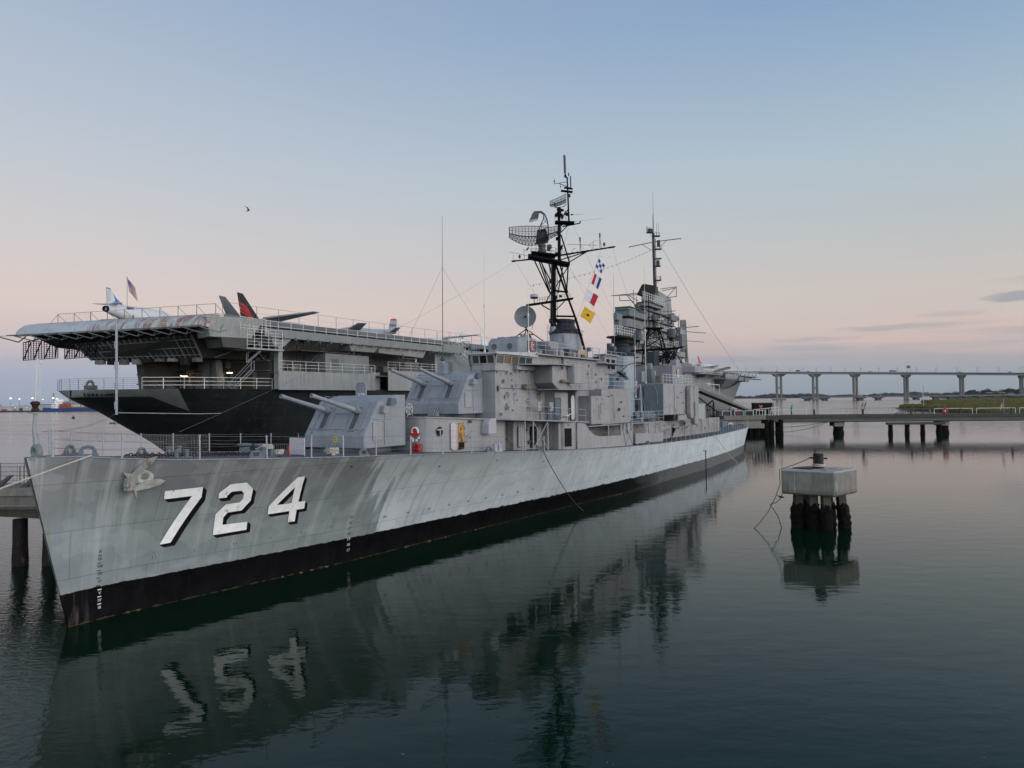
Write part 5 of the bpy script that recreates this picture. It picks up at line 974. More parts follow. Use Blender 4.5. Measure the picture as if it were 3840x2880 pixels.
# ================================================================== AIRCRAFT CARRIER (x forward, y to port, starboard deck edge at y=0)
CV = thing('aircraft_carrier', 'huge dark-hulled aircraft carrier lying behind the destroyer, stern to the left', 'warship', (-24.87, 62.03, 0), R(60.3))
def carr_hull_mat():
    m = bpy.data.materials.new('carrier_hull_paint'); m.use_nodes = True; N = NT(m.node_tree); N.n.clear()
    oc = N.add('ShaderNodeTexCoord').outputs['Object']; sp = N.add('ShaderNodeSeparateXYZ', {0: oc}).outputs; X, Z = sp[0], sp[2]
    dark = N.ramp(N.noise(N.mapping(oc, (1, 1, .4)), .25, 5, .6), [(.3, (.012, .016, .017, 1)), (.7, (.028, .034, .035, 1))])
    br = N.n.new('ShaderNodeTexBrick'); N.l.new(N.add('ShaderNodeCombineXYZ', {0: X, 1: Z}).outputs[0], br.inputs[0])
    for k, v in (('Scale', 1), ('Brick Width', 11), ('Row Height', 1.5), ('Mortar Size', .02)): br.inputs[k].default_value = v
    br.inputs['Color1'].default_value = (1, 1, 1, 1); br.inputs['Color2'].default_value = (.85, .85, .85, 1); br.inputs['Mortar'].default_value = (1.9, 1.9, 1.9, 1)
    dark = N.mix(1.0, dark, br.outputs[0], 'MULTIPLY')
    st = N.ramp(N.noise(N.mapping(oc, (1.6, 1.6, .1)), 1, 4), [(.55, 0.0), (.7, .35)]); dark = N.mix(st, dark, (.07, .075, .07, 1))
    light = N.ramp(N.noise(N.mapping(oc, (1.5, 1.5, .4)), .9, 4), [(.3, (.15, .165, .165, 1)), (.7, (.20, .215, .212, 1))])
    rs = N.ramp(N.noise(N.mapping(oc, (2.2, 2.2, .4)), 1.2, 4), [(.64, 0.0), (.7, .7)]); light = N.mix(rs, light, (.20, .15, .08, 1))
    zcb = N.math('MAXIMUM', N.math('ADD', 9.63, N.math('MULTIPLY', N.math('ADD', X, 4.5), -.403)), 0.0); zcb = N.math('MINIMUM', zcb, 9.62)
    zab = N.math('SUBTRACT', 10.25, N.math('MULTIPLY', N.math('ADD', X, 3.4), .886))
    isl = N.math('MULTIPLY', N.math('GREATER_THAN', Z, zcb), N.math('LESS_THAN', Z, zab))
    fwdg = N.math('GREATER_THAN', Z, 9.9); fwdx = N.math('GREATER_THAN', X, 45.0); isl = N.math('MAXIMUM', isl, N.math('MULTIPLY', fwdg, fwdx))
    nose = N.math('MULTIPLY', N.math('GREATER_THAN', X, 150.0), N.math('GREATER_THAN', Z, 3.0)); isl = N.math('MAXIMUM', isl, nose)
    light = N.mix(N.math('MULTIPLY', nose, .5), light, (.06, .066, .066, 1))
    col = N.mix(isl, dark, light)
    s = N.add('ShaderNodeBsdfPrincipled', {'Base Color': col, 'Roughness': .55, 'Specular IOR Level': .3})
    N.add('ShaderNodeOutputMaterial', {0: s.outputs[0]}); return m
CP = [(-7.75, .15), (-7.6, 1.6), (-7.0, 3.3), (-6.3, 4.7), (-5.4, 6.1), (-4.3, 7.4), (-3, 8.45), (-1.5, 9.2), (0, 9.65), (5, 10.1), (20, 10.4), (190, 10.4), (212, 9.2), (226, 6.5), (234, 3.5), (238, .2)]
CW = [(7, .1), (9, 1.5), (14, 4.5), (22, 7.5), (40, 9.8), (180, 9.6), (200, 6.8), (216, 3.6), (228, 1.2), (234, .1)]
def ckeel(x): return ip([(-7.75, 9.56), (-6.5, 9.3), (-3, 7.9), (2.2, 4.5), (6, 1.4), (8, -.5), (12, -1.5), (215, -1.5), (228, -1), (233, 1.5), (236, 6), (238, 11)], x)
def ctop(x): return ip([(-9, 10.25), (150, 10.25), (170, 10.6), (190, 12.0), (215, 14.6), (239, 15.6)], x)
def chull(x, t, sgn):
    k, T_ = ckeel(x), ctop(x); z = k + (T_ - k) * t; h, wl = ip(CP, x), (0 if x < 7 else ip(CW, x))
    e = .42 if x < 40 else .6
    if x > 150: e = .42 + 1.1 * min(1, (x - 150) / 60)
    return (x, 10 + sgn * (wl + (h - wl) * t ** e) * 1.0, z)
cxs = [-7.75, -7.65, -7.4, -7, -6.5, -6, -5.5, -5, -4.5, -4, -3.5, -3, -2.4, -1.8, -1.2, -.6, 0, 1, 2, 3, 4, 5, 6, 7, 8, 9, 10, 12, 14, 17, 20, 25, 30, 40, 60, 90, 120, 150, 165, 180, 190, 200, 206, 212, 217, 222, 226, 229, 232, 234, 236, 237.2, 238]
cts = [0, .01, .03, .06, .1, .15, .2, .28, .36, .45, .55, .65, .75, .82, .88, .92, .96, 1.0]
q = MB()
for s_ in (-1, 1): q.loft([[chull(x, t, s_) for t in cts] for x in cxs], closed=False)
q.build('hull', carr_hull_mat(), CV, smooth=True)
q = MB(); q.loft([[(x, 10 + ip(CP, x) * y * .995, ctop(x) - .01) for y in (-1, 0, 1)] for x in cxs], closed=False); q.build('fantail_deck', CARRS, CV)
# starboard side wall above the hull from the hangar forward
q = MB(); q.box(31.0, 186, .25, 3, 10.22, 15.7); q.build('hangar_side', CARRG, CV)
# flight deck with round-down and ramp edge
def edge(y): return -1.5 - (y + 1.5) * .2176
q = MB(); q.extr([(edge(-1.0), -1.0, 16.05), (edge(19.0), 19.0, 16.05), (30, 20.8, 16.05), (238, 20.8, 16.05), (239, 18, 16.05), (239, 2, 16.05), (238, 0, 16.05), (30, 0, 16.05), (3.0, 0, 16.05), (1.0, -1.0, 16.05)], (0, 0, .55)); q.build('flight_deck', paint('flight_deck_paint', (.12, .125, .13), .7, .2, .3), CV)
def round_mat():
    m = bpy.data.materials.new('round_down_paint'); m.use_nodes = True; N = NT(m.node_tree); N.n.clear(); oc = N.add('ShaderNodeTexCoord').outputs['Object']
    col = N.ramp(N.noise(oc, .8, 4), [(.3, (.30, .325, .34, 1)), (.7, (.46, .49, .51, 1))])
    sv = N.mapping(oc, (.35, 2.6, .5)); yy = N.add('ShaderNodeSeparateXYZ', {0: oc}).outputs[1]
    more = N.ramp(N.math('MULTIPLY', yy, .05), [(0, .115), (.5, .05), (.75, .0)])
    r_ = N.ramp(N.math('ADD', N.noise(sv, 1.0, 5, .75), more), [(.575, 0.0), (.63, 1.0)]); col = N.mix(N.math('MULTIPLY', r_, .85), col, (.20, .085, .04, 1))
    r3 = N.ramp(N.math('ADD', N.noise(N.mapping(oc, (.5, 1.1, .5), (4, 1, 0)), .9, 4, .7), more), [(.60, 0.0), (.68, 1.0)]); col = N.mix(N.math('MULTIPLY', r3, .6), col, (.42, .37, .28, 1))
    s_ = N.add('ShaderNodeBsdfPrincipled', {'Base Color': col, 'Roughness': .5, 'Specular IOR Level': .35}); N.add('ShaderNodeOutputMaterial', {0: s_.outputs[0]}); return m
q = MB(); prof = [(.02, 16.56), (-.5, 16.50), (-1.0, 16.33), (-1.4, 16.05), (-1.65, 15.7), (-1.72, 15.35), (-1.5, 15.3), (-1.0, 15.75), (0.0, 16.06)]
q.loft([[(edge(y) + x, y, z) for x, z in prof] for y in [-1.5 + 20.6 * i / 30 for i in range(31)]]); q.build('round_down', round_mat(), CV, smooth=True)
q = MB()
q.tube((edge(-1.5) - 2.1, -1.5, 15.38), (edge(19.6) - 2.1, 19.6, 15.38), .05, 5)
for k in range(13):
    y = -1 + 20 * k / 12; e = edge(y); q.tube((e - 2.1, y, 15.38), (e - .9, y - 1.3, 14.85), .05, 5); q.tube((e - .9, y - 1.3, 14.85), (e - .6, y - 1.3, 15.5), .05, 5); q.tube((e - .9, y - 1.3, 14.85), (e - .5, y - 1.7, 15.1), .04, 5)
q.extr([(edge(19) - 1.6, 19, 15.4), (edge(20.6) - 2.3, 20.6, 15.35), (edge(18.6) - 2.1, 18.6, 15.35)], (0, 0, -.04)); q.tube((edge(20.6) - 2.3, 20.6, 15.35), (edge(19.2) - 1.4, 19.2, 14.8), .06, 5); q.tube((edge(19.2) - 1.4, 19.2, 14.8), (edge(18.6) - 1.2, 18.6, 15.3), .06, 5); q.build('net_brackets', paint('bracket_grey', (.15, .16, .16), .6), CV)
# structure under the overhang
q = MB()
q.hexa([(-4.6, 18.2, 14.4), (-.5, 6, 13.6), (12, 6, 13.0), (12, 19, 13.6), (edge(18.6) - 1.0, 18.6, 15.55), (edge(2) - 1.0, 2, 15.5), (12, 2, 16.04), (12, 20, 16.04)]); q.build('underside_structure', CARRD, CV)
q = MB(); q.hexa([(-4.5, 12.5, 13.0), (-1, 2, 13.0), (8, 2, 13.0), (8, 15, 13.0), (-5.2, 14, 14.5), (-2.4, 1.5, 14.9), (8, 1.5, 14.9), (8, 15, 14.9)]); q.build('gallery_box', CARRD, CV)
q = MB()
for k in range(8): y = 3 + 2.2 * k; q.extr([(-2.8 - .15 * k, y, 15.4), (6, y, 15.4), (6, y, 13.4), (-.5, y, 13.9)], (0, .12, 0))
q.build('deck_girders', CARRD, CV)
# open lattice walkways hanging under the port quarter
for (x0, y0), (x1, y1), z0, z1_ in (((-6.9, 19.4), (-6.9, 13.6), 13.15, 14.8), ((-6.7, 12.9), (-6.7, 7.9), 13.05, 14.3)):
    q = MB(); a, b = V(x0, y0, 0), V(x1, y1, 0); n = 13; d = (b - a)
    for k in range(n + 1): p = a + d * k / n; q.tube(p + V(0, 0, z0), p + V(0, 0, z1_), .035, 4)
    for k in range(10): zz = z0 + (z1_ - z0) * k / 9; q.tube(a + V(0, 0, zz), b + V(0, 0, zz), .035 if k in (0, 9) else .022, 4)
    for k in range(0, n, 4): q.tube(a + d * k / n + V(0, 0, z0), a + d * min(1, (k + 3) / n) + V(0, 0, z1_), .05, 4)
    q.tube(a + V(0, 0, z1_), a + V(1.5, 0, 15.3), .06, 4); q.tube(b + V(0, 0, z1_), b + V(1.5, 0, 15.3), .06, 4); q.build('lattice_walkway', BLACKM, CV)
# transom bulkhead of the hangar with its recess, frames, boxes and stairs
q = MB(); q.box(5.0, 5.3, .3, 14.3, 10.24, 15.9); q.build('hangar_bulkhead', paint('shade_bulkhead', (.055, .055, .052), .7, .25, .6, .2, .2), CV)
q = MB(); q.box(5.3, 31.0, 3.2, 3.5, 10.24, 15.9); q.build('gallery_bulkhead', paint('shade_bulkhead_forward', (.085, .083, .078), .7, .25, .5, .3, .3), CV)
q = MB(); q.box(4.7, 5.0, .3, 14.2, 12.85, 13.0); q.box(4.6, 5.0, .3, 14, 11.95, 12.05)
for k in range(12): q.box(4.86, 5.0, .8 + 1.15 * k, .88 + 1.15 * k, 13.0, 14.9)
for k in range(4): q.box(4.6, 4.98, 2 + 3.1 * k, 2.2 + 3.1 * k, 10.24, 12.0)
q.build('bulkhead_frames', CARRS, CV)
for i, (y0, y1, z0, z1_) in enumerate(((13.0, 11.9, 12.1, 13.3), (11.6, 10.4, 12.1, 13.5), (8.8, 7.4, 12.0, 13.7))):
    q = MB(); q.box(3.6, 4.6, y1, y0, z0 + .2, z1_ + .2); q.build('wall_cabinet', CARRS, CV, bevel=.03)
for (px_, y) in ((-.6, 2.0), (-.2, 4.4)): pass
q = MB(); q.hexa([(1.6, 4.6, 10.24), (2.3, 4.6, 10.24), (2.3, 5.6, 10.24), (1.6, 5.6, 10.24), (1.6, 4.5, 14.9), (2.3, 4.5, 14.9), (2.3, 5.1, 14.9), (1.6, 5.1, 14.9)]); q.hexa([(1.6, 3.2, 10.24), (2.3, 3.2, 10.24), (2.3, 4.0, 10.24), (1.6, 4.0, 10.24), (1.6, 3.9, 14.9), (2.3, 3.9, 14.9), (2.3, 4.3, 14.9), (1.6, 4.3, 14.9)])
for k in range(5): q.tube((1.9, 3.6, 10.6 + .9 * k), (1.9, 5.2, 10.7 + .9 * k), .07, 5)
q.build('deck_pillar', CARRS, CV)
q = MB(); q.hexa([(-6.2, 11.4, 10.24), (-4.9, 11.4, 10.24), (-4.9, 12, 10.24), (-6.2, 12, 10.24), (-6.4, 11.9, 14.9), (-4.9, 11.9, 14.9), (-4.9, 12.5, 14.9), (-6.4, 12.5, 14.9)]); 
q = MB(); q.hexa([(1.5, 13.9, 10.24), (5.0, 13.9, 10.24), (5.0, 14.5, 10.24), (1.3, 14.6, 10.24), (1.3, 14.2, 15.2), (5.0, 14.2, 15.2), (5.0, 14.9, 15.2), (1.0, 15.0, 15.2)])
for k in range(4): q.box(1.2, 1.5, 13.7, 14.9, 10.9 + .95 * k, 11.0 + .95 * k)
q.build('port_fashion_plate', CARRS, CV)
def stair(a, b, w_, n, name='stairway', m=RAILM, par=CV, rail=.8):
    a, b = Vector(a), Vector(b); d = b - a; sd_ = Vector((d.y, -d.x, 0)).normalized() * w_ / 2; q = MB()
    for s_ in (-1, 1): q.tube(a + sd_ * s_, b + sd_ * s_, .045, 4); q.tube(a + sd_ * s_ + V(0, 0, rail), b + sd_ * s_ + V(0, 0, rail), .025, 4); q.tube(a + sd_ * s_, a + sd_ * s_ + V(0, 0, rail), .025, 4); q.tube(b + sd_ * s_, b + sd_ * s_ + V(0, 0, rail), .025, 4)
    for k in range(n): p = a + d * (k + .5) / n; q.obox(p, sd_, d.cross(V(0, 0, 1)).cross(V(0, 0, 1)).normalized() * -.08, (0, 0, .012))
    return q.build(name, m, par)
stair((2.0, 1.6, 10.25), (2.6, -.2, 12.0), .5, 9); stair((2.6, -1.2, 13.6), (2.0, -.2, 12.6), .4, 6)
for k, (x, y) in enumerate(((4.0, 11.6), (3.2, 10.2), (3.0, 6.0), (2.6, 2.9))):
    q = MB(); q.lathe([(.30, 0), (.28, .05), (.12, .13), (.05, .2)], (x, y, 11.82 if k != 1 else 11.7), n=14); sh = q.build('lamp_shade', DKGREY, CV)
    q = MB(); q.lathe([(0, 0), (.26, .0), (.24, .04), (0, .04)], (x, y, 11.76 if k != 1 else 11.64), n=14, cap=False); q.build('lamp_bulb', emis('lamp_glow', (1.0, .72, .38), 9.0), sh)
    ld = bpy.data.lights.new('hangar_lamp', 'POINT'); ld.energy = 9; ld.color = (1, .72, .42); ld.shadow_soft_size = .15; lo = bpy.data.objects.new('hangar_lamp', ld); COL.objects.link(lo); lo.parent = sh; lo.location = (x, y, 11.55)
# starboard quarter sponsons and catwalks
q = MB(); q.hexa([(-2.6, -1.2, 14.55), (1.6, -1.2, 14.6), (1.6, 1.2, 14.6), (-2.0, 1.2, 14.55), (-3.3, -1.6, 16.2), (2.8, -1.6, 16.5), (2.8, 1, 16.5), (-2.4, 1.2, 16.2)]); q.build('quarter_sponson', CARRL, CV, bevel=.05)
q = MB(); q.hexa([(-1.0, -.8, 13.8), (.9, -.8, 13.8), (.9, 2, 13.8), (-.5, 2, 13.8), (-1.6, -1.3, 14.6), (2.8, -1.3, 14.7), (2.8, 2, 14.7), (-1, 2, 14.6)]); q.build('quarter_bracket', CARRS, CV)
q = MB(); q.prism([(.9, -1.5), (5.0, -1.6), (5.0, 1), (1.2, 1)], 13.7, 13.85); q.build('gallery_platform', CARRL, CV)
q = MB(); rails(q, [(1.0, -1.4, 13.85), (4.9, -1.5, 13.85)], 1.7, 6, .8, .02); rails(q, [(.2, -1.5, 15.3), (3.6, -1.4, 15.2)], 1.2, 5, .5, .02); q.build('gallery_railing', RAILW, CV)
q = MB(); q.box(4.95, 5.45, -.9, -.3, 10.24, 15.0); q.build('corner_column', CARRL, CV); q = MB(); q.box(31.0, 31.4, .1, .5, 12, 15); q.build('corner_column', CARRL, CV)
q = MB(); q.prism([(3.0, -1.35), (35.0, -1.35), (35.0, -.02), (3.0, -.02)], 15.05, 15.12); q.box(3.0, 35.0, -1.42, -1.34, 14.95, 15.72); q.build('catwalk', CARRG, CV)
q = MB()
for k in range(21): q.box(3.4 + 1.55 * k, 3.55 + 1.55 * k, -1.5, -1.3, 14.75, 15.05)
q.build('catwalk_brackets', CARRS, CV)
q = MB(); rails(q, [(3.0, -1.38, 15.05), (35.0, -1.38, 15.05)], 1.35, 3, 1.55, .022); q.build('catwalk_railing', RAILW, CV)
q = MB(); q.box(30.8, 35.2, -1.44, -1.36, 15.06, 15.95); q.build('catwalk_panel', CARRG, CV)
stair((34.8, -1.0, 15.1), (37.9, -1.0, 13.6), .8, 8, m=RAILW); stair((35.6, -1.0, 15.1), (33.4, -1.0, 16.6), .8, 7, m=RAILW)
q = MB(); rails(q, [(edge(-.8) + .6, -.8, 16.6), (3.0, -.3, 16.6), (31, -.25, 16.6), (60, -.25, 16.6)], 1.1, 1, 2.6, .018); q.tube((3, -.3, 17.1), (60, -.25, 17.1), .008, 4); q.build('deck_edge_railing', WIRE, CV)
q = MB(); a, b = V(edge(18.6) + 1.6, 18.6, 16.6), V(edge(.5) + 1.2, .5, 16.6)
for k in range(10):
    p = a.lerp(b, k / 9); q.tube(p, p + V(0, 0, 1.05), .03, 5); q.tube(p + V(0, 0, 1.0), p + V(1.0, -.2, 0), .02, 4)
q.tube(a + V(0, 0, 1.05), b + V(0, 0, 1.05), .022, 4); q.tube(a, a + V(-.6, .6, 0), .05, 4); q.tube(a + V(0, 0, 1), a + V(-.4, .8, 0), .018, 4)
for k in range(24): t0 = .24 * k / 24; q.tube(a.lerp(b, t0), a.lerp(b, t0) + V(0, 0, 1.05), .005, 3)
q.build('stern_railing', WIRE, CV)
# side screens below the gallery
q = MB(); q.box(4.9, 18.4, -1.0, -.9, 10.16, 11.93); q.build('side_screen', CARRL, CV, bevel=.01)
q = MB(); q.box(20.6, 31.0, -1.0, -.9, 10.16, 12.42); q.box(18.6, 20.6, .2, .3, 10.2, 12.2); q.build('side_screen', CARRL, CV, bevel=.01)
q = MB(); rails(q, [(4.95, -.95, 11.93), (18.4, -.95, 11.95)], .95, 3, 1.75, .022); rails(q, [(20.6, -.95, 12.42), (31, -.95, 12.45)], .95, 3, 2.2, .022); rails(q, [(18.8, .3, 10.4), (20.4, .3, 10.4)], 1.6, 4, 1.6, .022); q.build('screen_railing', RAILW, CV)
q = MB(); q.box(12.0, 18.6, .1, 3.0, 11.9, 13.95); q.build('gallery_house', CARRG, CV)
q = MB()
for k in range(7): q.box(13.0, 13.9, .06, .1, 12.65 + .11 * k, 12.71 + .11 * k)
q.build('louvre', DKGREY, CV)
q = MB(); q.prism([(4.95, -.9), (31, -.9), (31, 3.2), (4.95, 3.2)], 11.72, 11.80); q.build('gallery_deck', CARRS, CV)
q = MB(); q.hexa([(14.8, -.8, 14.3), (18.5, -.8, 14.3), (18.5, 1.5, 14.3), (14.8, 1.5, 14.3), (14.2, -1.1, 15.0), (19, -1.1, 15.0), (19, 1.5, 15.0), (14.2, 1.5, 15.0)]); q.build('catwalk_sponson', CARRL, CV, bevel=.03); q = MB(); q.hexa([(19.2, -.8, 14.3), (27.3, -.8, 14.1), (27.3, 1.5, 14.1), (19.2, 1.5, 14.3), (18.8, -1.1, 15.0), (27.6, -1.1, 15.0), (27.6, 1.5, 15.0), (18.8, 1.5, 15.0)]); q.build('catwalk_sponson', CARRL, CV, bevel=.03); q = MB(); q.hexa([(4.3, -1, 14.2), (5.6, -1, 14.2), (5.6, 1, 14.2), (4.3, 1, 14.2), (3.9, -1.2, 15), (6.4, -1.2, 15), (6.4, 1, 15), (3.9, 1, 15)]); q.build('catwalk_sponson', CARRL, CV, bevel=.03)
q = MB(); q.tube((23.3, -.9, 14.4), (23.3, -.9, 13.9), .05, 5); q.tube((23.3, -.9, 13.9), (26.0, -.9, 13.85), .05, 5)
for k in range(3): q.box(21.9 + 1.6 * k, 22.7 + 1.6 * k, .8, 1.6, 12.3, 13.0)
q.box(25.9, 28.6, .9, 1.4, 12.3, 13.7); q.tube((15.5, -.9, 14.7), (15.0, -.9, 13.9), .05, 4); q.tube((10.3, 2, 12), (12.3, .4, 14.6), .04, 4); q.tube((10.8, 2, 12), (12.6, .4, 14.3), .04, 4); q.box(8.6, 17.2, .0, 3, 14.05, 14.1); q.tube((5.5, 2.8, 13.9), (12, 2.8, 13.7), .035, 4)
for k in range(5): q.tube((10 + 1.8 * k, .2, 14.1), (10 + 1.8 * k, .2, 14.8), .02, 4)
q.tube((10, .2, 14.8), (17, .2, 14.8), .02, 4); q.box(6.5, 7.6, 1.2, 2.4, 11.9, 13.1); q.lathe([(.5, 0), (.5, .8)], (9.2, 1.8, 11.9), n=12); q.build('gallery_clutter', CARRS, CV)
for x in (4.7, 12.2, 14.1):
    q = MB(); q.lathe([(.17, 0), (.17, .5), (.12, .7)], (x, -.6, 15.15), n=10); q.build('life_raft_canister', BLACKF, CV, smooth=True)
q = MB()
for k in range(3): q.lathe([(.16, 0), (.16, .75)], (3.4 + .0 * k, -1.1, 15.1 + .0), n=10)
q.build('fire_bottle', REDP, CV)
# fantail rail, chock, name
q = MB(); Fp = [(5, -.05), (0, .4), (-3, 1.6), (-5.3, 3.9), (-6.9, 6.7), (-7.6, 9.2), (-7.5, 12), (-6.5, 14.5)]
rails(q, [(x + .1, y + .15, 10.25) for x, y in Fp[:4]], .98, 3, 1.6, .028); q.build('fantail_railing', RAILW, CV)
q = MB(); rails(q, [(x + .1, y + .1, 10.25) for x, y in Fp[3:]], .95, 6, 1.6, .014); q.build('stern_wire_railing', WIRE, CV)
q = MB(); c = V(-7.15, 8.2, 10.3); q.torus(c + V(0, 0, .38), (.85, .5, 0), .27, .11, 18, 6); q.obox(c + V(.1, .1, .1), V(.26, -.44, 0), V(.1, .06, 0), V(0, 0, .22)); q.build('stern_chock', CARRS, CV, smooth=True)
q = MB(); q.torus((1.0, .6, 10.55), (0, 1, 0), .3, .11, 16, 6); q.build('side_chock', CARRS, CV, smooth=True)
q = MB()
for k in range(8): q.obox((2.3, 9.6, 10.4 + .14 * k), (.1, .25 - .02 * k, 0), (.02, .01, .0), (0, 0, .03))
q.build('striped_stand', WHITEP, CV)
q = MB(); q.tube((-9.0, 1.4, 8.2), (-9.0, 1.4, 15.45), .09, 8)
for k in range(24): q.obox((-9.0, 1.4 - .05, 8.4 + .3 * k), (.03, -.12, 0), (.03, .03, 0), (0, 0, .02))
for z in (8.9, 10.4, 12.0, 13.6): q.obox((-9.0, 1.45, z), (.06, -.1, 0), (.06, .06, 0), (0, 0, .28))
q.obox((-8.98, 1.38, 15.5), (.1, -.17, 0), (.08, .05, 0), (0, 0, .06)); q.tube((-9, 1.4, 15.4), (-2.6, -1.4, 15.6), .03, 4); q.tube((-9.0, 1.4, 8.35), (-2.0, 1.0, 8.1), .035, 4); q.tube((-2.0, 1.0, 8.1), (.2, 1.0, 8.1), .035, 4); q.build('stern_spar', RAILM, CV)
def on_stern(y, z): # outward basis on the curved stern plating
    for a, b in zip(Fp, Fp[1:]):
        if a[1] <= y <= b[1]:
            t = (y - a[1]) / (b[1] - a[1]); p = Vector((a[0] + (b[0] - a[0]) * t, y, z)); d = Vector((a[0] - b[0], a[1] - b[1], 0)).normalized(); return p, d
for i, ch in enumerate('YORKTOWN'):
    y = 8.45 - .345 * i; p, d = on_stern(y, 9.84); nn = Vector((0, 0, 1)); out = d.cross(nn); p = Vector(p)
    # find hull surface x by the plan outline of the hull at this height
    hx_ = [x for x in [-7.75 + .02 * k for k in range(300)] if 10 - (ip(CP, x) * ((9.84 - ckeel(x)) / (ctop(x) - ckeel(x))) ** .42) <= y][0:1]
    p.x = hx_[0] - .06
    M = Matrix(((d.x, 0, out.x, p.x), (d.y, 0, out.y, p.y), (d.z, 1, out.z, p.z), (0, 0, 0, 1)))
    t = text('stern_name_letter', ch, .40, BLACKF, CV, M, .05, sx=.92)
# ---- island
ISL = bpy.data.objects.new('island', None); COL.objects.link(ISL); ISL.parent = CV
def ib(name, x0, x1, y0, y1, z0, z1_, m=ISLG, bev=.08):
    q = MB(); q.box(x0, x1, y0, y1, z0, z1_); return q.build(name, m, ISL, bevel=bev)
def ipr(name, pts, z0, z1_, m=ISLG, bev=0, sm=False):
    q = MB(); q.prism(pts, z0, z1_); return q.build(name, m, ISL, bevel=bev, smooth=sm)
def rnd(x0, x1, y0, y1, n=8): # rounded ends plan
    cy, ry = (y0 + y1) / 2, (y1 - y0) / 2
    return [(x1 - ry + ry * math.sin(R(180 * k / n)), cy - ry * math.cos(R(180 * k / n))) for k in range(n + 1)] + [(x0 + ry - ry * math.sin(R(180 * k / n)), cy + ry * math.cos(R(180 * k / n))) for k in range(n + 1)]
def iw(name, xa, xb, y0, w_, z0, z1_, m=ISLG, bev=.08, round_=False):
    "block whose seen silhouette runs xa..xb on its starboard face; w_ = width across the ship"
    x0 = xa + 1.75 * w_
    if round_: return ipr(name, rnd(x0 - w_ * .35, xb, y0, y0 + w_, 10), z0, z1_, m, sm=True)
    return ib(name, x0, xb, y0, y0 + w_, z0, z1_, m, bev)
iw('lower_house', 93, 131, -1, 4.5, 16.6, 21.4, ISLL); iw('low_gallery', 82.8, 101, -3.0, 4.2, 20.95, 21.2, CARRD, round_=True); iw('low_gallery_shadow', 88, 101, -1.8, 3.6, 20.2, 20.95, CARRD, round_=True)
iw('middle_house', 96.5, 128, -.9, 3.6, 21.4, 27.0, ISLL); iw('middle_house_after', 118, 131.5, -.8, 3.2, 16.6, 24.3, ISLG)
iw('bridge_slab_lower', 87.6, 103.5, -2.6, 3.4, 23.3, 24.9, ISLG, round_=True); iw('bridge_gap', 90.5, 103, -2.3, 3.0, 24.9, 25.5, BLACKF, round_=True); iw('bridge_slab_upper', 88.2, 106, -2.5, 3.2, 25.5, 26.7, ISLG); iw('bridge_lights', 88.4, 98, -2.4, 3.0, 26.7, 27.25, paint('green_glass', (.05, .13, .09), .3, .5, 1.2)); iw('bridge_roof', 87.6, 100.5, -2.7, 3.4, 27.25, 27.45, ISLG)
iw('side_cabin', 86.2, 89.8, -2.5, .9, 21.2, 24.3, ISLG); iw('side_cabin_upper', 85.2, 89.4, -2.6, .8, 24.0, 25.4, ISLG)
q = MB(); q.hexa([(119.5, -.7, 26.9), (129.6, -.7, 26.9), (129.6, 2.0, 26.9), (119.5, 2.0, 26.9), (118.8, -.6, 34.0), (127.6, -.6, 33.4), (127.6, 1.4, 33.4), (118.8, 1.4, 34.0)]); q.build('stack', ISLL, ISL, bevel=.3)
iw('stack_fore', 105.5, 121, -.9, 2.6, 26.9, 30.0, ISLL); iw('stack_shoulder', 103.5, 112, -1.4, 2.0, 26.9, 28.9, ISLG); iw('stack_top_fore', 109, 121, -.6, 2.4, 30.0, 32.6, ISLL)
q = MB(); q.extr([(102.2, -1.6, 30.9), (105.6, -1.6, 33.6), (113.2, -1.6, 34.2), (109.4, -1.6, 31.0)], (.6, .8, 0)); q.extr([(109.4, -1.6, 31.0), (113.2, -1.6, 34.2), (115, -.6, 34.0), (115, -.6, 31.2)], (0, .8, 0)); q.build('black_antenna_screen', BLACKF, ISL)
iw('tower_platform', 100.8, 117, -2.6, 3.2, 29.55, 29.75, CARRD, round_=True); iw('platform_band', 101.4, 116, -2.4, 2.8, 28.9, 29.55, ISLG, round_=True)
iw('aft_platform', 122, 136.2, -3.6, 3.0, 16.3, 16.5, CARRD, round_=True); iw('aft_tub', 122.6, 136, -3.5, 2.8, 16.5, 17.4, ISLG, round_=True); iw('aft_high_tub', 127.2, 133.8, -2.4, 1.8, 21.6, 24.6, ISLG); iw('aft_high_house', 127.4, 131.6, -2.2, 1.4, 24.6, 26.2, ISLG); iw('aft_low_tub', 124, 133.4, -2.6, 2.4, 18.9, 20.1, ISLL, round_=True)
iw('radar_cabin', 121.0, 128.0, -2.0, 1.4, 27.3, 28.8, ISLG); q = MB(); q.extr([(128.0, -2.0, 27.5), (130.0, -2.0, 27.9), (130.0, -2.0, 28.3), (128.0, -2.0, 28.7)], (0, 1.4, 0)); q.build('radar_cabin_nose', paint('cabin_navy', (.05, .07, .12), .5), ISL)
rr = random.Random(21)
for k in range(52):   # lockers, vents and brackets crowding the island side
    x = rr.uniform(97, 130); z = rr.uniform(17, 29); w_, h_ = rr.uniform(.2, 1.1), rr.uniform(.2, .9); q = MB(); q.box(x, x + w_, -1.5 - rr.uniform(0, .5), -.85, z, z + h_); q.build('island_locker', [ISLG, ISLL, CARRS][k % 3], ISL)
q = MB()
for k in range(26): x = rr.uniform(97, 130); z = rr.uniform(17, 30); q.tube((x, -1.2, z), (x, -1.2, z + rr.uniform(1, 3.5)), .07, 4)
for z in (18.6, 20.4, 22.6, 24.2, 26.0, 28.0): q.box(100 + rr.uniform(0, 8), 127, -1.9, -.9, z, z + .12)
for x in (99, 108, 113, 124): 
    for k in range(14): q.tube((x, -1.25, 17 + .35 * k), (x + .6, -1.25, 17 + .35 * k), .04, 3)
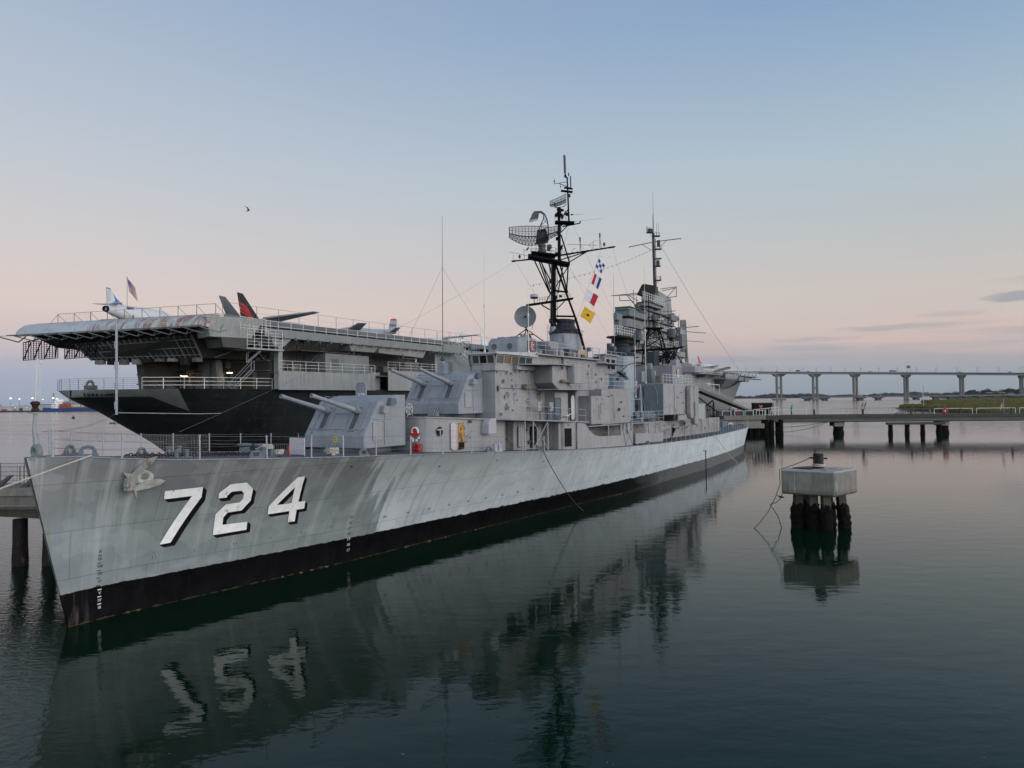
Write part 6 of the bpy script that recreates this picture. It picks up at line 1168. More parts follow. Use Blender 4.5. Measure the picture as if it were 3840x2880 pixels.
q.build('island_pipes', CARRS, ISL)
q = MB()
for k in range(16): x = rr.uniform(98, 129); z = rr.choice((18.9, 22.0, 24.6, 26.4)); q.box(x, x + .6, -.96, -.9, z, z + .7)
q.build('island_window', GLASSD, ISL)
q = MB()
for x0, x1, y, z, h, nr in ((84.5, 96, -2.95, 21.2, 1.6, 3), (102, 116.5, -2.5, 29.75, 1.7, 3), (130, 134, -2.2, 24.4, 1.2, 3), (115, 129, -1.3, 24.3, 1.4, 3), (98, 131, -1.6, 21.4, 1.3, 3)): rails(q, [(x0, y, z), (x1, y, z)], h, nr, 1.3, .05)
q.build('island_railing', RAILW, ISL)
for i, ch in enumerate('10'):
    M = Matrix(((1, 0, 0, 117.4 + 2.0 * i), (0, 0, -1, -1.15), (0, 1, 0, 26.5), (0, 0, 0, 1)))
    text('side_number', ch, 2.9, WHITEP, ISL, M, .05)
q = MB(); q.box(115.8, 121, -1.1, -1.0, 25.0, 28.0); q.build('number_backing', ISLL, ISL)
def I_(u, v, e=0.0):
    a = (u - 690) * .02137; return V(117 + .4955 * a + .8686 * e, -.8686 * a + .4955 * e, 46.97 - (v - 540) * .02137)
q = MB(); q.tube(I_(695, 1130), I_(688, 540), .33, 10, .3); q.tube(I_(717, 1130, .3), I_(714, 590, .3), .07, 5); q.tube(I_(690, 540), I_(692, 320), .10, 6, .05); q.tube(I_(692, 330), I_(690, 90), .05, 5, .02); q.tube(I_(686, 480), I_(686, 340), .03, 4)
q.tube(I_(425, 684), I_(672, 636), .09, 6); q.tube(I_(705, 630), I_(987, 598), .09, 6); q.tube(I_(570, 662), I_(672, 724), .06, 5); q.tube(I_(828, 622), I_(735, 718), .06, 5); q.tube(I_(987, 598), I_(987, 610), .06, 4); q.tube(I_(425, 684), I_(428, 697), .06, 4)
for u0, u1, v in ((618, 690, 530), (690, 760, 570), (705, 775, 712), (705, 760, 897), (705, 770, 815), (700, 765, 1050)):
    q.obox(I_((u0 + u1) / 2, v), I_(u1, v) - I_((u0 + u1) / 2, v), V(.5, .3, 0), (0, 0, .08))
for u0, u1, v, h in ((618, 660, 528, 1.2), (705, 760, 570, .9), (705, 775, 712, .8), (705, 760, 897, .8), (715, 765, 1050, .9)):
    for k in range(4): p = I_(u0 + (u1 - u0) * k / 3, v); q.tube(p, p + V(0, 0, h), .035, 4)
    q.tube(I_(u0, v) + V(0, 0, h), I_(u1, v) + V(0, 0, h), .03, 4)
q.tube(I_(620, 528), I_(620, 462), .06, 5); q.obox(I_(655, 505), (.35, -.5, 0), (.2, .1, 0), (0, 0, .35)); q.tube(I_(727, 560), I_(727, 430), .04, 4); q.tube(I_(748, 560), I_(748, 432), .03, 4); q.obox(I_(745, 650), (.15, -.3, 0), (.2, .1, 0), (0, 0, .75)); q.obox(I_(735, 860), (.15, -.3, 0), (.2, .1, 0), (0, 0, .6)); q.tube(I_(655, 545), I_(672, 575), .05, 4); q.tube(I_(757, 1000), I_(757, 1050), .08, 5); q.tube(I_(745, 1050), I_(715, 1085), .05, 4)
q.build('island_mast', paint('mast_blue_black', (.03, .034, .045), .6, .4, .6), ISL)
q = MB()
for a, b in (((215, 1220), (510, 1195)), ((215, 1220), (500, 1212)), ((305, 1225), (305, 1275)), ((305, 1275), (430, 1272)), ((380, 1215), (470, 1320)), ((395, 1215), (500, 1280)), ((740, 1155), (915, 1132)), ((760, 1175), (900, 1145)), ((912, 1130), (912, 1235)), ((915, 1235), (800, 1250)), ((905, 1140), (815, 1240)), ((820, 1275), (855, 1275)), ((705, 1310), (855, 1270)), ((430, 1285), (470, 1320)), ((1005, 1570), (1148, 1560)), ((930, 1440), (930, 1660)), ((250, 1388), (300, 1392)), ((250, 1440), (300, 1440)), ((760, 1400), (900, 1390))): q = MB(); q.tube(I_(*a, -1.5), I_(*b, -1.5), .09, 5); q.build('outrigger_arm', ISLG, ISL)
q = MB(); q.tube((133.0, -2.9, 25.3), (139.0, -6.0, 25.2), .09, 5); q.tube((130, -2.8, 22.9), (136, -6.2, 22.7), .07, 5); q.build('side_aerials', CARRS, ISL)
q = MB(); q.lathe([(.4, 0), (.45, .1), (.45, .5), (.2, .8)], I_(658, 1200, -3), n=10); q.obox(I_(655, 1170, -3), (.5, -.8, 0), (.4, .2, 0), (0, 0, .6)); q.tube(I_(652, 1200, -3), I_(650, 1500, -3), .12, 6); q.build('tall_post', CARRS, ISL)
q = MB(); q.lathe([(.25, 0), (.35, .3), (.25, .7)], I_(620, 1290, -3), n=10); q.build('red_lamp', REDP, ISL)
# ---- forward starboard side: sponsons and bow
q = MB(); q.prism([(148, .1), (150, -3.2), (168, -3.2), (172, .1)], 15.1, 15.5); q.prism([(170, .2), (172, -3.4), (188, -3.4), (190, .2)], 14.2, 14.6); q.hexa([(174, -1, 11.5), (186, -1, 12), (186, 2, 12), (174, 2, 11.5), (172, -3.3, 14.2), (188, -3.3, 14.2), (188, 2, 14.2), (172, 2, 14.2)]); q.build('forward_sponson', ISLG, CV, bevel=.05)
q = MB(); q.box(187, 194, -3.8, -1.5, 14.0, 15.3); q.box(196, 203, -3.8, -1.5, 13.9, 15.2); q.build('gun_box', ISLG, CV, bevel=.05)
q = MB(); q.obox((160, -3.2, 16.2), (6.0, -2.3, 1.15), (.2, .5, 0), (0, 0, .28)); q.hexa([(153, -2, 14.4), (158, -2.5, 14.9), (158, 0, 14.9), (153, 0, 14.4), (153, -2, 16), (160, -2.5, 16.3), (160, 0, 16.3), (153, 0, 16)]); q.build('folded_outrigger', CARRS, CV)
q = MB()
for x0, x1, y, z in ((148, 168, -3.1, 15.5), (172, 188, -3.3, 14.6), (204, 236, -.3, 16.0)): rails(q, [(x0, y, z), (x1, y, z)], 1.2, 3, 1.5, .05)
rails(q, [(140, -.2, 16.6), (237, -.1, 16.6)], 1.4, 3, 2.2, .035); rails(q, [(142, -2.5, 15.2), (150, -2.8, 15.2)], 1.3, 4, .8, .05); q.build('forward_railing', RAILW, CV)
q = MB(); q.prism([(205, .1), (208, -1.3), (234, -1.6), (238.5, -1.0), (238.5, .0)], 15.2, 15.4); q.build('forward_catwalk', CARRS, CV)
for k in range(5): q = MB(); q.box(172 + 4 * k, 174.4 + 4 * k, -3.0, -1.6, 14.6, 15.8 + .5 * (k % 2)); q.build('sponson_locker', DKGREY, CV, bevel=.1)
for k in range(6): q = MB(); q.tube((190 + 6 * k, -2.0, 15.3), (191 + 6 * k, -2.6, 16.6 + .6 * (k % 2)), .1, 5); q.tube((190 + 6 * k, -2.0, 15.3), (190 + 6 * k, -2.0, 14.9), .2, 5); q.build('deck_gun', DKGREY, CV)
q = MB(); q.tube((150, -3.0, 12.6), (163, -3.4, 12.4), .10, 5); q.tube((163, -3.4, 12.4), (163, -3.4, 10.2), .08, 5); q.tube((157, -3.2, 12.5), (157, -3.2, 10.6), .06, 5); q.box(165, 166, .15, .25, 12.2, 13.3); q.build('gangway_portal', RAILW, CV)
q = MB(); q.box(169.5, 171, .15, .24, 11.8, 12.6); q.box(172, 173, .15, .24, 12.4, 13.2); q.box(169, 170, .15, .24, 13.2, 14); q.build('side_hatch', DKGREY, CV)
gp = [(128, 10.9), (160, 9.2), (180, 4.9)]
q = MB(); q.extr([(120, -3.5, 11.3), (136, -3.5, 11.2), (182, -6, 5.1), (182, -6, 4.6), (136, -3.5, 10.5), (120, -3.5, 10.6)], (.4, -1.8, 0)); q.build('gangway_ramp', CARRS, CV)
q = MB(); rails(q, [(120, -5.3, 11.3), (136, -5.3, 11.2), (182, -7.8, 5.1)], 1.1, 3, 2.0, .04); q.build('gangway_railing', RAILM, CV)

rk = random.Random(14)
for k in range(10): x = 5.6 + rk.uniform(0, 24); q = MB(); q.box(x, x + rk.uniform(.3, .9), 2.5, 3.2, 11.8, 12.3 + rk.uniform(0, 1)); q.build('gallery_locker', [CARRS, CARRG, DKGREY][k % 3], CV, bevel=.02)
q = MB()
for k in range(30): x = 5.6 + rk.uniform(0, 25); q.tube((x, 3.1, 12), (x, 3.1, 15.5), rk.uniform(.02, .07), 4)
for k in range(7): z = 13.0 + .4 * k; q.tube((5.5, 3.12, z), (31, 3.12, z), .035, 4)
q.build('gallery_pipes', CARRS, CV)
q = MB()
for k in range(22): x = 4 + 1.25 * k + rk.uniform(-.3, .3); q.tube((x, -.9, 15.0), (x + .2, 1.8, 13.9), .035, 4); q.tube((x, rk.uniform(-1.2, 0), 15.0), (x, rk.uniform(-1, 0), 14.6), .05, 4)
q.build('catwalk_struts', CARRG, CV)
q = MB()
for k in range(14): y = .8 + rk.uniform(0, 12.5); z = 10.3 + rk.uniform(0, 4); q.box(4.5 + rk.uniform(0, .3), 4.98, y, y + rk.uniform(.15, .6), z, z + rk.uniform(.2, .8))
for k in range(9): y = .8 + 1.4 * k; q.tube((4.8, y, 13.0), (2.5, y, 15.4), .05, 4)
q.build('bulkhead_fittings', CARRG, CV)
q = MB()
for k in range(9): y = 1.5 + 1.3 * k; x = 1.5 + rk.uniform(-2, 2); q.box(x, x + .5, y, y + .5, 10.26, 10.6 + rk.uniform(0, .5))
q.build('fantail_gear', CARRS, CV)
q = MB()
for x0 in (8.5, 19.0): rails(q, [(x0, .0, 11.82), (x0 + .01, 2.6, 11.82)], .9, 3, .9, .02)
q.build('gallery_cross_rail', RAILW, CV)

q = MB()   # frames, pipe runs and hangers on the underside girders
for k in range(22):
    f = k / 21; b_ = V(-1, 2, 13.0).lerp(V(-4.5, 12.5, 13.0), f); t_ = V(-2.4, 1.5, 14.9).lerp(V(-5.2, 14, 14.5), f); o_ = V(-.05, -.03, 0); q.tube(b_ + o_, t_ + o_, .045 if k % 3 else .09, 4)
for g_ in (.12, .45, .8): q.tube(V(-1, 2, 13.0).lerp(V(-2.4, 1.5, 14.9), g_) + V(-.1, -.05, 0), V(-4.5, 12.5, 13.0).lerp(V(-5.2, 14, 14.5), g_) + V(-.1, -.05, 0), .05, 4)
q.build('girder_frames', CARRS, CV)
for k in range(9):
    f = (k + .3) / 9; p = V(-1.2, 2, 13.0).lerp(V(-4.6, 12.5, 13.0), f); q = MB(); h_ = rk.uniform(.2, .7); q.box(p.x - .1, p.x + .5, p.y - .2, p.y + .3 + rk.uniform(0, .3), 13.0 - h_, 13.0); q.build('hanging_box', [CARRS, CARRD, CARRG][k % 3], CV, bevel=.02)
q = MB()
for k in range(12): y = 1.2 + 1.05 * k; q.tube((4.9, y, 14.9), (-.5 - .25 * (y - 2), y, 13.0), .04, 4)
q.build('underside_braces', CARRS, CV)
# ================================================================== AIRCRAFT on the flight deck
def Kw(x, y, z): a = R(60.3); return (-24.87 + x * math.cos(a) - y * math.sin(a), 62.03 + x * math.sin(a) + y * math.cos(a), z)
def Lw(x, y, z): a = R(59.6); return Vector((-18.1 + x * math.cos(a) - y * math.sin(a), 29 + x * math.sin(a) + y * math.cos(a), z))
def jet(label, kx, ky, rz, secs, fins, tail, wing, m=JETW, nozzles=(), canopy=None, legs=((2.5, -.7), (2.5, .7), (7, 0)), zoff=16.62, name='parked_jet', belly=.5):
    t = thing(name, label, 'jet aircraft', Kw(kx, ky, zoff), R(60.3 + rz), 'aircraft parked on the flight deck')
    q = MB(); n = 14; q.loft([[(x, ry * math.cos(2 * math.pi * k / n), zc + rz_ * math.sin(2 * math.pi * k / n)) for k in range(n)] for x, zc, ry, rz_ in secs]); q.build('fuselage', m, t, smooth=True)
    for y, pts, lean, mm in fins:
        q = MB(); q.extr([(x, y - .05 + lean * (z - pts[-1][1]), z) for x, z in pts], (0, .10, 0)); q.build('tail_fin', mm, t)
    for nm, spec in (('tailplane', tail), ('wing', wing)):
        if not spec: continue
        x0, x1, y0, tx0, tx1, ty, z, dz, th = spec
        for s_ in (-1, 1):
            q = MB(); q.hexa([(x0, s_ * y0, z - th), (x1, s_ * y0, z - th), (tx1, s_ * ty, z + dz - th * .4), (tx0, s_ * ty, z + dz - th * .4), (x0, s_ * y0, z + th), (x1, s_ * y0, z + th), (tx1, s_ * ty, z + dz + th * .4), (tx0, s_ * ty, z + dz + th * .4)]); q.build(nm, m, t)
    for y, z, r in nozzles:
        q = MB(); q.lathe([(r * .8, .3), (r, 0), (r * .86, -.25), (r * .7, -.22), (r * .6, .2)], (0, y, z), (1, 0, 0), 16); q.build('exhaust_nozzle', BLACKF, t, smooth=True)
    if canopy:
        x, z, l, h = canopy; q = MB(); q.loft([[(x + l * u, .28 * math.sin(math.pi * (.08 + .84 * u)) * math.cos(a), z + h * math.sin(math.pi * (.08 + .84 * u)) * math.sin(a)) for a in [math.pi * k / 8 for k in range(9)]] for u in [i / 8 for i in range(9)]], closed=False); q.build('canopy', GLASSD, t, smooth=True)
    for x, y in legs:
        q = MB(); q.tube((x, y, .2), (x, y, belly + .3), .05, 6); q.lathe([(.2, -.07), (.22, 0), (.2, .07)], (x, y, .21), (0, 1, 0), 14); q.build('landing_gear', DKGREY, t)
    return t
j = jet('white jet with a blue and white tail fin at the flight deck stern', -3.5, 12, 17,
        [(0, 1.12, .32, .32), (.6, 1.12, .44, .48), (1.6, 1.04, .6, .66), (3.2, .95, .75, .8), (5.2, .98, .8, .86), (7.2, 1.0, .65, .74), (9.2, .93, .42, .46), (10.6, .88, .05, .05)],
        [(0, [(-.05, 3.12), (.35, 3.08), (1.1, 2.25), (1.9, 1.72), (3.4, 1.48), (4.2, 1.2), (.1, 1.2)], 0, JETW)], (.1, .95, .2, -.15, .35, 1.45, 1.62, .05, .05), (3.0, 6.6, .5, 2.9, 3.7, 3.4, .55, .02, .09), nozzles=((0, 1.12, .30),), canopy=(6.2, 1.38, 1.5, .42))
q = MB(); q.extr([(.75, -.056, 2.62), (1.12, -.056, 2.22), (1.9, -.056, 1.74), (2.0, -.056, 1.68), (.62, -.056, 1.80), (1.0, -.056, 1.98)], (0, -.012, 0)); q.extr([(-.05, -.056, 3.10), (.35, -.056, 3.07), (.47, -.056, 2.95), (-.04, -.056, 3.0)], (0, -.012, 0)); q.build('fin_marking', JETB, j)
q = MB()
for k in range(8): q.box(.0, .42, -.066, -.055, 1.9 + .13 * k, 1.935 + .13 * k)
q.build('rudder_ribs', JETG, j)
M = Matrix(((1, 0, 0, 2.25), (0, 0, -1, -.60), (0, 1, 0, 1.42), (0, 0, 0, 1))); text('fuselage_lettering', 'NAVY', .34, BLACKF, j, M, .02)
q = MB(); q.lathe([(.17, 0), (.17, .03)], (2.5, -.575, 1.02), (0, -1, 0), 18); q.box(2.08, 2.92, -.60, -.575, .97, 1.07); q.build('roundel', paint('roundel_dark', (.12, .07, .1), .6), j); q = MB(); q.box(4.8, 5.5, -.66, -.63, .85, 1.15); q.build('red_arrow', JETR, j)
j = jet('dark grey twin-tailed jet with one black and red striped fin', 7.7, 8.9, 6,
        [(0, .95, .9, .3), (1.5, .95, 1.0, .34), (5, 1.0, 1.05, .42), (8, 1.05, .8, .45), (11, 1.1, .4, .42), (13.2, 1.0, .2, .22), (14, 1.0, .03, .03)],
        [(1.0, [(-.6, 3.45), (.2, 3.42), (2.6, 1.2), (.4, 1.2)], .06, JETD), (-1.0, [(-.4, 3.65), (.3, 3.6), (2.8, 1.2), (.3, 1.2)], -.06, JETBL)], (.4, 1.6, .8, -.8, .2, 2.6, 1.0, .0, .05), (3.4, 6.2, .9, 4.4, 5.3, 6.9, 1.4, .45, .10), m=JETG, nozzles=((.6, .95, .36), (-.6, .95, .36)), legs=((4, -1.2), (4, 1.2), (11, 0)), name='parked_twin_tail_jet', belly=.6)
q = MB()
for a, b, c_ in ((3.0, 2.6, 0), (2.4, 2.1, .35), (1.9, 1.7, .7)): q.extr([(-.28 + c_ * .3, -1.10, a), (-.18 + c_ * .3, -1.11, b), (1.6 + c_, -1.13, b - 1.1 + c_ * .4), (1.0 + c_, -1.10, b - .35)], (0, -.03, 0))
q.build('fin_stripe', paint('stripe_red', (.30, .02, .02), .5), j)
j = jet('pale grey aircraft tail with a red-capped upright fin beside the catwalk end', 30.7, 6, 140,
        [(0, 1.3, .2, .25), (3, 1.0, .5, .6), (6, 1.0, .6, .8), (8.5, .9, .3, .4), (9, .9, .05, .05)], [(0, [(-.1, 2.75), (.75, 2.75), (1.1, 1.2), (.0, 1.2)], 0, JETG)], (.1, .9, .1, .0, .6, 2.9, 1.25, .3, .05), (4.6, 6.2, .3, 4.8, 5.8, 6.6, 1.5, .1, .08), m=JETG, name='parked_patrol_plane')
q = MB(); q.extr([(-.1, .06, 2.76), (.76, .06, 2.76), (.7, .06, 2.92), (.33, .06, 3.02), (-.05, .06, 2.92)], (0, -.12, 0)); q.build('fin_cap', JETR, j)
M = Matrix(((-1, 0, 0, .45), (0, 0, 1, .07), (0, 1, 0, 2.1), (0, 0, 0, 1))); text('fin_lettering', 'NH', .5, BLACKF, j, M, .01)
j = jet('white aircraft with long straight wings and a red mark on its swept fin', 48.6, 7.5, 176,
        [(0, 1.1, .2, .2), (3, 1.0, .5, .5), (7, .9, .55, .55), (9, .8, .1, .1)], [(0, [(-.3, 2.9), (.3, 2.9), (1.5, 1.0), (-.2, 1.0)], 0, JETW)], (.1, .8, .2, 0, .4, 1.6, 1.2, 0, .05), (4.0, 5.6, .4, 4.3, 5.1, 6.5, 1.5, .1, .08), m=JETW, name='parked_straight_wing_plane')
q = MB(); q.lathe([(.16, 0), (.16, .03)], (.35, .055, 1.75), (0, 1, 0), 12); q.build('red_star_mark', JETR, j)
jet('white jet showing its tall thin fin between the two whip antennas', 53.6, 7.5, -25,
        [(0, 1.0, .3, .3), (4, .9, .5, .5), (8, .9, .3, .3), (9, .9, .05, .05)], [(0, [(-.1, 3.3), (.2, 3.3), (1.2, 1.1), (0, 1.0)], 0, JETW)], None, (3, 5, .3, 2.4, 3.2, 3.6, .8, 0, .06), m=JETW)
j = jet('white jet with an orange fin on the forward flight deck', 164, 2.6, -14,
        [(0, 1.6, .5, .45), (2, 1.55, .8, .7), (5, 1.5, .8, .75), (9, 1.4, .6, .6), (12, 1.3, .3, .3), (14, 1.2, .05, .05)], [(0, [(-.6, 4.2), (-.1, 4.3), (1.2, 2.5), (2.4, 2.1), (.2, 2.1)], 0, paint('jet_orange', (.36, .07, .04), .4))], (-.5, .8, .3, -1.6, -.7, 2.4, 1.9, -.5, .07), (3, 7, .6, 2.4, 4.0, 4.8, 1.2, .25, .12), m=paint('jet_silver', (.42, .44, .48), .3, .1, 1), nozzles=((0, 1.6, .5),))
# ================================================================== FLAGS
hx = lambda dx, dz: Vector((.253 * dx * 2, 0, 0))
def lflag(label, name, T_, B_, u, mats, fn, nu=18, nv=16, amp=.05):
    # world-space cloth, hoist edge from T_ to B_ on the halyard
    Tw, Bw = Lw(*T_), Lw(*B_); rt_ = Vector((1, 0, 0)) ; U = rt_ * u[0] + Vector((0, 0, -u[1])) + Vector((0, .12, 0))
    o = cloth(name, (0, 0, 0), U, Bw - Tw, nu, nv, mats, fn, None, amp); o.location = Tw
    return tag(o, label, 'signal flag', 'signal flags on the halyard')
lflag('topmost signal flag, blue and white chequers', 'signal_flag', (40.60, -6, 21.05), (39.84, -6, 20.22), (.50, .60), [WHITEC, BLUEC], lambda i, j: 1 if ((i // 6) + (j // 5)) % 2 == 0 else 0, 18, 15)
lflag('second signal flag from the top, red white and blue bands', 'signal_flag', (39.65, -6, 19.65), (38.9, -6, 18.68), (.58, .52), [REDC, WHITEC, BLUEC], lambda i, j: 0 if i < 6 else (1 if i < 12 else 2))
lflag('signal flag half white and half red', 'signal_flag', (38.45, -6, 18.10), (37.56, -6, 17.15), (.76, .58), [WHITEC, REDC], lambda i, j: 0 if i < 9 else 1)
lflag('lowest signal flag, yellow with a dark spot', 'signal_flag', (37.55, -6, 16.60), (36.58, -6, 15.70), (.84, .62), [YELL, BLACKF], lambda i, j: 1 if (i - 9) ** 2 / 4.5 + (j - 8) ** 2 / 3.0 < 1 else 0)
def us_flag(label, name, base, h, w_, hh, droop=.55, side=(1, .1), pole=True, r=.02, group=None, poletop=None):
    t = thing(name, label, 'flag', base, 0, group)
    q = MB(); q.tube((0, 0, 0), (0, 0, h), r, 6); q.lathe([(r * 2.2, 0), (r * 2.2, r * 2), (0, r * 4)], (0, 0, h), n=8); q.build('flagpole', RAILM, t)
    fn = lambda i, j: 2 if (i < 10 and j < 7) and not ((i % 3 == 1) and (j % 2 == 1)) else (1 if (i < 10 and j < 7) else (0 if j % 2 == 0 else 1))
    o = cloth('flag_cloth', (0, 0, h - .05), (side[0] * w_, side[1] * w_, -w_ * droop), (side[0] * .15 * hh, 0, -hh), 24, 13, [REDC, WHITEC, BLUEC], fn, t, amp=w_ * .09)
    return t
us_flag('national flag on the pole standing at the stern of the carrier flight deck', 'national_flag', Kw(-1.3, 12.4, 16.6), 4.35, .75, 1.25, 1.2, r=.03)
# ================================================================== LOOSE GEAR ON THE DESTROYER
def rope_pile(name, label, c, r, turns, m=ROPE, seed=1, th=.035, cat='rope'):
    rr = random.Random(seed); q = MB(); pts = []
    for k in range(turns * 14):
        a = k / 14 * 2 * math.pi; rad = r * (.72 + .3 * rr.random()); pts.append((rad * math.cos(a), rad * .8 * math.sin(a), th + .55 * th * (k / 14) + .03 * rr.random()))
    pts += [(r * 1.3, -.1, th * 3), (r * 1.6, .1, th), (r * 2.1, -.05, th)]
    q.path(pts, th, 5); o = q.build(name, m, None, smooth=True); o.location = c; o.rotation_euler = (0, 0, seed); return tag(o, label, cat)
rope_pile('rope_coil', 'pale rope coil heaped beside the capstans on the forecastle', Lw(8.8, -2.3, 6.40), .34, 9, seed=2)
rope_pile('rope_coil', 'loose heap of pale rope lying highest on the forecastle bitts', Lw(8.2, -2.2, 6.70), .3, 8, seed=3)
rope_pile('rope_coil', 'big knotted pale rope coil beside the spray screen', Lw(11.3, -3.5, 6.25), .38, 12, seed=5, th=.045)
q = MB(); q.lathe([(.07, 0), (.07, .45), (.03, .5), (.03, .55)], (0, 0, 0), n=12); o = q.build('fire_extinguisher', REDP, None, smooth=True); o.location = Lw(10.1, -1.6, zd(10)); tag(o, 'small red fire extinguisher standing behind the spray screen', 'fire extinguisher')
t = thing('life_ring', 'white horseshoe life ring with a red band on the deckhouse front', 'life ring', Lw(19.16, -2.75, 6.6), R(59.6 + 20))
q = MB(); q.torus((-.05, 0, .52), (1, 0, 0), .19, .075, 18, 6, -.3, math.pi + .3, ref=(0, 1, 0)); q.tube((-.05, -.19, .5), (-.05, -.22, .05), .07, 7); q.tube((-.05, .19, .5), (-.05, .22, .0), .07, 7); q.build('ring', paint('ring_white', (.6, .6, .58), .6), t, smooth=True)
q = MB(); q.obox((-.1, 0, .28), (.06, 0, 0), (0, .27, 0), (0, 0, .12)); q.lathe([(.1, 0), (.1, .08)], (-.1, 0, .6), (-1, 0, 0), 12); q.build('red_band', REDP, t); q = MB(); q.obox((-.12, .1, -.02), (.02, 0, 0), (0, .05, 0), (0, 0, .12)); q.obox((-.12, -.12, -.04), (.02, 0, 0), (0, .06, 0), (0, 0, .08)); q.build('strap', WHITEP, t)
t = thing('pump', 'red portable pump on deck below the life ring', 'pump', Lw(18.95, -3.0, zd(19)), R(59.6))
q = MB(); q.box(-.15, .15, -.25, .25, .1, .38); q.lathe([(.14, 0), (.14, .2)], (0, -.2, .4), (0, 1, 0), 12); q.build('engine_block', REDP, t, bevel=.02); q = MB()
for s_ in (-.2, .2): q.tube((s_, -.3, 0), (s_, -.3, .5), .02, 5); q.tube((s_, .3, 0), (s_, .3, .5), .02, 5); q.tube((s_, -.3, .5), (s_, .3, .5), .02, 5); q.tube((s_, -.3, .03), (s_, .3, .03), .02, 5)
q.build('tube_frame', REDP, t)
def reel(x, y, label, m=PALE):
    t = thing('cable_reel', label, 'cable reel', Lw(x, y, Z1(x) + .06), R(59.6), 'cable reels in front of the second gun mount')
    for s_ in (-.34, .34):
        q = MB(); q.lathe([(.40, -.02), (.40, .02)], (0, s_, .5), (0, 1, 0), 26); f = q.build('reel_flange', m, t)
        q = MB()
        for a in range(6): q.lathe([(.05, 0), (.05, .01)], (.25 * math.cos(a * 1.05), s_ + (.02 if s_ > 0 else -.03), .5 + .25 * math.sin(a * 1.05)), (0, 1, 0), 10)
        q.build('flange_hole', BLACKF, f)
        q = MB(); q.tube((-.3, s_ * 1.2, 0), (0, s_ * 1.2, .52), .035, 5); q.tube((.3, s_ * 1.2, 0), (0, s_ * 1.2, .52), .035, 5); q.build('stand', m, t)
    q = MB(); pts = []
    for k in range(12 * 9): a = k / 12 * 2 * math.pi; pts.append((.27 * math.cos(a), -.3 + .6 * (k / 108), .5 + (.27 + .02 * math.sin(k)) * math.sin(a)))
    q.path(pts, .045, 5); q.lathe([(.22, -.3), (.22, .3)], (0, 0, .5), (0, 1, 0), 14); q.build('cable', BLACKF, t); return t
reel(20.4, -.95, 'cable reel with pale round flanges, nearer the deck side'); reel(20.4, .05, 'cable reel partly behind the first gun mount, inboard of the other reel')
# gulls
def gull(name, label, loc, rz, stand=True, sc=1.0, dark=False):
    t = thing(name, label, 'bird', loc, rz); t.scale = (sc, sc, sc)
    n = 10; S_ = [(-.30, .02, .01, .02), (-.2, .0, .04, .045), (-.05, .0, .085, .09), (.1, .02, .08, .085), (.18, .06, .05, .05), (.22, .11, .045, .045), (.27, .13, .042, .04), (.31, .125, .015, .015), (.37, .11, .005, .006)]
    q = MB(); q.loft([[(x, ry * math.cos(2 * math.pi * k / n), .22 + z + rz_ * math.sin(2 * math.pi * k / n)) for k in range(n)] for x, z, ry, rz_ in S_]); q.build('body', BLACKF if dark else paint('gull_white', (.55, .55, .53), .7), t, smooth=True)
    q = MB()
    if stand:
        for s_ in (-1, 1): q.extr([(-.32, s_ * .07, .2), (-.1, s_ * .1, .27), (.1, s_ * .09, .25), (.05, s_ * .095, .16), (-.15, s_ * .09, .15)], (0, s_ * .015, 0)); q.tube((0, s_ * .03, 0), (0, s_ * .03, .15), .008, 4)
    q.build('wings', BLACKF if dark else paint('gull_wing', (.16, .13, .11), .7), t) if stand else None
    return t
gull('gull', 'gull with a brown back standing on the deck edge under the bridge', Lw(35.0, -5.35, Z1(35) + .08), R(20), sc=1.35)
gull('heron', 'dark bird perched on the slack mooring line of the concrete dolphin', (18.32, 48.9, 1.93), R(160), dark=True, sc=.75)
t = thing('flying_gull', 'dark gull in flight high over the carrier', 'bird', (-22.2, 60, 25.3), R(-20))
q = MB(); n = 8; q.loft([[(x, ry * math.cos(2 * math.pi * k / n), z + ry * math.sin(2 * math.pi * k / n)) for k in range(n)] for x, z, ry in ((-.25, -.05, .005), (-.12, -.03, .035), (.02, 0, .06), (.12, .03, .045), (.18, .04, .01))]); q.build('body', BLACKF, t, smooth=True)
q = MB(); L_ = [(-.02, 0, .04), (-.05, .02, .16), (-.13, .03, .28), (-.27, .04, .36), (-.42, .05, .40)]
for a, b in zip(L_, L_[1:]): q.hexa([V(*a) + V(-.06, 0, -.012), V(*a) + V(.06, .0, -.012), V(*b) + V(.03, 0, -.01), V(*b) + V(-.03, 0, -.01), V(*a) + V(-.06, 0, .006), V(*a) + V(.06, 0, .006), V(*b) + V(.03, 0, .004), V(*b) + V(-.03, 0, .004)])
q.build('wing', BLACKF, t); q = MB(); q.hexa([(.02, -.02, .02), (.1, -.02, .02), (.27, -.3, .13), (.22, -.3, .13), (.02, -.02, .035), (.1, -.02, .035), (.27, -.3, .138), (.22, -.3, .138)]); q.build('wing', BLACKF, t)
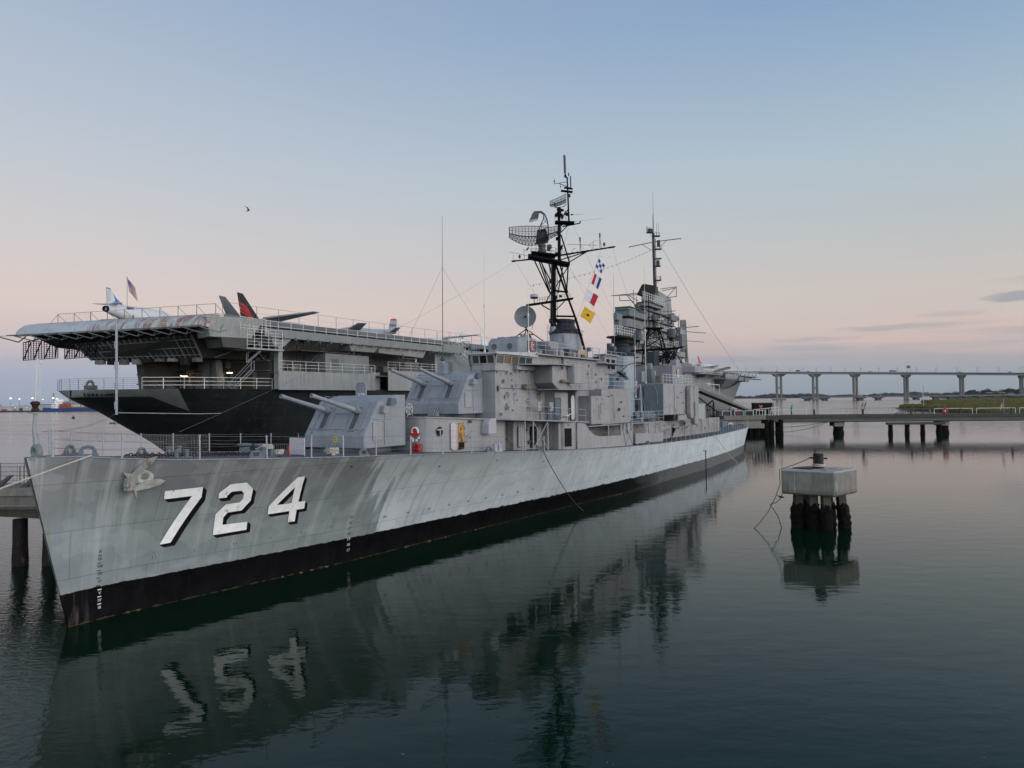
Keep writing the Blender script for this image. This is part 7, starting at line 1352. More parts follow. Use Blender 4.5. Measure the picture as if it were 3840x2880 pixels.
# ================================================================== ROPES AND RIGGING (each line a thing of its own)
def line(name, label, p, q_, s_, r, m, cat='rope', group=None, n=16, end=None):
    mb = MB(); mb.path(sag(p, q_, s_, n) + (end or []), r, 5); return tag(mb.build(name, m), label, cat, group)
line('mooring_line', 'thick pale mooring rope from the bow chock out to the left edge', Lw(.45, -1.05, 6.98), (-28.8, 12.6, -.25), -.25, .035, ROPE)
cp = Lw(29.6, -6.1, 5.35)
line('hanging_line', 'dark line curving from the deck amidships down to the water, nearer the bow', cp, Lw(36.6, -6.2, -.15), .55, .03, ROPED, group='lines hanging into the water')
line('hanging_line', 'pale line hanging from the after deck edge into the water', Lw(77, -6.1, 4.2), Lw(83.5, -7.6, -.1), .3, .035, ROPE, group='lines hanging into the water')
q = MB(); q.tube((0, 0, -.2), (0, 0, 2.45), .06, 6); q.tube((-.3, 0, 2.45), (.1, 0, 2.45), .05, 5); o = q.build('depth_pole', BLACKF); o.location = Lw(71, -6.6, 0); tag(o, 'black upright pole fixed in the water against the after hull', 'pole')
T0 = lambda u, v, e=0: (lambda p: Lw(p.x, p.y, p.z))(T(u, v, e))
A0 = lambda u, v, e=0: (lambda p: Lw(p.x, p.y, p.z))(A(u, v, e))
RG = 'rigging wires of the two ships'
line('halyard', 'signal halyard carrying the four flags', T0(1132, 1000), Lw(35.2, -5.6, 13.6), .1, .010, WIRE, 'rigging', RG)
rl = [(T0(295, 1110), Lw(6, 1.5, 7.6), .5, .008, 'long thin aerial wire from the port yard tip down towards the bow'),
      (T0(330, 1115), Lw(40.5, -3.2, 13.3), .1, .008, 'thin wire from the left yard slanting down to the bridge roof'),
      (T0(1240, 985), Lw(62, -2.5, 14.5), .2, .008, 'thin wire from the right yard tip down to the after funnel'),
      (T0(875, 770), Lw(58, -2.5, 14.0), .3, .008, 'thin wire from the upper crosstree down to the after funnel'),
      (T0(825, 780), T0(780, 950), .0, .012, 'short wire between the crosstree and the mast'),
      (T0(830, 1150), Lw(55, -3, 12.0), .15, .007, 'thin wire from the mast platform down to the signal deck'),
      (T0(830, 1190), A0(240, 440), .3, .007, 'wire running aft from the mast to the after superstructure'),
      (T0(1215, 1070), T0(1095, 1050), .05, .007, 'short wire under the right yardarm')]
for a, b, s_, r, lab in rl: line('rigging_wire', lab, a, b, s_, r, WIRE, 'rigging', RG)
Iw = lambda u, v, e=0: (lambda p: Vector(Kw(p.x, p.y, p.z)))(I_(u, v, e))
def bulbs(label, a, b, s_, n):
    t = thing('string_of_lights', label, 'string lights', a, 0, RG); a = Vector(a); b = Vector(b); pts = sag(V(0, 0, 0), b - a, s_, 24); q = MB(); q.path(pts, .022, 4); q.build('cable', WIRE, t)
    q = MB()
    for k in range(n):
        f = (k + .5) / n * 24; i = int(f); p = pts[i].lerp(pts[i + 1], f - i); q.lathe([(.05, 0), (.09, .08), (.08, .25), (.0, .3)], p - V(0, 0, .28), n=6)
    q.build('bulb', paint('unlit_bulb', (.35, .33, .3), .4), t)
bulbs('string of bulbs sloping left from the island mast towards the destroyer', Iw(665, 715), Kw(60, 2, 27.5), 1.0, 26)
bulbs('string of bulbs sloping right from the island mast to the bow', Iw(785, 700), Kw(214, 1, 17.4), 1.2, 44)
line('antenna_guy', 'left guy wire of the tall brown whip antenna', Lw(26.6, .45, 18.8), Lw(23.4, 2.6, 11.2), .1, .008, WIRE, 'rigging', RG); line('antenna_guy', 'right guy wire of the tall brown whip antenna', Lw(26.6, .45, 18.8), Lw(31, -1.5, 12.6), .1, .008, WIRE, 'rigging', RG)
line('bow_stay', 'thin stay from the jackstaff rising right to the carrier stern', Lw(-1.0, 0, 7.95), Kw(-8.6, 1.4, 8.6), .4, .010, WIRE, 'rigging', RG)
# ================================================================== MOORING DOLPHIN
t = thing('mooring_dolphin', 'square concrete mooring block on crusted piles standing alone in the water', 'mooring dolphin', (21.1, 49.1, 0), 0)
c = [(-2.65, .1), (.17, -2.05), (2.62, .0), (-.2, 2.1)]
q = MB(); q.prism([(x * 1.0, y * 1.0) for x, y in c], 2.28, 3.98)
cm_ = bpy.data.materials.new('stained_concrete_cap'); cm_.use_nodes = True; N = NT(cm_.node_tree); N.n.clear(); oc = N.add('ShaderNodeTexCoord').outputs['Object']; gz = N.add('ShaderNodeSeparateXYZ', {0: N.add('ShaderNodeNewGeometry').outputs['Normal']}).outputs[2]; zz = N.add('ShaderNodeSeparateXYZ', {0: oc}).outputs[2]
cc = N.ramp(N.noise(oc, 1.1, 5, .65), [(.3, (.15, .143, .125, 1)), (.7, (.225, .215, .19, 1))]); cc = N.mix(N.math('MULTIPLY', N.ramp(N.noise(N.mapping(oc, (3, 3, .25)), 1.2, 5, .7), [(.5, 0.0), (.68, 1.0)]), .55), cc, (.09, .083, .065, 1)); cc = N.mix(N.math('MULTIPLY', N.ramp(N.noise(N.mapping(oc, (6, 6, .3), (3, 1, 0)), 1.0, 3), [(.64, 0.0), (.69, 1.0)]), .45), cc, (.45, .44, .42, 1))
cc = N.mix(N.math('MULTIPLY', N.ramp(zz, [(0, 1.0), (1, 1.0)]), N.math('MULTIPLY', N.ramp(N.math('MULTIPLY', zz, .25), [(.60, .5), (.68, 0.0)]), 1.0)), cc, (.06, .055, .04, 1))
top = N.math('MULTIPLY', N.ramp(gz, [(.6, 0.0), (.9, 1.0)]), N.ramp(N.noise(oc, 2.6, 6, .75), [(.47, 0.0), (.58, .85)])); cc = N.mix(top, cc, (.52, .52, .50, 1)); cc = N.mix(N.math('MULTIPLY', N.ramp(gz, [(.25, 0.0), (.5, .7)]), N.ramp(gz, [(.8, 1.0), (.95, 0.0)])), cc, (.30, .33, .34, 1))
ps_ = N.add('ShaderNodeBsdfPrincipled', {'Base Color': cc, 'Roughness': .85, 'Specular IOR Level': .2}); bn_ = N.add('ShaderNodeBump', {'Height': N.noise(oc, 7, 5, .7), 'Strength': .5, 'Distance': .03}); N.l.new(bn_.outputs[0], ps_.inputs['Normal']); N.add('ShaderNodeOutputMaterial', {0: ps_.outputs[0]})
bl = q.build('concrete_cap', cm_, t, bevel=.11)
q = MB(); q.prism([(-1.75, .35), (-.9, -.5), (.6, .5), (-.3, 1.1)], 4.0, 4.05); q.build('base_plate', BLACKRUST, t)
q = MB(); q.lathe([(.36, 0), (.34, .1), (.34, .95), (.3, .96), (.3, .9)], (.0, .15, 4.04), n=20); q.tube((-.62, .15, 4.72), (.62, .15, 4.66), .055, 8); bo = q.build('bollard', BLACKRUST, t, smooth=True)
rr = random.Random(3)
for i, (x, y, dx, dy) in enumerate(((-1.5, .0, -.05, -.05), (-.82, -.62, .0, -.1), (-.12, -1.12, .0, -.15), (1.15, -.55, .30, -.1), (-1.2, .75, -.1, .2), (-.3, 1.2, 0, .3), (.9, .9, .3, .25), (-.45, .1, .05, .1), (.45, -.1, .1, .1))):
    p = MB(); w_ = .25; p.hexa([(x + dx - w_, y + dy - w_, -.6), (x + dx + w_, y + dy - w_, -.6), (x + dx + w_, y + dy + w_, -.6), (x + dx - w_, y + dy + w_, -.6), (x - w_, y - w_, 2.3), (x + w_, y - w_, 2.3), (x + w_, y + w_, 2.3), (x - w_, y + w_, 2.3)]); pl_ = p.build('pile', CONCD, t)
    p = MB(); n = 12; rg = []
    for k in range(13):
        z = -.5 + 2.2 * k / 12; f = max(0, 1 - (z + .5) / 2.6); cx2, cy2 = x + dx * (1 - (z + .6) / 2.9), y + dy * (1 - (z + .6) / 2.9)
        base = .41 * (1 if k < 12 else .72) * (1 if k < 11 else .88); rg.append([(cx2 + (base + rr.uniform(-.06, .09)) * math.cos(2 * math.pi * a / n), cy2 + (base + rr.uniform(-.06, .09)) * math.sin(2 * math.pi * a / n), z + rr.uniform(-.05, .05)) for a in range(n)])
    p.loft(rg); p.build('oyster_growth', OYST, pl_, smooth=False)
q = MB()
for k in range(3): q.torus((.0, .15, 4.12 + .06 * k), (.05 * k, .1, 1), .40, .03, 20, 5)
q.build('rope_turns', ROPE, bo)
line('mooring_line', 'slack line looping from the dolphin bollard down its left side into the water', (20.5, 49.2, 4.7), (18.35, 49.15, 3.95), .05, .028, ROPED, group='lines of the dolphin', end=[V(18.3, 48.9, 3.0), V(17.95, 48.85, 2.1), V(17.4, 48.8, 1.1), V(16.8, 48.8, .35), V(16.3, 48.75, -.1)])
q = MB(); q.path([V(18.5, 49.0, 2.35), V(18.3, 48.9, 1.98), V(18.0, 48.9, 1.72), V(17.55, 48.9, 1.6), V(17.75, 48.9, 1.35), V(18.1, 48.9, .8), V(18.3, 48.9, .1), V(18.4, 48.9, -.1)], .03, 5); tag(q.build('short_line', ROPED), 'short dark line looped under the left side of the dolphin', 'rope', 'lines of the dolphin')
# ================================================================== PIERS
PSC, PZ = 1.19, -1.71   # pier drawings are in 1:1.19 units; water level of the drawing is lifted by PZ
def pier_units(t): t.scale = (PSC,) * 3; t.location = (t.location.x * PSC, t.location.y * PSC, t.location.z * PSC + PZ); return t
t = pier_units(thing('pier', 'long concrete pier crossing behind the destroyer on the right', 'pier', (0, 0, 0)))
a, b = V(50, 143.2, 0), V(175, 127, 0); d = (b - a).normalized(); nn = Vector((-d.y, d.x, 0))
def slab(a, b, w_, z0, z1_, name, m, off=0): q = MB(); q.obox((a + b) / 2 + V(0, 0, (z0 + z1_) / 2) + nn * off, (b - a) / 2, nn * w_ / 2, V(0, 0, (z1_ - z0) / 2)); return q.build(name, m, t)
slab(a, b, 4.4, 4.62, 5.24, 'deck_slab', paint('pier_edge_concrete', (.06, .057, .05), .85, .15, .5, .3)); slab(a, b, 4.0, 3.92, 4.62, 'side_beam', paint('pier_beam_concrete', (.10, .097, .09), .85, .12, .4, .25)); slab(a, b, 3.9, 3.80, 3.92, 'service_pipe', BLACKF)
def pile(x, y, z1_, r=.5, par=t, h=None, cap=True):
    q = MB(); q.lathe([(r * .95, -.5), (r * 1.1, .2), (r * .98, .8), (r * 1.12, 1.6), (r * .96, 2.3), (r, z1_)], (x, y, 0), n=12); o = q.build('pile', OYST, par, smooth=True)
    return o
def capbox(x, y, z0, z1_, hw=1.1): q = MB(); q.obox((x, y, (z0 + z1_) / 2), d * hw, nn * 1.6, V(0, 0, (z1_ - z0) / 2)); return q.build('pile_cap', CONC, t)
for px_ in (64.4, 83.6, 103, 124): 
    k = (px_ - 50) / d.x; p = a + d * k; capbox(p.x, p.y, 2.95, 3.82, .75 if px_ != 64.4 else .95); pile(p.x, p.y - .6, 3.0, .95); pile(p.x + .7, p.y + 1.6, 3.0, .7)
for x in (73.2, 76.2, 79.0, 82.0): pile(x, 136.8 + (82 - x) * .13, 3.4, .42)
q = MB(); q.obox((77.6, 137.2, 3.45), d * 5.2, nn * .5, V(0, 0, .22)); q.build('timber_beam', TIMB, t)
q = MB(); q.path([V(76.4, 136.9, 3.3), V(75.9, 136.7, 2.0), V(76.2, 136.7, .8)], .04, 4); q.tube((81.6, 136.5, 3.2), (82.6, 136.4, 2.4), .06, 4); q.build('loose_cable', BLACKF, t)
for i in range(16):
    p0 = a + d * (1 + i * 7.6) + nn * -2.1; q = MB(); m_ = 4.6 if i < 6 else 6.6
    for s_ in (.35, 7.2): q.tube(p0 + d * s_ + V(0, 0, 5.2), p0 + d * s_ + V(0, 0, 6.25), .055, 6)
    if i < 1 or i >= 4:
        q.tube(p0 + d * .35 + V(0, 0, 6.25), p0 + d * 7.2 + V(0, 0, 6.25), .06, 6); q.tube(p0 + d * .35 + V(0, 0, 5.75), p0 + d * .35 + V(0, 0, 5.9), .05, 5)
    else: q.tube(p0 + d * .35 + V(0, 0, 6.25), p0 + d * 7.2 + V(0, 0, 6.25), .018, 4)
    q.build('pipe_guard_rail', RAILW if i not in (1, 2, 3) else RAILM, t)
for i, x in enumerate((59.6, 68.6, 77.4, 86.2, 95.2, 104.2)):
    p = a + d * ((x - 50) / d.x) - nn * 2.0; q = MB(); q.box(p.x - .15, p.x + .15, p.y - .15, p.y + .15, 5.2, 6.3); q.build('lamp_post_base', CONCD, t)
# wide pier head at the left end, with its pile forest
t2 = pier_units(thing('boarding_pier', 'wide pier head on dark piles behind the destroyer stern', 'pier', (0, 0, 0)))
q = MB(); q.prism([(41, 138), (49.5, 139), (49.8, 146), (46, 165), (38, 166)], 4.5, 5.3); q.build('deck_slab', paint('pier_head_concrete', (.17, .155, .135), .85, .15, .5, .3), t2)
q = MB(); q.prism([(40.5, 138.5), (48.8, 139.6), (48.8, 141.4), (40.5, 140)], 3.6, 4.5); q.box(45.5, 49.2, 139, 141.5, 2.8, 3.7); q.build('pile_cap', CONC, t2)
rr = random.Random(5)
for j in range(4):
    for i in range(8): pile(41.8 + i * 1.6 + rr.uniform(-.3, .3) + j * .5, 140.5 + j * 3.5, 4.4, .42, t2)
q = MB(); q.torus((42.3, 138.2, 3.45), (0, 1, 0), .42, .16, 18, 8); q.build('tyre_fender', WHITEP, t2, smooth=True)
for i, x in enumerate((40.8, 43.2, 45.2, 47.4)): q = MB(); q.tube((x, 138.3, 5.3), (x, 138.3, 6.25), .055, 5); q.tube((x + 1.7, 138.4, 5.3), (x + 1.7, 138.4, 6.25), .055, 5); q.tube((x, 138.3, 6.25), (x + 1.7, 138.4, 6.25), .055, 5); q.build('pipe_guard_rail', RAILW, t2)
q = MB(); q.tube((47.1, 139.3, 6.4), (52.4, 139.5, 6.9), .07, 5)
for k in range(9): q.tube((47.1 + .62 * k, 139.3, 5.2), (47.1 + .62 * k, 139.3, 6.42 + .05 * k), .05, 5)
q.build('white_ramp_railing', RAILW, t2)
q = MB(); rails(q, [(40, 141, 5.3), (46, 142, 5.3), (49, 145, 5.3)], 1.2, 3, .9, .04); q.box(41.5, 48.5, 143, 145, 5.3, 6.2); q.build('dark_railing', DKGREY, t2)
q = MB(); rails(q, [(38.6, 128.0, 5.3), (38.6, 129, 5.3)], .01, 1)
t = thing('food_stand', 'black kiosk box with a small orange and white sign on the pier head', 'kiosk', (50.0, 142.5, 5.3), R(-4)); pier_units(t)
q = MB(); q.box(-1.75, 1.75, -1.2, 1.2, .1, 2.35); q.build('cabin', BLACKF, t, bevel=.05); q = MB(); q.box(-1.85, 1.85, -1.3, 1.3, 2.35, 2.45); q.build('roof', DKGREY, t)
q = MB(); q.extr([(-.95, -1.22, 1.9), (-.75, -1.22, 1.98), (-.55, -1.22, 1.85), (-.35, -1.22, 1.98), (-.15, -1.22, 1.9), (-.4, -1.22, 1.45), (-.7, -1.22, 1.45)], (0, -.02, 0)); q.build('sign_logo', paint('logo_orange', (.5, .12, .06), .6), t); q = MB(); q.box(-.9, -.2, -1.24, -1.22, 1.15, 1.25); q.build('sign_stripe', WHITEP, t)
for k, (x, y) in enumerate(((51.9, 141.0), (53.1, 141.2), (69.2, 140.2), (69.95, 140.6), (94.6, 137), (43.0, 139))):
    if k == 5: continue
    ft_ = us_flag(['national flag at the pier head, nearest the black kiosk', 'national flag at the pier head, right of the other', 'left of two small national flags together on the pier', 'right of two small national flags together on the pier', 'national flag in front of the marsh grass'][k], 'small_flag', (x, y, 5.25), 2.5, .5, 1.35, 1.5, side=((-1, .1) if k != 1 else (.8, .1)), r=.04, group='small flags along the pier'); pier_units(ft_)
for k, (x, y, cl) in enumerate(((42.6, 139.6, (.02, .02, .03)), (43.4, 139.9, (.03, .03, .05)), (44.4, 140.2, (.4, .02, .02)))):
    t = thing('person', ['person in dark clothes standing at the pier head rail, farthest left', 'person in dark blue clothes at the pier head, middle of three', 'person in a red top at the pier head'][k], 'person', (x, y, 5.3), R(30 * k)); pier_units(t); t.scale = (1, 1, 1)
    n = 10; q = MB(); q.loft([[(rx * math.cos(2 * math.pi * i / n), ry * math.sin(2 * math.pi * i / n), z) for i in range(n)] for z, rx, ry in ((.85, .14, .1), (1.0, .17, .12), (1.2, .16, .11), (1.42, .22, .11), (1.5, .1, .08), (1.56, .055, .06), (1.62, .08, .09), (1.7, .085, .1), (1.78, .06, .07), (1.8, .01, .01))])
    for s_ in (-1, 1): q.tube((s_ * .08, 0, .9), (s_ * .09, .02, .45), .085, 7, .06); q.tube((s_ * .09, .02, .47), (s_ * .09, 0, .03), .06, 7, .04); q.tube((s_ * .2, 0, 1.42), (s_ * .25, .02, 1.12), .05, 6, .04); q.tube((s_ * .25, .02, 1.13), (s_ * .2, -.1, .9), .038, 6, .03); q.box(s_ * .09 - .04, s_ * .09 + .04, -.16, .06, 0, .06)
    bd = q.build('body', paint('clothes_%d' % k, cl, .8), t, smooth=True); q = MB(); q.lathe([(.0, -.1), (.08, -.06), (.095, 0), (.07, .08), (0, .11)], (0, 0, 1.70), n=10); q.build('head', paint('skin', (.32, .19, .13), .6), t, smooth=True)
t = thing('channel_marker', 'green channel marker on a dark post in open water', 'channel marker', (141.1, 359.8, 0)); q = MB(); q.tube((0, 0, -1), (0, 0, 3.6), .35, 8); q.build('post', TIMB, t); q = MB(); q.lathe([(.95, -.1), (.95, .1)], (0, -.4, 3.9), (0, 1, 0), 4); q.build('green_board', emis('marker_green', (.02, .55, .15), .6), t)
t = thing('rescue_buoy_cabinet', 'red round life buoy on the pier rail', 'life buoy', (83.2, 136.9, 5.3)); pier_units(t); q = MB(); q.torus((0, 0, .55), (0, 1, 0), .42, .2, 20, 8); q.build('ring', paint('buoy_red', (.28, .03, .03), .5), t, smooth=True); q = MB(); q.tube((0, .1, -.1), (0, .1, .6), .06, 6); q.box(-.07, .07, -.2, .2, .35, .75); q.build('bracket', WHITEP, t)
t = thing('wooden_gangway', 'small weathered wooden gangway with rails behind the pier', 'gangway', (0, 0, 0)); pier_units(t); q = MB(); q.tube((75.6, 141, 5.2), (78.4, 141, 6.2), .09, 5); q.tube((76.6, 141, 5.2), (78.4, 141, 5.8), .09, 5)
for k in range(4): q.tube((78.4 + 1.4 * k, 141, 4.9), (78.4 + 1.4 * k, 141, 6.2), .1, 5)
q.tube((78.4, 141, 6.1), (83, 141, 6.1), .09, 5); q.tube((78.4, 141, 5.6), (83, 141, 5.6), .09, 5); q.build('timber_rail', TIMB, t)
line('pier_cable', 'upper cable hanging slack from the pier pile towards the pier head', (74.8, 168.5, 2.8), (60.2, 169.7, 1.5), .35, .05, BLACKF, 'cable', 'slack cables under the pier'); line('pier_cable', 'lower cable hanging slack from the pier pile towards the pier head', (74.8, 168.5, 2.8), (60.6, 169.7, .55), .9, .05, BLACKF, 'cable', 'slack cables under the pier'); line('pier_cable', 'thin top cable under the pier near the pier head', (74.4, 168.5, 2.7), (62, 170, 2.8), .2, .035, BLACKF, 'cable', 'slack cables under the pier')
# left footbridge behind the bow
t = thing('footbridge', 'low concrete footbridge on piles at the left edge behind the bow', 'footbridge', (0, 0, 0))
q = MB(); q.box(-60, -15, 39.4, 42.2, 4.0, 4.42); q.build('deck_slab', CONC, t); q = MB(); q.box(-60, -15, 39.5, 39.9, 3.25, 4.0); q.box(-60, -15, 41.6, 42.0, 3.25, 4.0); q.tube((-60, 39.3, 3.45), (-15, 39.3, 3.45), .07, 6); q.build('side_beam', paint('footbridge_beam', (.15, .14, .12), .9, .25, 1.0, .4, .2), t)
for k, x in enumerate((-38.6, -33.3, -27.85, -26.15, -20.5)): q = MB(); q.lathe([(.40, -.5), (.42, .3), (.38, 1.2), (.37, 2.6)], (x, 40.3, 0), n=10); q.build('pile', BLACKRUST, t, smooth=True)
q = MB(); q.hexa([(-29.2, 39.6, 2.9), (-24.8, 39.6, 2.6), (-24.8, 41.8, 2.6), (-29.2, 41.8, 2.9), (-29.2, 39.6, 3.25), (-24.8, 39.6, 3.25), (-24.8, 41.8, 3.25), (-29.2, 41.8, 3.25)]); q.build('pile_cap', CONCD, t)
q = MB()
for y in (39.6, 42.0):
    for zz in (4.6, 5.1, 5.6): q.tube((-40, y, zz), (-20, y, zz), .02 if zz > 4.7 else .015, 4)
    for k in range(100): q.tube((-40 + .2 * k, y, 4.45), (-40 + .2 * k, y, 5.6), .008 if k % 7 else .025, 4)
q.build('picket_railing', paint('picket_brown_grey', (.10, .095, .09), .7), t)
q = MB()
for k in range(12): x = -39.6 + 1.5 * k; q.hexa([(x, 39.9, 4.42), (x + .3, 39.9, 4.42), (x + .3, 40.2, 4.42), (x, 40.2, 4.42), (x + .5, 40.4, 5.05), (x + .7, 40.4, 5.05), (x + .7, 40.6, 5.05), (x + .5, 40.6, 5.05)])
q.box(-29.0, -28.9, 39.2, 39.3, 3.7, 4.15); q.build('bench_brackets', DKGREY, t)
# small boats at anchor
t = thing('motorboat', 'small white motorboat anchored beyond the carrier stern', 'boat', (-182.5, 334, 0), R(10)); q = MB(); q.loft([[(x, w_ * s_, z) for s_, z in ((-1, .95), (-.9, .4), (-.5, 0), (.5, 0), (.9, .4), (1, .95))] for x, w_ in ((-3.4, 1.1), (-1, 1.25), (1.5, 1.15), (3, .6), (3.8, .08))]); q.build('hull', WHITEP, t, smooth=True); q = MB(); q.box(-1.6, .8, -.7, .7, .9, 1.9); q.tube((-.5, 0, 1.9), (-.5, 0, 3.2), .05, 5); q.build('cabin', WHITEP, t, bevel=.1); q = MB(); q.box(-1.2, .82, -.71, .71, 1.3, 1.65); q.build('cabin_window', GLASSD, t); q = MB(); q.box(-3.9, -3.4, -.2, .2, .2, 1.4); q.build('outboard_motor', BLACKF, t)
t = thing('dinghy', 'tiny dark dinghy floating left of the motorboat', 'boat', (-187.5, 334, 0), R(-10)); q = MB(); q.loft([[(x, w_ * s_, z) for s_, z in ((-1, .5), (-.6, 0), (.6, 0), (1, .5))] for x, w_ in ((-1.4, .6), (0, .75), (1.1, .45), (1.5, .06))]); q.build('hull', DKGREY, t, smooth=True); q = MB(); q.box(-1.0, -.6, -.2, .2, .4, 1.1); q.build('seat_box', WHITEP, t)
t = thing('channel_buoy', 'dark round buoy on the river in front of the far quay', 'buoy', (-290, 470, 0)); q = MB(); q.lathe([(.9, -.3), (1.1, .2), (.9, .7), (.3, 1.1), (.2, 2.0), (0, 2.1)], n=14); q.build('float', BLACKRUST, t, smooth=True)

q = MB(); rs_ = random.Random(12)
for _ in range(90):   # leaves and scum flecks afloat
    y = 9 + rs_.random() ** 1.3 * 60; x = rs_.uniform(-.6, .75) * y; s_ = rs_.uniform(.012, .035); a_ = rs_.uniform(0, 3); q.add([(x - s_, y, .008), (x, y - s_ * .6, .012), (x + s_ * math.cos(a_), y + s_ * .3, .01), (x, y + s_ * .8, .012)], [(0, 1, 2, 3)])
tag(q.build('floating_flecks', paint('fleck_pale', (.30, .29, .24), .8)), 'tiny pale leaves and scum flecks floating on the harbour water', 'floating debris', kind='stuff')
HAZE = 0.00003
# ================================================================== FAR RIVERSIDE, left
q = MB(); q.prism([(-1400, 985), (-420, 992), (-420, 1900), (-1400, 1900)], -3, 1.6); tag(q.build('far_quay', paint('quay_dark', (.03, .033, .045), .8)), kind='structure')
FARG = 'quayside buildings on the far left shore'
t = thing('warehouse', 'long low white warehouse along the far quay', 'warehouse', (0, 0, 0), 0, FARG); q = MB(); q.box(-900, -618, 1003, 1030, 1.6, 7.4); wl = q.build('wall', paint('warehouse_wall', (.40, .39, .35), .7, .05, .1), t); q = MB(); q.extr([(-900, 1002, 7.4), (-900, 1016, 8.8), (-900, 1031, 7.4)], (283, 0, 0)); q.build('roof', paint('warehouse_roof', (.5, .5, .48), .6, .05), t)
for k in range(17): q = MB(); x = -893 + 16.5 * k; q.box(x, x + 5, 1002.8, 1003, 1.6, 4.6 if k % 3 else 5.4); q.build('loading_door', [paint('door_dark', (.05, .05, .06), .7), paint('door_pale', (.5, .49, .45), .7)][k % 2], t)
for k, (x, w_, c_) in enumerate(((-716, 6, (.3, .05, .03)), (-672, 8, (.3, .04, .04)), (-640, 7, (.28, .05, .04)), (-735, 6, (.03, .03, .03)), (-702, 4, (.35, .33, .3)))):
    t = thing('shipping_container', ['red container left of the middle quay lamp', 'longest red container on the quay', 'red container nearest the blue ship', 'dark container farthest left on the quay', 'small pale container on the quay'][k], 'container', (x, 997, 1.6), 0, 'containers on the far quay'); q = MB(); q.box(0, w_, 0, 2.4, 0, 2.4)
    for i in range(int(w_ * 2)): q.box(i * .5, i * .5 + .2, -.08, 0, .1, 2.3)
    q.build('corrugated_box', paint('container_%d' % k, c_, .6), t); q = MB(); q.box(w_, w_ + .06, .2, 2.2, .1, 2.3); q.build('container_door', DKGREY, t)
def block(name, label, x0, x1, y, z1_, m, rows, cols):
    t = thing(name, label, 'building', (0, 0, 0), 0, FARG); q = MB(); q.box(x0, x1, y, y + 18, 1.6, z1_); q.build('wall', m, t); q = MB(); q.box(x0 - .4, x1 + .4, y - .4, y + 18.4, z1_, z1_ + .6); q.build('roof', CONCD, t)
    for c_ in range(cols):
        for r_ in range(rows): q = MB(); xx = x0 + (x1 - x0) * (c_ + .3) / cols; zz = z1_ - (r_ + .85) * (z1_ - 4) / rows; q.box(xx, xx + (x1 - x0) / cols * .4, y - .12, y - .02, zz, zz + 1.6); q.build('window', GLASSD, t)
block('apartment_block', 'pale stepped apartment block right of the lamps', -684, -662, 1060, 13.2, paint('apartment_tan', (.27, .25, .22), .8), 3, 6); block('apartment_block', 'taller pale apartment block behind the white ship bridge', -662, -640, 1062, 17.0, paint('apartment_cream', (.30, .28, .24), .8), 4, 6); block('dark_office', 'dark glass building touching the carrier stern', -668, -650, 1120, 23.5, paint('office_blue', (.07, .09, .12), .4), 4, 5); block('apartment_block', 'cream building above the cargo ship deck', -638, -560, 1064, 13.5, paint('apartment_sand', (.36, .32, .25), .8), 3, 12); block('low_shed', 'dark low shed left of the apartment blocks', -705, -686, 1058, 9.6, paint('shed_dark', (.10, .10, .11), .8), 1, 4)
t = thing('cargo_ship', 'blue cargo ship with a white bridge moored under the carrier stern', 'cargo ship', (-640, 972, 0), R(1)); q = MB(); q.loft([[(x, w_ * s_, z) for s_, z in ((-1, 4.6 + e), (-.95, 0), (.95, 0), (1, 4.6 + e))] for x, w_, e in ((0, 2, 1.2), (5, 6, .8), (20, 8, 0), (90, 8, 0), (108, 5, 1.2), (118, .4, 2.5))]); q.build('hull', paint('cargo_blue', (.02, .05, .16), .5, .15, .1), t)
q = MB(); q.box(14, 22, -7, 7, 4.6, 8.0); q.box(15, 21, -7.5, 7.5, 8.0, 11.5); q.box(16, 20, -8, 8, 11.5, 14); q.tube((17, 0, 14), (17, 0, 20), .4, 5); q.tube((14, -3, 8), (16, 0, 18), .4, 5); q.box(21, 23, -6, 6, 13, 16.5); q.build('bridge_house', paint('ship_white', (.85, .83, .8), .5), t, bevel=.2); q = MB()
for k in range(3): q.box(14.2 + k * .9, 21.9 - k, -7.12 - .5 * k, -7.0 - .5 * k, 6 + 3.2 * k, 6.9 + 3.2 * k)
q.build('bridge_window', GLASSD, t); q = MB(); q.box(24, 34, -5, 5, 4.6, 10.5); q.build('red_house', paint('ship_red', (.25, .05, .03), .6), t); q = MB(); q.box(36, 104, -6.5, 6.5, 4.6, 6.0); q.tube((50, 0, 6), (50, 0, 14), .6, 5); q.tube((75, 0, 6), (75, 0, 14), .6, 5); q.build('hatch_covers', paint('hatch_brown', (.20, .07, .04), .7), t)
for k, (x, y, h, e) in enumerate(((-762, 1040, 17.6, 1.3), (-733.5, 1040, 19.2, 3), (-720.5, 1040, 18, 1.7), (-701.5, 1040, 19, 2.3), (-689.5, 1045, 17.2, 1.0), (-671, 1040, 18.8, 2.6), (-665, 1040, 17.9, 1.5))):
    t = thing('quay_lamp', ['quay lamp mast cut by the left photo edge', 'brightest quay lamp, second mast from the left', 'third quay lamp mast from the left', 'quay lamp just left of the jackstaff', 'smallest quay lamp, right of the jackstaff', 'bright quay lamp above the apartment block, left of a close pair', 'right lamp of the close pair above the apartment block'][k], 'lamp mast', (x, y, 1.6), 0, 'lamp masts on the far quay')
    q = MB(); q.tube((0, 0, 0), (0, 0, h - 1.6), .25, 6, .12); q.build('mast', DKGREY, t); q = MB(); q.lathe([(0, -.45 * e ** .3), (.9 * e ** .35, 0), (1.0 * e ** .35, .25), (0, .6)], (0, 0, h - 1.4), n=12); q.build('lamp_head', emis('quay_light_%d' % k, (1.0, .62, .36), 3.5 * e), t, smooth=True)
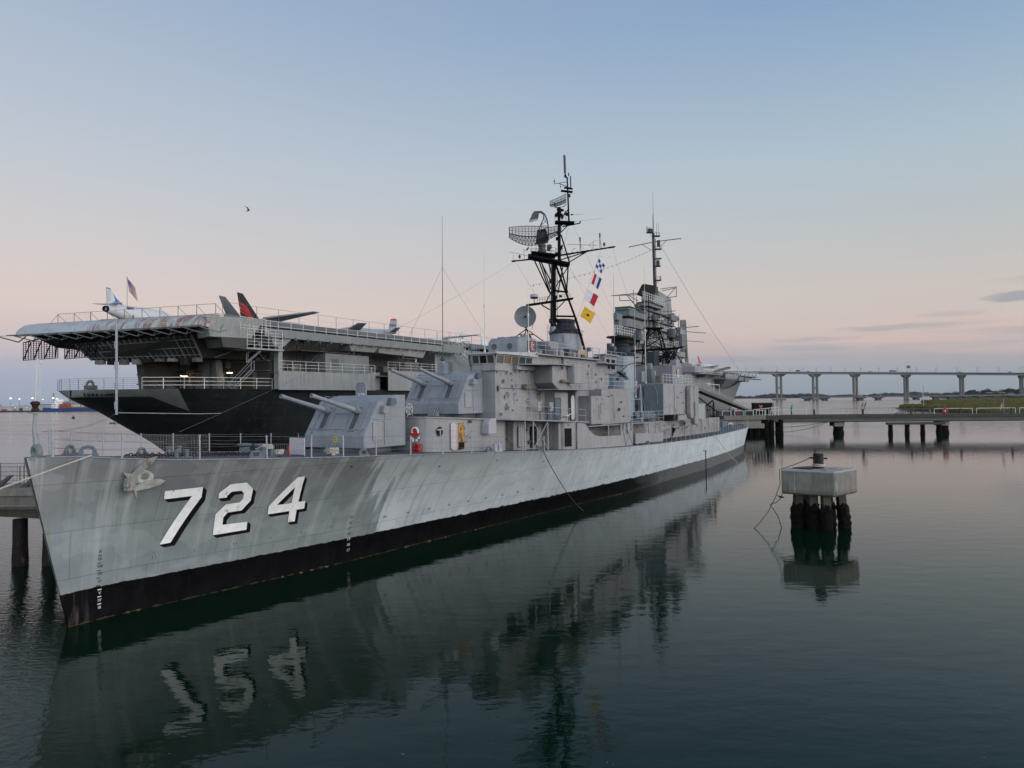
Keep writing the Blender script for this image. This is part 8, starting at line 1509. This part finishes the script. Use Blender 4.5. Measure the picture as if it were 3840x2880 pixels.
for k, (x, h) in enumerate(((-872, 28), (-838, 29))):
    t = thing('radio_mast', ['slender radio mast on the far left skyline', 'lattice radio mast nearer the apartment blocks'][k], 'radio mast', (x, 1300, 1.6), 0); q = MB()
    for a_ in range(3): q.tube((1.2 * math.cos(a_ * 2.1), 1.2 * math.sin(a_ * 2.1), 0), (.5 * math.cos(a_ * 2.1), .5 * math.sin(a_ * 2.1), h), .22, 4)
    for i in range(9): z = h * i / 9; q.tube((1.0, 0, z), (-.6, .9, z + 2.6), .12, 3); q.tube((-.6, .9, z), (-.6, -.9, z + 2.6), .12, 3)
    q.build('lattice', DKGREY, t)
for k, x in enumerate((-700, -684)): q = MB(); q.lathe([(0, -.3), (.5, 0), (0, .3)], (x, 1002.4, 6.2), n=8); tag(q.build('wall_light', emis('wall_light', (1, .95, .85), 3.0), smooth=True), ['left small white light on the warehouse wall', 'right small white light on the warehouse wall'][k], 'wall light', 'lights on the warehouse wall')
# ================================================================== FOLIAGE
def leaf_mat(name, a, b):
    m = bpy.data.materials.new(name); m.use_nodes = True; N = NT(m.node_tree); N.n.clear(); oc = N.add('ShaderNodeTexCoord').outputs['Object']
    n1 = N.noise(oc, .35, 4, .7); col = N.ramp(n1, [(.3, tuple(a) + (1,)), (.7, tuple(b) + (1,))]); s = N.add('ShaderNodeBsdfPrincipled', {'Base Color': col, 'Roughness': .85, 'Specular IOR Level': .15}); N.add('ShaderNodeOutputMaterial', {0: s.outputs[0]}); return m
TREEF = leaf_mat('far_foliage', (.014, .024, .024), (.034, .048, .042)); TREEN = leaf_mat('near_foliage', (.012, .024, .018), (.04, .06, .035)); GRASS = leaf_mat('marsh_grass', (.045, .048, .014), (.115, .10, .032))
def clump(mb, c, rx, rz, n, s, rng):
    for _ in range(n):
        a, h = rng.uniform(0, 2 * math.pi), rng.uniform(-1, 1); r = (1 - h * h) ** .5 * rng.uniform(.75, 1.05); p = Vector(c) + V(rx * r * math.cos(a), rx * r * math.sin(a), rz * h * rng.uniform(.8, 1.05))
        u = Vector((rng.gauss(0, 1), rng.gauss(0, 1), rng.gauss(0, .6))).normalized() * s * rng.uniform(.6, 1.3); v = u.orthogonal().normalized() * s * rng.uniform(.4, .9); mb.add([p - u, p - v, p + u, p + v], [(0, 1, 2, 3)])
rng = random.Random(11)
q = MB()
for i in range(520):
    x = 300 + i * 4.4 + rng.uniform(-6, 6); y = 3280 + rng.uniform(-30, 60); h = 12 + 5 * math.sin(x * .011) + 3 * math.sin(x * .037 + 1) + rng.uniform(-2, 4); clump(q, (x, y, h * .5), 11, h * .55, 70, 3.2, rng)
tag(q.build('far_wood', TREEF), 'low dark band of distant trees along the far shore', 'woodland', kind='stuff')
q = MB(); q.box(-200, 3500, 3240, 4200, -3, 2.0); tag(q.build('far_shore', paint('shore_mud', (.05, .055, .045), .9)), kind='structure')
q = MB()
for i in range(150):
    x = -1100 + i * 3.4 + rng.uniform(-3, 3); y = 1120 + rng.uniform(-20, 40); h = 7 + rng.uniform(-1, 1.6); clump(q, (x, y, h * .5 + 1), 6, h * .5, 26, 1.5, rng)
tag(q.build('quay_wood', TREEF), 'dark strip of trees behind the far warehouse', 'woodland', kind='stuff')
def big_tree(label, x, y, h, w_):
    t = thing('tree', label, 'tree', (x, y, 1.5), 0, 'trees on the near point beyond the bridges'); q = MB(); q.tube((0, 0, -.5), (0, 0, h * .5), .6, 7, .35)
    for k in range(5): a_ = k * 1.3; q.tube((0, 0, h * .3 + k * .8), (w_ * .5 * math.cos(a_), w_ * .5 * math.sin(a_), h * .65), .3, 5, .1)
    q.build('trunk', TIMB, t); q = MB()
    for k in range(18): a_ = rng.uniform(0, 6.28); rr_ = rng.uniform(0, w_ * .95); clump(q, (rr_ * math.cos(a_), rr_ * math.sin(a_), h * rng.uniform(.15, .84 - .3 * rr_ / w_)), w_ * rng.uniform(.32, .55), h * rng.uniform(.13, .2), 170, 1.15, rng)
    q.build('crown', TREEN, t)
RT = [(955, 1480, 17.5, 9), (975, 1500, 19, 10), (993, 1490, 20.5, 9), (1010, 1510, 20, 10), (1029, 1480, 21, 10), (1049, 1500, 22.5, 11), (1068, 1490, 22.0, 10), (1086, 1500, 21, 10), (1104, 1495, 22, 10)]
RL = ['tree at the left end of the near wooded point', 'second tree from the left on the near wooded point', 'third tree from the left on the near wooded point', 'round tree left of the white houses', 'tree above the white houses on the point', 'highest tree on the near wooded point', 'broad tree left of the last bridge pier', 'tree directly behind the last bridge pier', 'tree on the point at the right photo edge']
for (x, y, h, w_), lab in zip(RT, RL): big_tree(lab, x, y, h, w_)
q = MB()
for i in range(190): x = 925 + rng.random() * 330; h = 6 + 9 * min(1, (x - 920) / 60) * rng.uniform(.6, 1.05); clump(q, (x, 1515 + rng.uniform(-25, 60), 1.5 + h * .5), 6.5, h * .5, 60, 1.3, rng)
tag(q.build('point_wood', TREEN), 'dark undergrowth and trees massed on the near wooded point', 'woodland', kind='stuff')
q = MB(); q.prism([(935, 1465), (1400, 1420), (1500, 1800), (930, 1560)], -2, 1.7); tag(q.build('near_point_ground', paint('point_ground', (.05, .055, .035), .9)), kind='structure')
for k, (x, w_) in enumerate(((1022, 12), (1046, 15))):
    t = thing('shore_house', ['left white house half hidden by trees', 'right, wider white house half hidden by trees'][k], 'house', (x, 1462, 1.7), R(8), 'houses on the wooded point'); q = MB(); q.box(0, w_, 0, 8, 0, 5.5); q.build('wall', paint('house_white', (.42, .42, .40), .7), t); q = MB(); q.extr([(-.6, -.6, 5.5), (-.6, 4, 8.6), (-.6, 8.6, 5.5)], (w_ + 1.2, 0, 0)); q.build('roof', paint('house_roof', (.12, .11, .11), .8), t)
    for i in range(4): q = MB(); q.box(1 + i * w_ / 4, 2.4 + i * w_ / 4, -.08, 0, 2.4, 4.2); q.build('window', GLASSD, t)
# ================================================================== MARSH
mp = [(196, 300), (206, 330), (232, 420), (262, 480), (300, 520), (360, 600), (440, 760), (520, 900), (640, 980), (700, 1120), (1500, 1120), (1500, 250), (260, 250)]
q = MB(); q.prism([(x - 6 if i < 10 else x, y - 4) for i, (x, y) in enumerate(mp)], -2, .12); tag(q.build('marsh_ground', paint('marsh_mud', (.035, .035, .035), .6)), kind='structure')
q = MB(); q.prism([(225, 500), (262, 486), (300, 515), (296, 520), (262, 497)], -1, .1); q.prism([(192, 318), (200, 322), (232, 420), (224, 415)], -1, .07); tag(q.build('mud_bank', paint('mud_wet', (.03, .03, .035), .4)), kind='structure')
def inside(x, y):
    c = False; j_ = len(mp) - 1
    for i in range(len(mp)):
        xi, yi = mp[i]; xj, yj = mp[j_]
        if (yi > y) != (yj > y) and x < (xj - xi) * (y - yi) / (yj - yi) + xi: c = not c
        j_ = i
    return c
q = MB(); g = random.Random(4)
import mathutils
for _ in range(52000):
    y = 256 + (g.random() ** 1.6) * 860; x = 190 + g.random() * (y * .78 - 150) * 1.05
    if not inside(x, y) or x > y * .80: continue
    pn_ = mathutils.noise.noise(Vector((x * .02, y * .02, 0))); h = 1.9 + 1.0 * pn_ + g.uniform(-.35, .45); s = 1.0 + y / 420; a_ = g.uniform(-.5, .5); dx_, dy_ = math.cos(a_) * s, math.sin(a_) * s
    q.add([(x - dx_, y - dy_, .05), (x + dx_, y + dy_, .05), (x + dx_ * .9, y + dy_ + g.uniform(-.3, .3), h), (x + dx_ * .2, y, h + g.uniform(.1, .5)), (x - dx_ * .7, y - dy_, h * g.uniform(.85, 1))], [(0, 1, 2, 3, 4)])
tag(q.build('marsh_grass', GRASS), 'green and yellow marsh grass on the spit at the right', 'marsh grass', kind='stuff')
# ================================================================== BRIDGES
BR = [(300, 1660, 76, 69.5), (394.1, 1640, 70, 63.2), (507.7, 1610, 66.8, 60.2), (593.0, 1580, 63.1, 58.1), (652.0, 1530, 60.2, 55.3), (714.2, 1480, 57.2, 52.5), (781.4, 1410, 53.4, 48.6), (847.2, 1340, 49.4, 44.6), (902.4, 1260, 45.4, 40.5), (951.7, 1180, 41.2, 36.3), (1010, 1080, 36, 31)]
t = thing('highway_bridge', 'high road bridge on paired concrete piers crossing the right background', 'bridge', (0, 0, 0))
BC = paint('bridge_concrete', (.15, .145, .13), .8, .1, .02); BCL = paint('bridge_girder', (.30, .295, .28), .8, .06, .02)
for (x0, y0, t0, b0), (x1, y1, t1, b1) in zip(BR, BR[1:]):
    d_ = Vector((x1 - x0, y1 - y0, 0)).normalized(); n_ = Vector((-d_.y, d_.x, 0)) * 9
    def seg(z0a, z1a, z0b, z1b, k, nm, m): q = MB(); a_, b_ = V(x0, y0, 0), V(x1, y1, 0); N_ = n_ * k; q.hexa([a_ - N_ + V(0, 0, z0a), b_ - N_ + V(0, 0, z0b), b_ + N_ + V(0, 0, z0b), a_ + N_ + V(0, 0, z0a), a_ - N_ + V(0, 0, z1a), b_ - N_ + V(0, 0, z1b), b_ + N_ + V(0, 0, z1b), a_ + N_ + V(0, 0, z1a)]); q.build(nm, m, t)
    seg(t0 - 1.6, t0, t1 - 1.6, t1, 1.1, 'road_deck', BC); seg(b0, t0 - 1.6, b1, t1 - 1.6, .85, 'box_girder', BCL)
for i, (x, y, t_, b_) in enumerate(BR[3:10]):
    i += 3; d_ = Vector((BR[i + 1][0] - x, BR[i + 1][1] - y, 0)).normalized(); n_ = Vector((-d_.y, d_.x, 0))
    w_ = Vector((1, 0, 0)); sp_ = [7.6, 6.6, 5.2, 4.4, 3.3, 1.6, 1.6][i - 3]; cw_ = [2.0, 2.0, 1.7, 1.6, 1.5, 1.5, 1.5][i - 3]
    q = MB(); p = V(x, y, 0)
    for s_ in (-1, 1): q.obox(p + w_ * s_ * sp_ * .62 + V(0, 0, b_ / 2 - 1), w_ * cw_, V(0, 2.2, 0), V(0, 0, b_ / 2 + .5))
    if i < 5: q.obox(p + V(0, 0, b_ * .47), w_ * sp_ * .7, V(0, 1.2, 0), V(0, 0, 1.3)); q.obox(p + V(0, 0, 1.2), w_ * (13 if i < 5 else 8), V(0, 8, 0), V(0, 0, 2.0))
    q.build('bridge_pier', BC, t); q = MB(); q.hexa([p + w_ * a_ + V(0, b2, z) for z, k in ((b_ - 5.2, 1.0), (b_ - .02, 1.75)) for a_, b2 in ((-sp_ * k * 1.15, -5), (sp_ * k * 1.15, -5), (sp_ * k * 1.15, 5), (-sp_ * k * 1.15, 5))]); q.build('pier_cap', BC, t)
def bpos(f):
    i = int(f); a_, b_ = BR[i], BR[i + 1]; u = f - i; return V(a_[0] + (b_[0] - a_[0]) * u, a_[1] + (b_[1] - a_[1]) * u, a_[2] + (b_[2] - a_[2]) * u)
for k in range(22):
    for s_ in (-1, 1):
        p = bpos(2.2 + k * .36 + (.08 if s_ > 0 else 0)); p.y += s_ * 9; q = MB(); q.tube(p, p + V(0, 0, 10.5), .2, 4); o = q.build('bridge_lamp_post', DKGREY); tag(o, 'slender lamp post on the high bridge', 'lamp post', 'lamp posts on the high bridge')
VE = [(3.45, 'truck', 9, 3.6, (.04, .04, .05)), (3.75, 'car', 5, 1.7, (.05, .05, .06)), (5.25, 'car', 6, 1.9, (.3, .3, .3)), (5.65, 'truck', 12, 3.4, (.10, .10, .10)), (2.9, 'car', 5, 1.8, (.3, .3, .32)), (6.9, 'car', 5, 1.6, (.05, .05, .05)), (7.75, 'car', 5, 1.6, (.1, .1, .1)), (8.5, 'car', 5, 1.7, (.12, .1, .1))]
VL = ['truck on the high bridge above the left pier', 'dark car just right of the left truck on the high bridge', 'pale van on the high bridge left of the long truck', 'longest truck on the high bridge, near the middle', 'pale car on the high bridge nearest the carrier bow', 'dark car on the high bridge right of the gantry', 'lone grey car on the high bridge between the right piers', 'brownish car on the high bridge close to the right photo edge']
for (f, kd, l_, h_, c_), lab in zip(VE, VL):
    p = bpos(f); d_ = (bpos(f + .05) - p).normalized(); t = thing(kd, lab, kd, p + V(0, -8, 0), math.atan2(d_.y, d_.x), 'vehicles on the high bridge'); q = MB()
    if kd == 'truck': q.box(0, l_ * .72, -1.2, 1.2, .8, h_); q.build('cargo_box', paint('veh_%s' % lab[-6:], c_, .6), t); q = MB(); q.box(l_ * .75, l_, -1.2, 1.2, .5, h_ * .8); q.build('cab', DKGREY, t, bevel=.2)
    else: q.extr([(0, -.9, .4), (0, -.9, 1.0), (l_ * .2, -.9, h_), (l_ * .65, -.9, h_), (l_ * .8, -.9, 1.0), (l_, -.9, .9), (l_, -.9, .4)], (0, 1.8, 0)); q.build('body', paint('veh_%s' % lab[-6:], c_, .5), t)
    q = MB()
    for x_ in (l_ * .2, l_ * .8):
        for s_ in (-1.1, .9): q.lathe([(.45, 0), (.45, .25)], (x_, s_, .45), (0, 1, 0), 12)
    q.build('wheels', BLACKF, t)
t = thing('sign_gantry', 'round-topped frame standing on the high bridge over a pier', 'gantry', bpos(6.02)); q = MB(); q.tube((-4, -8, 0), (-4, -8, 9), .35, 5); q.tube((3, -8, 0), (3, -8, 9), .35, 5); q.tube((-4, -8, 9), (3, -8, 9), .35, 5); q.build('frame', BC, t); q = MB(); q.lathe([(0, -3), (3, -2.2), (3.6, 0), (3, 2.2), (0, 3)], (-1, -8, 10.5), n=14); q.build('tank', BC, t, smooth=True)
t = thing('bridge_tower', 'tall tapering pylon of a cable-stayed bridge behind the carrier island', 'bridge tower', (397, 1640, 0)); q = MB()
q.hexa([(-6.5, -4, 98), (6.5, -4, 98), (6.5, 4, 98), (-6.5, 4, 98), (-6.8, -4, 187.5), (5.8, -4, 188), (5.8, 4, 188), (-6.8, 4, 187.5)]); q.build('pylon_head', BC, t, bevel=.5)
q = MB(); q.hexa([(9.5, -4, 0), (15.5, -4, 0), (15.5, 4, 0), (9.5, 4, 0), (2.0, -4, 120), (8.4, -4, 120), (8.4, 4, 120), (2.0, 4, 120)]); q.hexa([(5.8, -4, 120), (8.5, -4, 120), (8.5, 4, 120), (5.8, 4, 120), (3.8, -4, 182), (5.9, -4, 182), (5.9, 4, 182), (3.8, 4, 182)]); q.build('right_leg', BC, t); q = MB(); q.hexa([(-15, -4, 0), (-9.5, -4, 0), (-9.5, 4, 0), (-15, 4, 0), (-8.0, -4, 120), (-2.5, -4, 120), (-2.5, 4, 120), (-8.0, 4, 120)]); q.build('left_leg', BC, t); q = MB(); q.hexa([(-2, -4.2, 172), (1, -4.2, 172), (1, -4, 172), (-2, -4, 172), (-1, -4.2, 178), (0, -4.2, 178), (0, -4, 178), (-1, -4, 178)]); q.build('opening', BLACKF, t)
t = thing('stay_cables', 'fan of thin stay cables running right from the pylon', 'cables', (0, 0, 0)); 
for k in range(15):
    f = k / 14; q = MB(); p = V(402, 1640, 184 - 62 * (1 - f)); e_ = bpos(1.25 + f * 1.75); q.tube(p, e_ + V(0, 0, 1), .15, 3); q.build('stay_cable', paint('cable_pale', (.32, .31, .31), .7), t)
for k in range(8): f = k / 7; q = MB(); q.tube((392, 1640, 182 - 55 * f), (392 - 130 + 60 * f, 1690, 74), .15, 3); q.build('stay_cable', paint('cable_pale', (.3, .3, .3), .7), t)
t = thing('low_bridge', 'low causeway bridge on short piers under the high bridge', 'bridge', (0, 0, 0)); LB = [(540, 1330), (620, 1290), (760, 1250), (943, 1230), (1300, 1180)]
for (x0, y0), (x1, y1) in zip(LB, LB[1:]):
    q = MB(); q.hexa([(x0, y0, 5.2), (x1, y1, 5.2), (x1, y1 + 10, 5.2), (x0, y0 + 10, 5.2), (x0, y0, 7.4), (x1, y1, 7.4), (x1, y1 + 10, 7.4), (x0, y0 + 10, 7.4)]); q.build('road_deck', paint('low_bridge_conc', (.16, .155, .145), .85), t)
def lby(x):
    for (x0, y0), (x1, y1) in zip(LB, LB[1:]):
        if x <= x1: return y0 + (y1 - y0) * (x - x0) / (x1 - x0)
for x in (551, 578, 632, 660, 719, 749, 772, 797, 821, 846, 872, 900, 928, 957): q = MB(); y = lby(x); q.hexa([(x - 7, y, 3.4), (x + 7, y, 3.4), (x + 7, y + 10, 3.4), (x - 7, y + 10, 3.4), (x - 8.5, y, 5.2), (x + 8.5, y, 5.2), (x + 8.5, y + 10, 5.2), (x - 8.5, y + 10, 5.2)]); q.box(x - 4, x + 4, y + 1, y + 9, -1, 3.4); q.build('short_pier', paint('short_pier_dark', (.07, .07, .075), .9), t)
for k, x in enumerate((618, 632, 738, 752, 836, 857)): q = MB(); y = lby(x); q.box(-5, 5, 3, 7, 2.9, 4.0); q.tube((-4, 5, 0), (-4, 5, 3), .3, 4); q.tube((4, 5, 0), (4, 5, 3), .3, 4); o = q.build('toll_gantry', paint('gantry_tan', (.30, .24, .16), .8)); o.location = (x, y, 7.4); tag(o, 'tan roadside gantry standing on the low bridge', 'gantry', 'gantries on the low bridge')
t = thing('dark_barge', 'long dark platform lying in the water before the wooded point', 'barge', (0, 0, 0)); q = MB(); q.hexa([(838, 1190, 0), (985, 1150, 0), (985, 1165, 0), (838, 1205, 0), (838, 1190, 3.8), (985, 1150, 3.4), (985, 1165, 3.4), (838, 1205, 3.8)]); q.build('hull', BLACKF, t); q = MB(); q.hexa([(845, 1192, 3.8), (980, 1155, 3.5), (980, 1160, 3.5), (845, 1200, 3.8), (860, 1192, 4.6), (960, 1160, 5.2), (960, 1164, 5.2), (860, 1198, 4.6)]); q.build('deck_gear', DKGREY, t)
t = thing('marker_pole', 'thin pale pole standing in the water before the marsh', 'pole', (222, 384, 0)); q = MB(); q.tube((0, 0, -1), (0, 0, 14), .18, 5); q.build('shaft', RAILM, t)
# ================================================================== HAZE
if HAZE > 0:
    q = MB(); q.box(-8000, 8000, -500, 6000, -7.2, 200); o = q.build('haze', None); o.data.materials.clear(); m = bpy.data.materials.new('haze_air'); m.use_nodes = True; N = NT(m.node_tree); N.n.clear()
    v = N.add('ShaderNodeVolumePrincipled'); v.inputs['Color'].default_value = (.80, .86, .95, 1); v.inputs['Density'].default_value = HAZE; N.add('ShaderNodeOutputMaterial', {1: v.outputs[0]}); o.data.materials.append(m); o['kind'] = 'stuff'; o['label'] = 'thin evening haze over the harbour'
